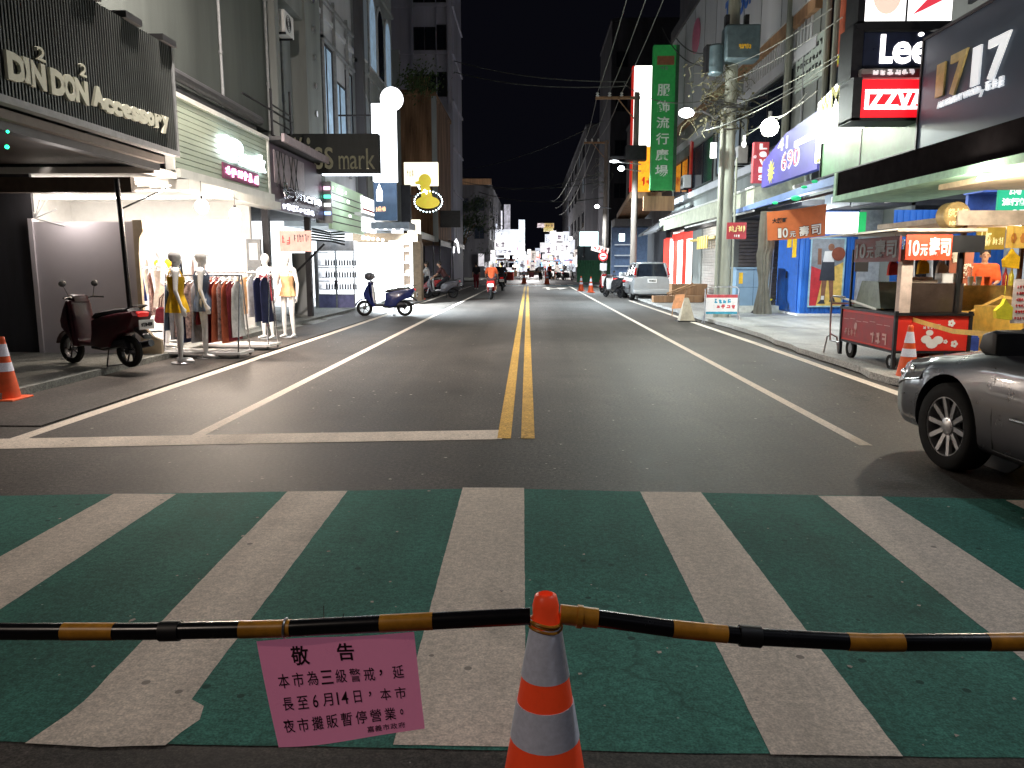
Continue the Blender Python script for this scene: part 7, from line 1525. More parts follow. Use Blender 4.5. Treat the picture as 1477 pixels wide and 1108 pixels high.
# sandwich board sign, barricades
F, w, h = FF(20.6, 1018, 1063, 425, 453); t = thing('sign_stand', 'white notice board with red and blue character rows in a metal stand', 'sign', (F[0].x + w / 2, 20.6, 0)); b = MB(); b.fbox(F, 0, w, 0, h, -.03, 0); part('board', b, mat('board_lit', (.75, .76, .76), .5, emit=(1, 1, 1), es=.25), t, smooth=False)
b = MB(); b.fbox(F, 0, w, h * .84, h, .001, .004); squiggle(b, F, w * .3, w * .95, h * .27, h * .46, 4, .001, .004, th=.3, seed=121); part('red_rows', b, mat('row_red', (.65, .1, .12), .5), t, smooth=False)
b = MB(); squiggle(b, F, w * .24, w * .8, h * .54, h * .74, 4, .001, .004, th=.3, seed=122); b.fbox(F, 0, w, 0, h * .12, .001, .004); part('blue_rows', b, mat('row_blue', (.05, .4, .6), .5), t, smooth=False)
b = MB(); z0 = -F[0].z + .02
O = F[0]; P = lambda u, z, n_: O + X1 * u + Z1 * z - Y1 * n_
b.tube([P(-.03, z0, -.0), P(-.03, h + .14, 0), P(.04, h + .2, 0), P(w - .04, h + .2, 0), P(w + .03, h + .14, 0), P(w + .03, z0, 0)], .016, 8); b.tube([P(-.03, .0, 0), P(-.12, z0, .1)], .014, 6); b.tube([P(w + .03, .0, 0), P(w + .1, z0, .1)], .014, 6); part('stand', b, 'steel', t)
q = G(990, 464); t = thing('barricade', 'folding concrete-grey A-shaped barricade standing at the kerb', 'barricade', q); b = MB()
b.add([q + Vector(v) for v in ((-.2, -.1, 0), (.22, -.1, 0), (.06, .08, .64), (-.05, .08, .64), (-.2, .3, 0), (.22, .3, 0), (.06, .13, .64), (-.05, .13, .64))], [(0, 1, 2, 3), (4, 5, 6, 7), (2, 3, 7, 6), (0, 3, 7, 4), (1, 2, 6, 5)]); part('panel', b, mat('a_board', (.36, .32, .25), .7), t, smooth=False); b = MB(); b.box(q.x - .25, q.x + .27, q.y - .14, q.y + .34, 0, .03); part('base', b, 'black', t, smooth=False)
q = G(981, 456); t = thing('barricade', 'orange slatted board leaning on a wooden frame next to the A-shaped barricade', 'barricade', q); b = MB(); b.add([q + Vector(v) for v in ((-.26, 0, .22), (.06, 0, .24), (.14, .08, .66), (-.16, .08, .64), (-.26, .03, .22), (.06, .03, .24), (.14, .11, .66), (-.16, .11, .64))], [(0, 1, 2, 3), (4, 5, 6, 7), (0, 1, 5, 4), (1, 2, 6, 5), (2, 3, 7, 6), (3, 0, 4, 7)]); part('board', b, mat('board_orange', (.6, .26, .12), .6), t, smooth=False)
b = MB(); b.tube([q + Vector((-.24, .05, 0)), q + Vector((-.16, .07, .7))], .016, 6); b.tube([q + Vector((.08, .05, 0)), q + Vector((.2, .1, .85))], .016, 6); b.tube([q + Vector((-.4, .14, .68)), q + Vector((.4, .2, .98))], .025, 6); b.tube([q + Vector((-.36, .22, .62)), q + Vector((.5, .3, .92))], .025, 6); part('frame', b, 'wood', t)
b = MB(); q = G(965, 440); b.box(q.x - .6, q.x + 1.3, q.y, q.y + .5, .1, .35); b.box(q.x + .2, q.x + 1.6, q.y + .6, q.y + 1.2, .1, .8); solo('stacked_boards', b, 'wood', 'low pile of dark timber boards behind the barricades', 'timber', smooth=False)
# ================================================================== VERTICAL SIGNS
F, w, h = FF(36, 938, 972, 65, 274); t = thing('vertical_sign', 'tall green vertical signboard with six grey characters', 'shop sign', F[0]); b = MB(); b.fbox(F, 0, w, 0, h, -.4, 0); part('box', b, mat('sign_green', (.02, .2, .05), .5, emit=(.02, .3, .06), es=.22), t, smooth=False)
b = MB(); b.fbox(F, w * .92, w, 0, h, .001, .02); b.fbox(F, w, w + .06, -.05, h, -.5, .03); part('edge', b, mat('green_edge', (.03, .1, .05), .5), t, smooth=False)
b = MB()
for i, ch in enumerate('服飾流行廣場'): text(b, ch, F, w * .18, w * .72, h * (.655 - .112 * i), h * (.735 - .112 * i), .002, .02, bold=.015)
part('lettering', b, mat('dull_grey', (.42, .46, .42), .6, emit=(.4, .45, .4), es=.3), t, smooth=False); b = MB(); b.fbox(F, w * .14, w * .85, h * .865, h * .925, .002, .02); part('red_emblem', b, mat('dull_red', (.3, .12, .06), .6), t, smooth=False); b = MB(); squiggle(b, F, w * .25, w * .65, h * .83, h * .86, 2, .002, .02, seed=130); part('small_characters', b, 'grey_paint', t, smooth=False)
F, w, h = FF(44, 911, 938, 95, 276); t = thing('light_box', 'tall vertical light box, white above fading to orange below, behind the green sign', 'light box', F[0]); b = MB(); b.fbox(F, 0, w, h * .36, h, -.4, 0); part('white_section', b, glow('vbox_white', (1, .97, .9), 3), t, smooth=False)
b = MB(); b.fbox(F, 0, w, 0, h * .36, -.4, 0); part('orange_section', b, glow('vbox_orange', (1, .42, .03), 1.5, .5), t, smooth=False); b = MB(); squiggle(b, F, w * .1, w * .4, h * .02, h * .3, 1, .002, .01, th=.1, seed=140); squiggle(b, F, w * .5, w * .95, h * .04, h * .12, 2, .002, .01, th=.2, seed=141); b.fbox(F, -.08, 0, 0, h, -.5, .02); part('red_marks', b, glow('mark_red', (.7, .03, .02), .6), t, smooth=False)
# ================================================================== POLES, TRANSFORMER, CABLES
t = thing('utility_pole', 'thick concrete utility pole wrapped with cables and dry creepers, carrying a transformer', 'utility pole', (5.35, 21.7, 0)); b = MB(); b.tube([(5.35, 21.7, 0), (5.35, 21.7, 12)], .19, 20, r2=.14); part('shaft', b, 'pole_concrete', t)
b = MB(); b.tube([(5.12, 21.55, 0), (5.12, 21.55, 5.6)], .05, 8); b.tube([(5.56, 21.6, 0), (5.56, 21.6, 4.4)], .03, 8); part('conduit', b, 'pole_concrete', t)
b = MB(); b.box(5.1, 5.62, 21.42, 21.48, .1, .9); part('notice_plate', b, 'cabinet_blue', t, smooth=False) if 0 else None
b = MB(); b.box(4.98, 5.86, 20.9, 21.48, 6.75, 7.62); b.lathe([(.2, 0), (.2, .7), (.15, .75)], (4.82, 21.25, 6.45), 16); part('transformer', b, mat('transformer', (.09, .13, .15), .4, .3), t, bev=.05)
b = MB(); b.box(4.78, 5.9, 21.3, 21.45, 6.8, 6.9); b.box(4.55, 4.95, 21.2, 21.6, 6.5, 7.2); b.box(5.0, 5.1, 21.1, 21.3, 7.5, 7.9); b.box(5.5, 5.6, 21.1, 21.3, 7.5, 7.9); part('transformer_bracket', b, 'dark_metal', t, smooth=False)
F = (Vector((5.3, 20.89, 7.0)), X1, Z1, -Y1); b = MB(); squiggle(b, F, 0, .32, 0, .12, 5, .002, .01, th=.3, seed=150); part('yellow_numbers', b, 'yellow_paint', t, smooth=False)
b = MB(); b.box(4.78, 4.94, 21.3, 21.36, 4.35, 4.75); part('white_box', b, 'white_paint', t, smooth=False)
b = MB(); rg = random.Random(5)
for k in range(90):
    a = rg.uniform(0, 2 * PI); z = rg.uniform(5.2, 6.9); p = Vector((5.35 + rg.gauss(0, .35) - .35, 21.5 + rg.gauss(0, .25), z)); pts = [p]
    for j in range(4): pts.append(pts[-1] + Vector((rg.uniform(-.22, .22), rg.uniform(-.1, .1), rg.uniform(-.22, .12))))
    b.tube(pts, .009, 4)
for k in range(120):
    p = Vector((5.0 + rg.gauss(0, .45), 21.5 + rg.gauss(0, .25), rg.uniform(5.0, 6.9))); s_ = rg.uniform(.03, .07); b.add([p, p + Vector((s_, .02, s_ * .3)), p + Vector((s_ * 1.2, 0, s_ * 1.2)), p + Vector((.1 * s_, .02, s_))], [(0, 1, 2, 3)])
part('dry_creeper', b, mat('creeper', (.09, .085, .05), .8), t, fix=False)
b = MB()
for k in range(7):
    pts = []; z = 5.3 + k * .09; r0 = .3 + .05 * k
    for i in range(21): a = 2 * PI * i / 20; pts.append((5.35 + r0 * math.cos(a) * 1.3, 21.7 + .25 * math.sin(a), z + .18 * math.sin(a + k)))
    b.tube(pts, .016, 5)
part('coiled_cable', b, 'wire', t)
def arm_lamp(parent_label, base, head, colr, s, m_='icon_hot'):
    tt = thing('street_lamp', parent_label, 'street lamp', base); b = MB(); mid = Vector(base).lerp(Vector(head), .6) + Z1 * .15; b.tube([base, mid, head], .025, 8); part('arm', b, 'steel', tt)
    b = MB(); b.sphere(head, s, 14, sc=(1.3, 1, .8)); part('lamp_head', b, glow('lamp_' + str(round(s * 100)), colr, 45), tt)
L1 = PY(990, 163, 21.0); arm_lamp('bright white street lamp on a short arm left of the utility pole transformer', (5.2, 21.6, 5.3), L1, (1, 1, .97), .15)  # lamp head oversized to stand in for its flare
L2 = PY(1110, 184, 16.6); t = thing('hanging_bulb', 'large blazing round bulb strung above the vertical red sign', 'lamp', L2); b = MB(); b.sphere(L2, .18, 20); part('bulb', b, glow('bulb_big', (1, 1, .85), 40), t); b = MB(); b.tube([L2 + Z1 * .2, L2 + Z1 * .32], .04, 8); part('holder', b, 'black', t)  # sphere drawn larger than the bulb, in place of flare
q2 = PY(1073, 208, 17.4); t = thing('hanging_bulb', 'small unlit looking white bulb hanging left of the vertical red sign', 'lamp', q2); b = MB(); b.sphere(q2, .05, 12, sc=(1, 1, 1.5)); part('bulb', b, glow('bulb_small', (1, 1, .95), 2), t); b = MB(); b.tube([q2 + Z1 * .06, q2 + Z1 * .18], .03, 8); part('holder', b, 'white_paint', t)
def pole_b(label, px, Y, top, arms):
    x_ = PY(px, 300, Y).x; t = thing('utility_pole', label, 'utility pole', (x_, Y, 0)); b = MB(); b.tube([(x_, Y, 0), (x_, Y, top)], .17, 14, r2=.13); part('shaft', b, mat('pole_brown', (.2, .17, .15), .8, streak=True), t)
    ends = []
    for z, xl in arms:
        b = MB(); b.box(xl, x_ + .15, Y - .08, Y + .04, z - .06, z + .06); b.tube([(x_ - .9, Y, z - .05), (x_, Y, z - 1.1)], .03, 6); part('crossarm', b, 'wood', t, smooth=False)
        b = MB()
        for k in range(3):
            q = Vector((xl + .1 + (x_ - xl) * .29 * k, Y, z + .06)); b.lathe([(.05, 0), (.09, .06), (.04, .1), (.08, .16), (.03, .22)], q, 10); ends.append(q + Z1 * .2)
        part('insulators', b, 'white_plastic', t)
    return t, ends, x_
tA, eA, xA = pole_b('brownish utility pole with a long crossarm in front of the orange light box', 915, 39, 9.8, ((9.55, 3.1),))
b = MB(); b.box(xA - .5, xA + .5, 38.7, 39.3, 6.6, 7.3); b.box(xA - 1.2, xA - .3, 38.8, 39.1, 6.7, 6.8); part('equipment_box', b, 'dark_metal', tA, smooth=False)
tB, eB, xB = pole_b('brown utility pole farther back carrying the tilted market sign', 873, 53, 9.75, ((9.6, 3.5),))
b = MB(); rg = random.Random(9)
for k in range(22):
    p = Vector((xB + rg.gauss(-.3, .25), 52.8, rg.uniform(6.8, 9))); pts = [p]
    for j in range(4): pts.append(pts[-1] + Vector((rg.uniform(-.3, .3), rg.uniform(-.1, .1), rg.uniform(-.35, .15))))
    b.tube(pts, .015, 4)
part('tangled_cable', b, 'wire_grey', tB)
def cable(label, p, q, sag, r=.012, m_='wire', group='overhead power cables'):
    p, q = Vector(p), Vector(q); n = 18; b = MB(); b.tube([p.lerp(q, i / n) - Z1 * (4 * sag * (i / n) * (1 - i / n)) for i in range(n + 1)], r, 5); return solo('power_cable', b, m_, label, 'cable', group)
top = [PY(915, -40, 21.7), PY(945, -40, 21.7), PY(975, -45, 21.7)]
lab3 = ['leftmost', 'middle', 'rightmost']
for k in range(3):
    cable(lab3[k] + ' of the three high cables running up from the orange-box pole crossarm', eA[k], top[k], .15, .014, 'wire_grey')
    cable(lab3[k] + ' of the three cables between the two crossarms', eA[k], eB[k], .3, .016, 'wire_grey')
    q = PY(795 + 6 * k, 290 + 10 * k, 120); cable(lab3[k] + ' of the three cables running from the farther crossarm toward the distance', eB[k], q, 1.2, .03, 'wire_grey')
cable('upper pale cable crossing the street high from the tower', PY(655, 88, 54), PY(905, 118, 40), .35, .03, 'wire_grey'); cable('lower pale cable crossing the street high from the tower', PY(655, 104, 54), PY(905, 124, 40), .4, .03, 'wire_grey')
for k, (a, b_) in enumerate((((660, 246), (870, 175)), ((668, 262), (870, 262)), ((700, 270), (872, 248)), ((690, 277), (872, 285)))):
    cable(['thin cable rising right across the far street, topmost', 'level thin cable across the far street', 'thin cable across the far street just above the rooftops', 'lowest thin cable across the far street'][k], PY(*a, 80), PY(*b_, 56), .6, .03, 'wire_grey')
# pale cables at right
for k, (a, b_) in enumerate((((1045, 97), (1200, 12)), ((1045, 118), (1215, 25)), ((1060, 150), (1240, 60)), ((1070, 165), (1300, 20)), ((1010, 190), (1180, 110)), ((1080, 188), (1180, 130)))):
    cable(['topmost', 'second', 'third', 'fourth', 'fifth', 'lowest'][k] + ' of the pale cables fanning up right from the transformer pole', PY(*a, 21.5), PY(*b_, 13), .12, .008, 'wire_grey')
cable('bulb cord looping between the small bulb and the big blazing bulb', q2 + Z1 * .18, L2 + Z1 * .22, .05, .01, 'wire_grey'); cable('bulb cord rising from the blazing bulb toward the olive facade', L2 + Z1 * .22, PY(1165, 132, 14), .15, .01, 'wire_grey')
cable('drooping cable from the transformer to the white panelled building', (5.3, 21.4, 7.6), PY(975, 55, 24), .5, .018); cable('second drooping cable left of the transformer', (5.2, 21.4, 7.0), PY(955, 40, 30), .7, .018)
cable('cable slung from the transformer pole past the green sign', (5.2, 21.5, 6.0), PY(900, 120, 39), .5, .016, 'wire_grey')
# far lamps on poles
for i, (px, py, Y, s_) in enumerate(((896, 243, 38, .16), (886, 233, 38, .1), (861, 298, 52, .16), (823, 344, 85, .22))):
    q = PY(px, py, Y); tt = thing('street_lamp', ['bright street lamp in front of the orange light box pole', 'tilted tubular street lamp just left of the orange light box pole', 'round street lamp glowing left of the farther utility pole', 'small round street lamp far down the street on the right'][i], 'street lamp', q); b = MB(); b.sphere(q, s_, 12, sc=(1, 1, .8) if i != 1 else (2.2, 1, .6)); part('lamp_head', b, glow('lamp_far', (.9, .96, 1), 14), tt); b = MB(); b.tube([q, Vector((5.3 if i < 3 else 6.3, Y + .3, q.z - .1))], .03, 6); part('arm', b, 'steel', tt)
# signs around pole B
F, w, h = FF(60, 836, 863, 334, 355); t = thing('light_box', 'pale cyan glowing rounded signboard left of the farther utility pole', 'light box', F[0]); b = MB(); b.fbox(F, 0, w, 0, h, -.2, 0); part('box', b, glow('cyan_box', (.7, 1, 1), 2.2), t, bev=.05); b = MB(); b.fbox(F, w * .2, w * .3, -.9, 0, -.1, 0); part('support', b, 'dark_metal', t, smooth=False)
F, w, h = FF(52.5, 852, 880, 357, 377); t = thing('market_sign', 'tilted red and white market sign with characters on the farther pole', 'sign', F[0]); c_, s_ = math.cos(-.28), math.sin(-.28); FT = (F[0] + Z1 * .75, (X1 * c_ + Z1 * s_), (Z1 * c_ - X1 * s_), -Y1); b = MB(); b.fbox(FT, 0, 1.15, 0, .42, -.04, 0); part('board', b, mat('sign_rw', (.7, .55, .5), .5, emit=(1, .7, .6), es=.3), t, smooth=False); b = MB(); squiggle(b, FT, .08, 1.1, .08, .34, 4, .002, .01, th=.22, seed=160); part('red_characters', b, 'red_paint', t, smooth=False)
q = PY(870, 370, 52.3); t = thing('traffic_sign', 'round red-ringed no entry traffic sign under the tilted market sign', 'traffic sign', q); b = MB(); b.lathe([(.32, -.01), (.32, .01)], q, 28, axis='Y'); part('disc', b, mat('sign_disc_red', (.6, .03, .03), .5), t); b = MB(); b.lathe([(.22, -.02), (.22, -.012)], q, 28, axis='Y'); part('white_centre', b, 'white_paint', t); b = MB(); b.fbox((q, X1, Z1, -Y1), -.15, .15, -.04, .04, .021, .03); part('bar', b, mat('sign_disc_red', (.6, .03, .03), .5), t); b = MB(); b.tube([(q.x, q.y + .05, 0), (q.x, q.y + .05, q.z + 1.2)], .035, 8); part('post', b, 'steel', t); b = MB(); b.fbox((q, X1, Z1, -Y1), -.2, .25, -.95, -.45, 0, .02); part('white_plate', b, 'white_paint', t)
F, w, h = FF(62, 832, 862, 362, 407); t = thing('fence_panel', 'dark green site hoarding with a grey upper strip at the far right corner', 'fence', F[0]); b = MB(); corr_sheet(b, (F[0], F[1], F[2], F[3]), w + 1.6, h * .7, .2, .04); part('green_panel', b, mat('hoarding_green', (.02, .12, .05), .6), t, smooth=False, fix=False); b = MB(); b.fbox(F, 0, w + 1.6, h * .7, h * 1.15, -.1, 0); part('upper_strip', b, 'wall_dark', t, smooth=False)
F, w, h = FF(41.5, 893, 901, 337, 348); b = MB(); b.fbox(F, 0, w, 0, h, -.1, 0); solo('light_box', b, glow('cyan_box', (.7, 1, 1), 2.2), 'small square cyan lit sign left of the orange-box pole base', 'light box', smooth=False)
F, w, h = FF(46, 872, 915, 318, 420); t = thing('blue_shop', 'blue fronted shop with white shelves behind the parked scooters', 'shop', F[0]); b = MB(); b.fbox(F, w * .2, w * 1.4, 0, h, -.3, 0); part('wall', b, mat('shop_blue', (.10, .16, .28), .6), t, smooth=False); b = MB()
for k in range(4): b.fbox(F, w * .3, w, h * (.2 + .15 * k), h * (.2 + .15 * k) + .06, 0, .4)
part('shelves', b, mat('shelf_pale', (.5, .55, .6), .5, emit=(.8, .9, 1), es=.25), t, smooth=False); b = MB(); b.fbox(F, w * .2, w * 1.4, h * .9, h, 0, 1.5); part('canopy', b, 'awning_dark', t, smooth=False)
b = MB(); a = PX(872, 322, 5.7); bq_ = PX(915, 302, 5.7); b.add([(5.0, 46, 4.5), (5.0, 40, 5.2), (6.6, 40, 5.2), (6.6, 46, 4.5), (5.0, 46, 4.2), (5.0, 40, 4.9), (6.6, 40, 4.9), (6.6, 46, 4.2)], [(0, 1, 2, 3), (4, 5, 6, 7), (0, 1, 5, 4), (1, 2, 6, 5), (2, 3, 7, 6), (3, 0, 4, 7)]); solo('canopy_beam', b, 'wood', 'orange-brown sloping roof edge behind the orange-box pole', 'roof', smooth=False)
# ================================================================== DARK TREE on the left at the crossing
t = thing('street_tree', 'dark leafy street tree in front of the far left buildings', 'tree', (-6.3, 66, 0)); b = MB(); rg = random.Random(17); b.tube([(-6.0, 66, 0), (-6.1, 66, 1.6), (-5.9, 66, 3.0)], .22, 10, r2=.14)
tips = []
for k in range(9):
    a = k * .7; e = Vector((-5.9 + math.cos(a) * 1.3, 66 + math.sin(a) * 1.2, 4.6 + rg.uniform(-.5, 1.4))); b.tube([(-5.95, 66, 2.6), Vector((-5.9, 66, 3)).lerp(e, .5) + Vector((0, 0, .3)), e], .08, 6, r2=.025); tips.append(e)
part('trunk', b, 'wood', t)
b = MB()
for k in range(46):
    c_ = rg.choice(tips) + Vector((rg.gauss(0, .8), rg.gauss(0, .8), rg.gauss(.2, .9))); 
    for j in range(70):
        d = Vector((rg.gauss(0, .33), rg.gauss(0, .33), rg.gauss(0, .26))); p = c_ + d; s_ = rg.uniform(.06, .12); n_ = Vector((rg.uniform(-1, 1), rg.uniform(-1, 1), rg.uniform(-.3, 1))).normalized(); u_ = n_.orthogonal().normalized(); v_ = n_.cross(u_)
        b.add([p - u_ * s_, p - v_ * s_ * .5, p + u_ * s_, p + v_ * s_ * .5], [(0, 1, 2, 3)])
part('crown', b, 'leaf', t, fix=False, smooth=False)
# plants on the roof of the brown building
t = thing('roof_plant', 'dark plants spilling over the top of the brown boarded building', 'plant', (-5.9, 42.3, 10.7)); b = MB()
for k in range(900):
    p = Vector((rg.gauss(-5.9, .5), 41.9 + rg.uniform(-.3, .5), 11.0 + rg.gauss(0, .42))); s_ = rg.uniform(.05, .11); n_ = Vector((rg.uniform(-1, 1), rg.uniform(-1, 1), rg.uniform(-.3, 1))).normalized(); u_ = n_.orthogonal().normalized(); v_ = n_.cross(u_); b.add([p - u_ * s_, p - v_ * s_ * .5, p + u_ * s_, p + v_ * s_ * .5], [(0, 1, 2, 3)])
part('leaves', b, 'leaf', t, fix=False, smooth=False); b = MB()
for k in range(10): b.tube([(-6.3 + k * .09, 42.1, 10.5), (-6.5 + k * .13, 42, 11.3)], .02, 5)
part('stems', b, 'wood', t)
# ================================================================== FAR MARKET LIGHTS
def far_box(x0, x1, ty, by, Y, colr, s, name='light_box', lab=None, grp='glowing shop signs crowding the far end of the street', marks=0, seed=0):
    F, w, h = FF(Y, x0, x1, ty, by); t = thing(name, lab or 'overexposed white shop sign in the cluster of lights at the far end of the street', 'light box', F[0], grp if not lab else None)
    b = MB(); b.fbox(F, 0, w, 0, h, -.5, 0); part('box', b, mat('far_%s_%s' % (''.join('%02d' % int(c * 10) for c in colr), s), (.45, .43, .5), .5, 0, .85, 1.1, emit=colr, es=s * .42), t, smooth=False)
    if marks: b = MB(); squiggle(b, F, w * .1, w * .9, h * .2, h * .8, marks, .01, .03, th=.12, seed=seed + 400); part('characters', b, mat('far_char', (.2, .12, .2), .6), t, smooth=False)
far_box(727, 736, 295, 332, 140, (.75, .76, .82), .8, lab='tallest grey-white vertical light box at the far end, left of centre')
far_box(722.5, 724.5, 304, 332, 128, (.9, .95, 1), 2.0, lab='thin white vertical light tube beside the tallest far light box')
far_box(748, 757, 317, 350, 135, (.75, .9, 1), 2.5, lab='upright pale blue-white light box nearest the centre of the far street')
far_box(742, 757, 350, 369, 132, (.95, 1, .95), 2.5, lab='white sign with a teal foot below the upright pale blue light box', marks=2); far_box(741, 751, 368, 372, 131.5, (.1, .55, .5), .9, lab='small teal strip at the foot of a white sign in the far cluster')
far_box(706, 717, 322, 329, 120, (.8, .9, 1), 2.2, lab='small white sign on top of the purple-lit far facade at left')
far_box(705, 712, 329, 372, 122, (.22, .16, .35), .5, lab='dim purple-lit facade strip at the left of the far cluster')
wh = (1, .98, .97)
for i, (a, b_, c_, d, Y, s) in enumerate(((711, 748, 331, 347, 118, 3), (712, 731, 346, 360, 116, 4), (730, 744, 346, 358, 119, 3), (716, 741, 358, 368, 112, 3.5), (698, 714, 361, 379, 104, 4), (698, 710, 378, 390, 100, 3), (713, 727, 372, 386, 108, 2), (793, 802, 333, 350, 130, 3), (801, 812, 335, 348, 124, 3.5), (812, 821, 334, 352, 118, 3), (795, 806, 350, 366, 122, 4), (806, 822, 350, 366, 114, 3.5), (822, 829, 346, 364, 108, 2.5), (786, 797, 352, 372, 140, 2.5), (792, 810, 366, 378, 112, 3), (810, 826, 366, 382, 106, 3), (782, 792, 366, 384, 150, 2), (826, 834, 371, 381, 100, 3), (747, 760, 372, 392, 108, 3))):
    far_box(a, b_, c_, d, Y, wh if i % 3 else (.9, .95, 1), s, marks=[0, 2, 0, 3, 0, 0, 2, 0, 1, 2, 2, 2, 0, 1, 2, 0, 0, 0, 1][i], seed=i)
far_box(785, 799, 322, 329, 125, (1, .65, .1), 1.2, lab='yellow lattice sign on top of the right far cluster, upper row', marks=3); far_box(784, 798, 329, 334, 124.5, (1, .8, .02), 1.3, lab='bright yellow strip beneath the lattice sign in the far cluster'); far_box(775, 785, 322, 328, 126, (.6, .3, .1), .7, lab='dim orange sign left of the yellow lattice sign')
for i, (a, b_, c_, d, Y, s) in enumerate(((758, 766, 368, 384, 150, 2.5), (766, 773, 362, 376, 160, 2), (772, 780, 358, 372, 165, 2.2), (779, 786, 350, 364, 155, 2.5), (764, 772, 378, 390, 145, 1.5), (773, 781, 374, 386, 150, 2), (700, 708, 352, 361, 110, 2), (716, 724, 333, 346, 122, 3), (740, 748, 336, 350, 124, 2.5), (690, 698, 366, 384, 98, 1.5), (828, 836, 360, 372, 104, 2), (786, 794, 338, 352, 140, 2), (730, 738, 386, 394, 104, 2), (800, 812, 382, 392, 104, 2.5), (818, 830, 382, 392, 100, 2))):
    far_box(a, b_, c_, d, Y, [wh, (1, .9, .75), (.85, .95, 1)][i % 3], s, marks=i % 3, seed=i + 50)
rg = random.Random(3)
labs = {'(1.0, 0.25, 0.2)': 'small red lit stall sign low in the far market', '(1.0, 0.7, 0.3)': 'small orange lit stall sign low in the far market', '(0.9, 0.95, 1.0)': 'small cool white stall light low in the far market', '(0.3, 0.6, 1.0)': 'small blue lit stall sign low in the far market', '(1.0, 0.5, 0.6)': 'small pink lit stall sign low in the far market', '(1.0, 0.95, 0.85)': 'small warm white stall light low in the far market'}
for i in range(150):
    cen = i >= 80; px = rg.uniform(738, 800) if cen else rg.choice((rg.uniform(700, 758), rg.uniform(778, 832))); Y = rg.uniform(150, 230) if cen else rg.uniform(85, 145); c_ = rg.choice(((1.0, .25, .2), (1.0, .7, .3), (.9, .95, 1.0), (1.0, .95, .85), (1.0, .95, .85), (.9, .95, 1.0), (.3, .6, 1.0), (1.0, .5, .6)))
    py = rg.uniform(362, 388) if cen else rg.uniform(371, 393); w_ = rg.uniform(2, 6); h_ = rg.uniform(2, 7)
    F, w, h = FF(Y, px, px + w_, py - h_, py); b = MB(); b.fbox(F, 0, w, 0, h, -.3, 0); b.fbox(F, w * .45, w * .55, -F[0].z, 0, -.2, -.1, 1)
    solo('stall_light', b, [glow('st_%d_%d' % (int(c_[1] * 100), int(c_[2] * 100)), c_, rg.choice((1.5, 3))), M['dark_metal']], labs[str(tuple(float(v) for v in c_))], 'light', 'small stall lights of the far market', smooth=False)
for i in range(9):
    x_ = rg.choice((-3.6, -2.6, 3.0, 4.0)) + rg.uniform(-.4, .4); Y = 84 + i * 6; t = thing('market_stall', 'dark canopied stall standing along the far market street', 'market stall', (x_, Y, 0), 'market stalls of the far street'); b = MB(); b.box(x_ - .8, x_ + .8, Y - .6, Y + .6, .0, .9); part('counter', b, ['cloth_red', 'white_paint', 'wood'][i % 3], t, smooth=False); b = MB(); b.box(x_ - 1, x_ + 1, Y - .9, Y + .9, 2.1, 2.25); part('canopy', b, ['cloth_red', 'awning_blue', 'awning_white'][i % 3], t, smooth=False); b = MB()
    for u in (-.9, .9): b.tube([(x_ + u, Y - .8, 0), (x_ + u, Y - .8, 2.1)], .03, 5)
    part('post', b, 'steel', t)
# far scooters / people silhouettes at the crossing
s0 = scooter('scooter parked among the far market lights on the right', 'black_paint', group='scooters parked in the far market', loc=(2.3, 86, 0), rz=1.2, plate=False)
for i, (x_, y_, r_) in enumerate(((3.2, 84, 1.0), (4.0, 82.5, .8), (-3.0, 83, 2.0), (1.2, 92, 1.4), (3.9, 90, 1.1))): dup(s0, (x_, y_, 0), r_)
J = stand(); pm = person('pedestrian in white standing in the glare of the far market, right of centre', J, (1.0, 82, 0), 0, 'cloth_white', 'cloth_black'); person('pedestrian in dark clothes standing in the far market, left of centre', J, (-3.4, 81, 0), 0, 'cloth_black', 'cloth_navy'); person('pedestrian in red in the far market beside the right-hand lights', J, (2.0, 83.5, 0), .4, 'cloth_red', 'cloth_black')
# ================================================================== LIGHT
W_ = bpy.data.worlds.new('World'); bpy.context.scene.world = W_; W_.use_nodes = True; nt = W_.node_tree; bg = nt.nodes['Background']
sky = nt.nodes.new('ShaderNodeTexSky'); sky.sky_type = 'NISHITA'; sky.sun_disc = False; sky.sun_elevation = R_(-4); sky.sun_rotation = R_(200)
mx = nt.nodes.new('ShaderNodeMix'); mx.data_type = 'RGBA'; mx.inputs[0].default_value = .92; mx.inputs[7].default_value = (.035, .036, .062, 1)
nt.links.new(sky.outputs[0], mx.inputs[6]); nt.links.new(mx.outputs[2], bg.inputs[0]); bg.inputs[1].default_value = .07
sun = lamp('added_sun_fill', (0, 0, 30), 0.012, (.8, .85, 1), typ='SUN'); sun.data.angle = R_(20); sun.rotation_euler = (R_(35), R_(20), 0)  # added faint fill sun; no moon is known here
# lamps of the shops and street, one added fill among them
for q in (PY(291, 298, 13.0), PY(339, 309, 15.0)): lamp('shop_bulb_light', q + Vector((.12, -.1, -.12)), 330, (1, .82, .66), .07)
lamp('clothes_shop_light', (-8.2, 14.6, 2.8), 230, (1, .93, .85), typ='AREA', size=(2.6, 3.5))
lamp('partition_fill_light', (-7.2, 12.0, 2.45), 20, (1, .9, .84), .2)  # added lamp, placed to brighten the face of the partition
lamp('white_shop_light', (-7.3, 31.0, 3.0), 600, (.84, .94, 1), typ='AREA', size=(1.6, 7))
lamp('white_shop_front', (-5.5, 28.8, 3.0), 12000, (.85, .95, 1), .2, typ='SPOT', rot=(R_(42), 0, R_(-82)), spot=140)
lamp('glass_shop_light', (-6.6, 25.6, 2.9), 160, (.85, .93, 1), .2)
lamp('kiss_sign_downlight', (-5.3, 24.5, 3.6), 60, (.85, .93, 1), .2)
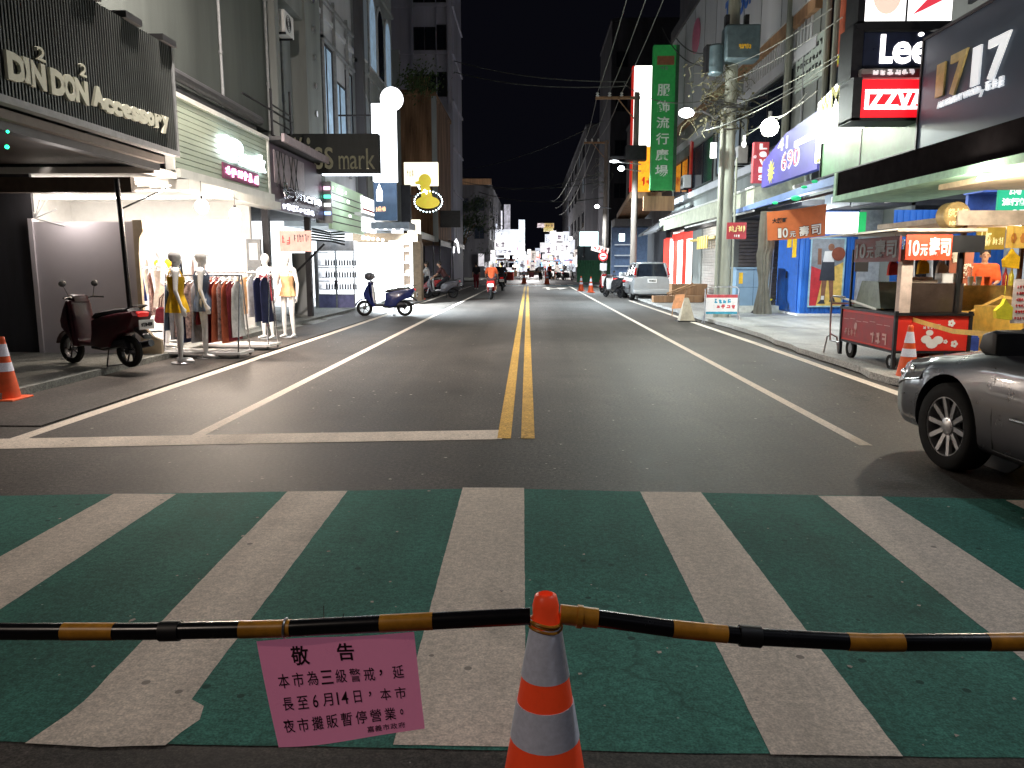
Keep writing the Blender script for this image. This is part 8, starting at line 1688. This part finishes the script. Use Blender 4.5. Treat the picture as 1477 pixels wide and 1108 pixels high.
lamp('street_lamp_light', L1 + Vector((-.6, -.5, -.2)), 1100, (.88, 1, .93), .12, typ='SPOT', rot=(R_(-14), R_(-16), 0), spot=160)
lamp('street_lamp_spill', L1 + Vector((-.3, -.3, -.1)), 260, (.95, 1, .92), .12)
lamp('big_bulb_light', L2 + Vector((-.3, -.3, -.15)), 240, (.98, 1, .8), .13)
lamp('white_sign_light', (5.0, 13.6, 3.6), 8, (.9, 1, .88), .4)
lamp('red_shop_light', (7.6, 37.6, 2.9), 160, (1, .9, .82), .3)
lamp('downlight_right', PY(1418, 254, 9.7) + Vector((-.1, -.1, -.14)), 200, (1, .88, .7), .06)
lamp('stall_roof_light', (8.0, 12.8, 2.0), 90, (1, .8, .55), .15)
lamp('arcade_light_right', (8.6, 15.5, 3.3), 220, (.92, .96, 1), typ='AREA', size=(3, 8))
lamp('arcade_light_kiosk', (6.9, 19.9, 2.7), 150, (.92, 1, .96), .3)
lamp('shutter_light', (6.3, 31.6, 2.9), 90, (1, .94, .85), .15)
lamp('far_market_light', (0, 86, 3.2), 3500, (1, .97, .95), 2)
lamp('far_market_light', (0, 125, 3.2), 6000, (1, .97, .95), 2)
lamp('crossing_lamp_light', PY(861, 298, 52) + Vector((-1.0, -.8, -.2)), 3600, (.85, .96, 1), .15, typ='SPOT', rot=(0, R_(-15), 0), spot=150)
lamp('pole_lamp_light', PY(896, 243, 38) + Vector((-1.0, -.8, -.2)), 3800, (.84, .96, 1), .15, typ='SPOT', rot=(0, R_(-15), 0), spot=150)
# lamp posts: an added rear fill, and one over the right pavement
def post_lamp(label, x, y, h, arm, w, colr):
    t = thing('street_lamp', label, 'street lamp', (x, y, 0)); b = MB(); b.tube([(x, y, 0), (x, y, h)], .09, 12, r2=.06); b.tube([(x, y, h - .1), (x + arm * .5, y, h + .25), (x + arm, y, h + .25)], .04, 8); part('post', b, 'steel', t)
    b = MB(); b.box(x + arm - .3, x + arm + .3, y - .12, y + .12, h + .17, h + .29); p_ = part('lamp_housing', b, 'grey_paint', t, bev=.02); b = MB(); b.box(x + arm - .25, x + arm + .25, y - .09, y + .09, h + .155, h + .168); part('lamp_glass', b, glow('led_lamp', (.95, .97, 1), 12), p_)
    lamp('street_lamp_glow', (x + arm, y, h + .1), w, colr, .12, typ='SPOT', rot=(0, 0, 0), spot=165)
post_lamp('added unseen street lamp post on the left corner behind the camera', -8.2, -2.5, 8, 2.6, 600, (1, .82, .68))  # added fill lamp, unseen behind the camera
post_lamp('street lamp post on the right corner beside the near signboard', 8.4, 3.4, 7.6, -2.2, 520, (.84, .9, 1))
t = thing('street_lamp', 'street lamp on a wall arm high on the grey building over the clothes shop', 'street lamp', (-6.7, 11.6, 8.2)); b = MB(); b.tube([(-6.7, 11.6, 8.0), (-5.9, 11.6, 8.5), (-4.9, 11.6, 8.5)], .04, 8); part('arm', b, 'steel', t)
b = MB(); b.box(-5.1, -4.5, 11.48, 11.72, 8.42, 8.54); p_ = part('lamp_housing', b, 'grey_paint', t, bev=.02); b = MB(); b.box(-5.05, -4.55, 11.5, 11.7, 8.405, 8.418); part('lamp_glass', b, glow('led_lamp', (.95, .97, 1), 12), p_)
lamp('wall_lamp_glow', (-4.8, 11.6, 8.36), 5200, (1, .88, .78), .12, typ='SPOT', rot=(R_(26), 0, 0), spot=158)
bpy.data.lights['wall_lamp_glow'].spot_blend = 1.0
# ================================================================== CAMERA
cam = bpy.data.cameras.new('camera'); cam.sensor_fit = 'HORIZONTAL'; cam.sensor_width = 36; cam.lens = F_ / 1477 * 36; cam.clip_start = .05; cam.clip_end = 2000
co = bpy.data.objects.new('camera', cam); C.objects.link(co); co.location = (0, 0, H_)
co.rotation_euler = (PI / 2 - PIT, 0, YAW)
sc = bpy.context.scene; sc.camera = co
sc.view_settings.view_transform = 'Standard'; sc.view_settings.look = 'None'; sc.view_settings.exposure = 0
sc.render.engine = 'CYCLES'; sc.cycles.use_denoising = True; sc.cycles.sample_clamp_indirect = 4; sc.cycles.max_bounces = 5; sc.cycles.diffuse_bounces = 3; sc.cycles.glossy_bounces = 3
sc.cycles.caustics_reflective = False; sc.cycles.caustics_refractive = False; sc.cycles.use_light_tree = True
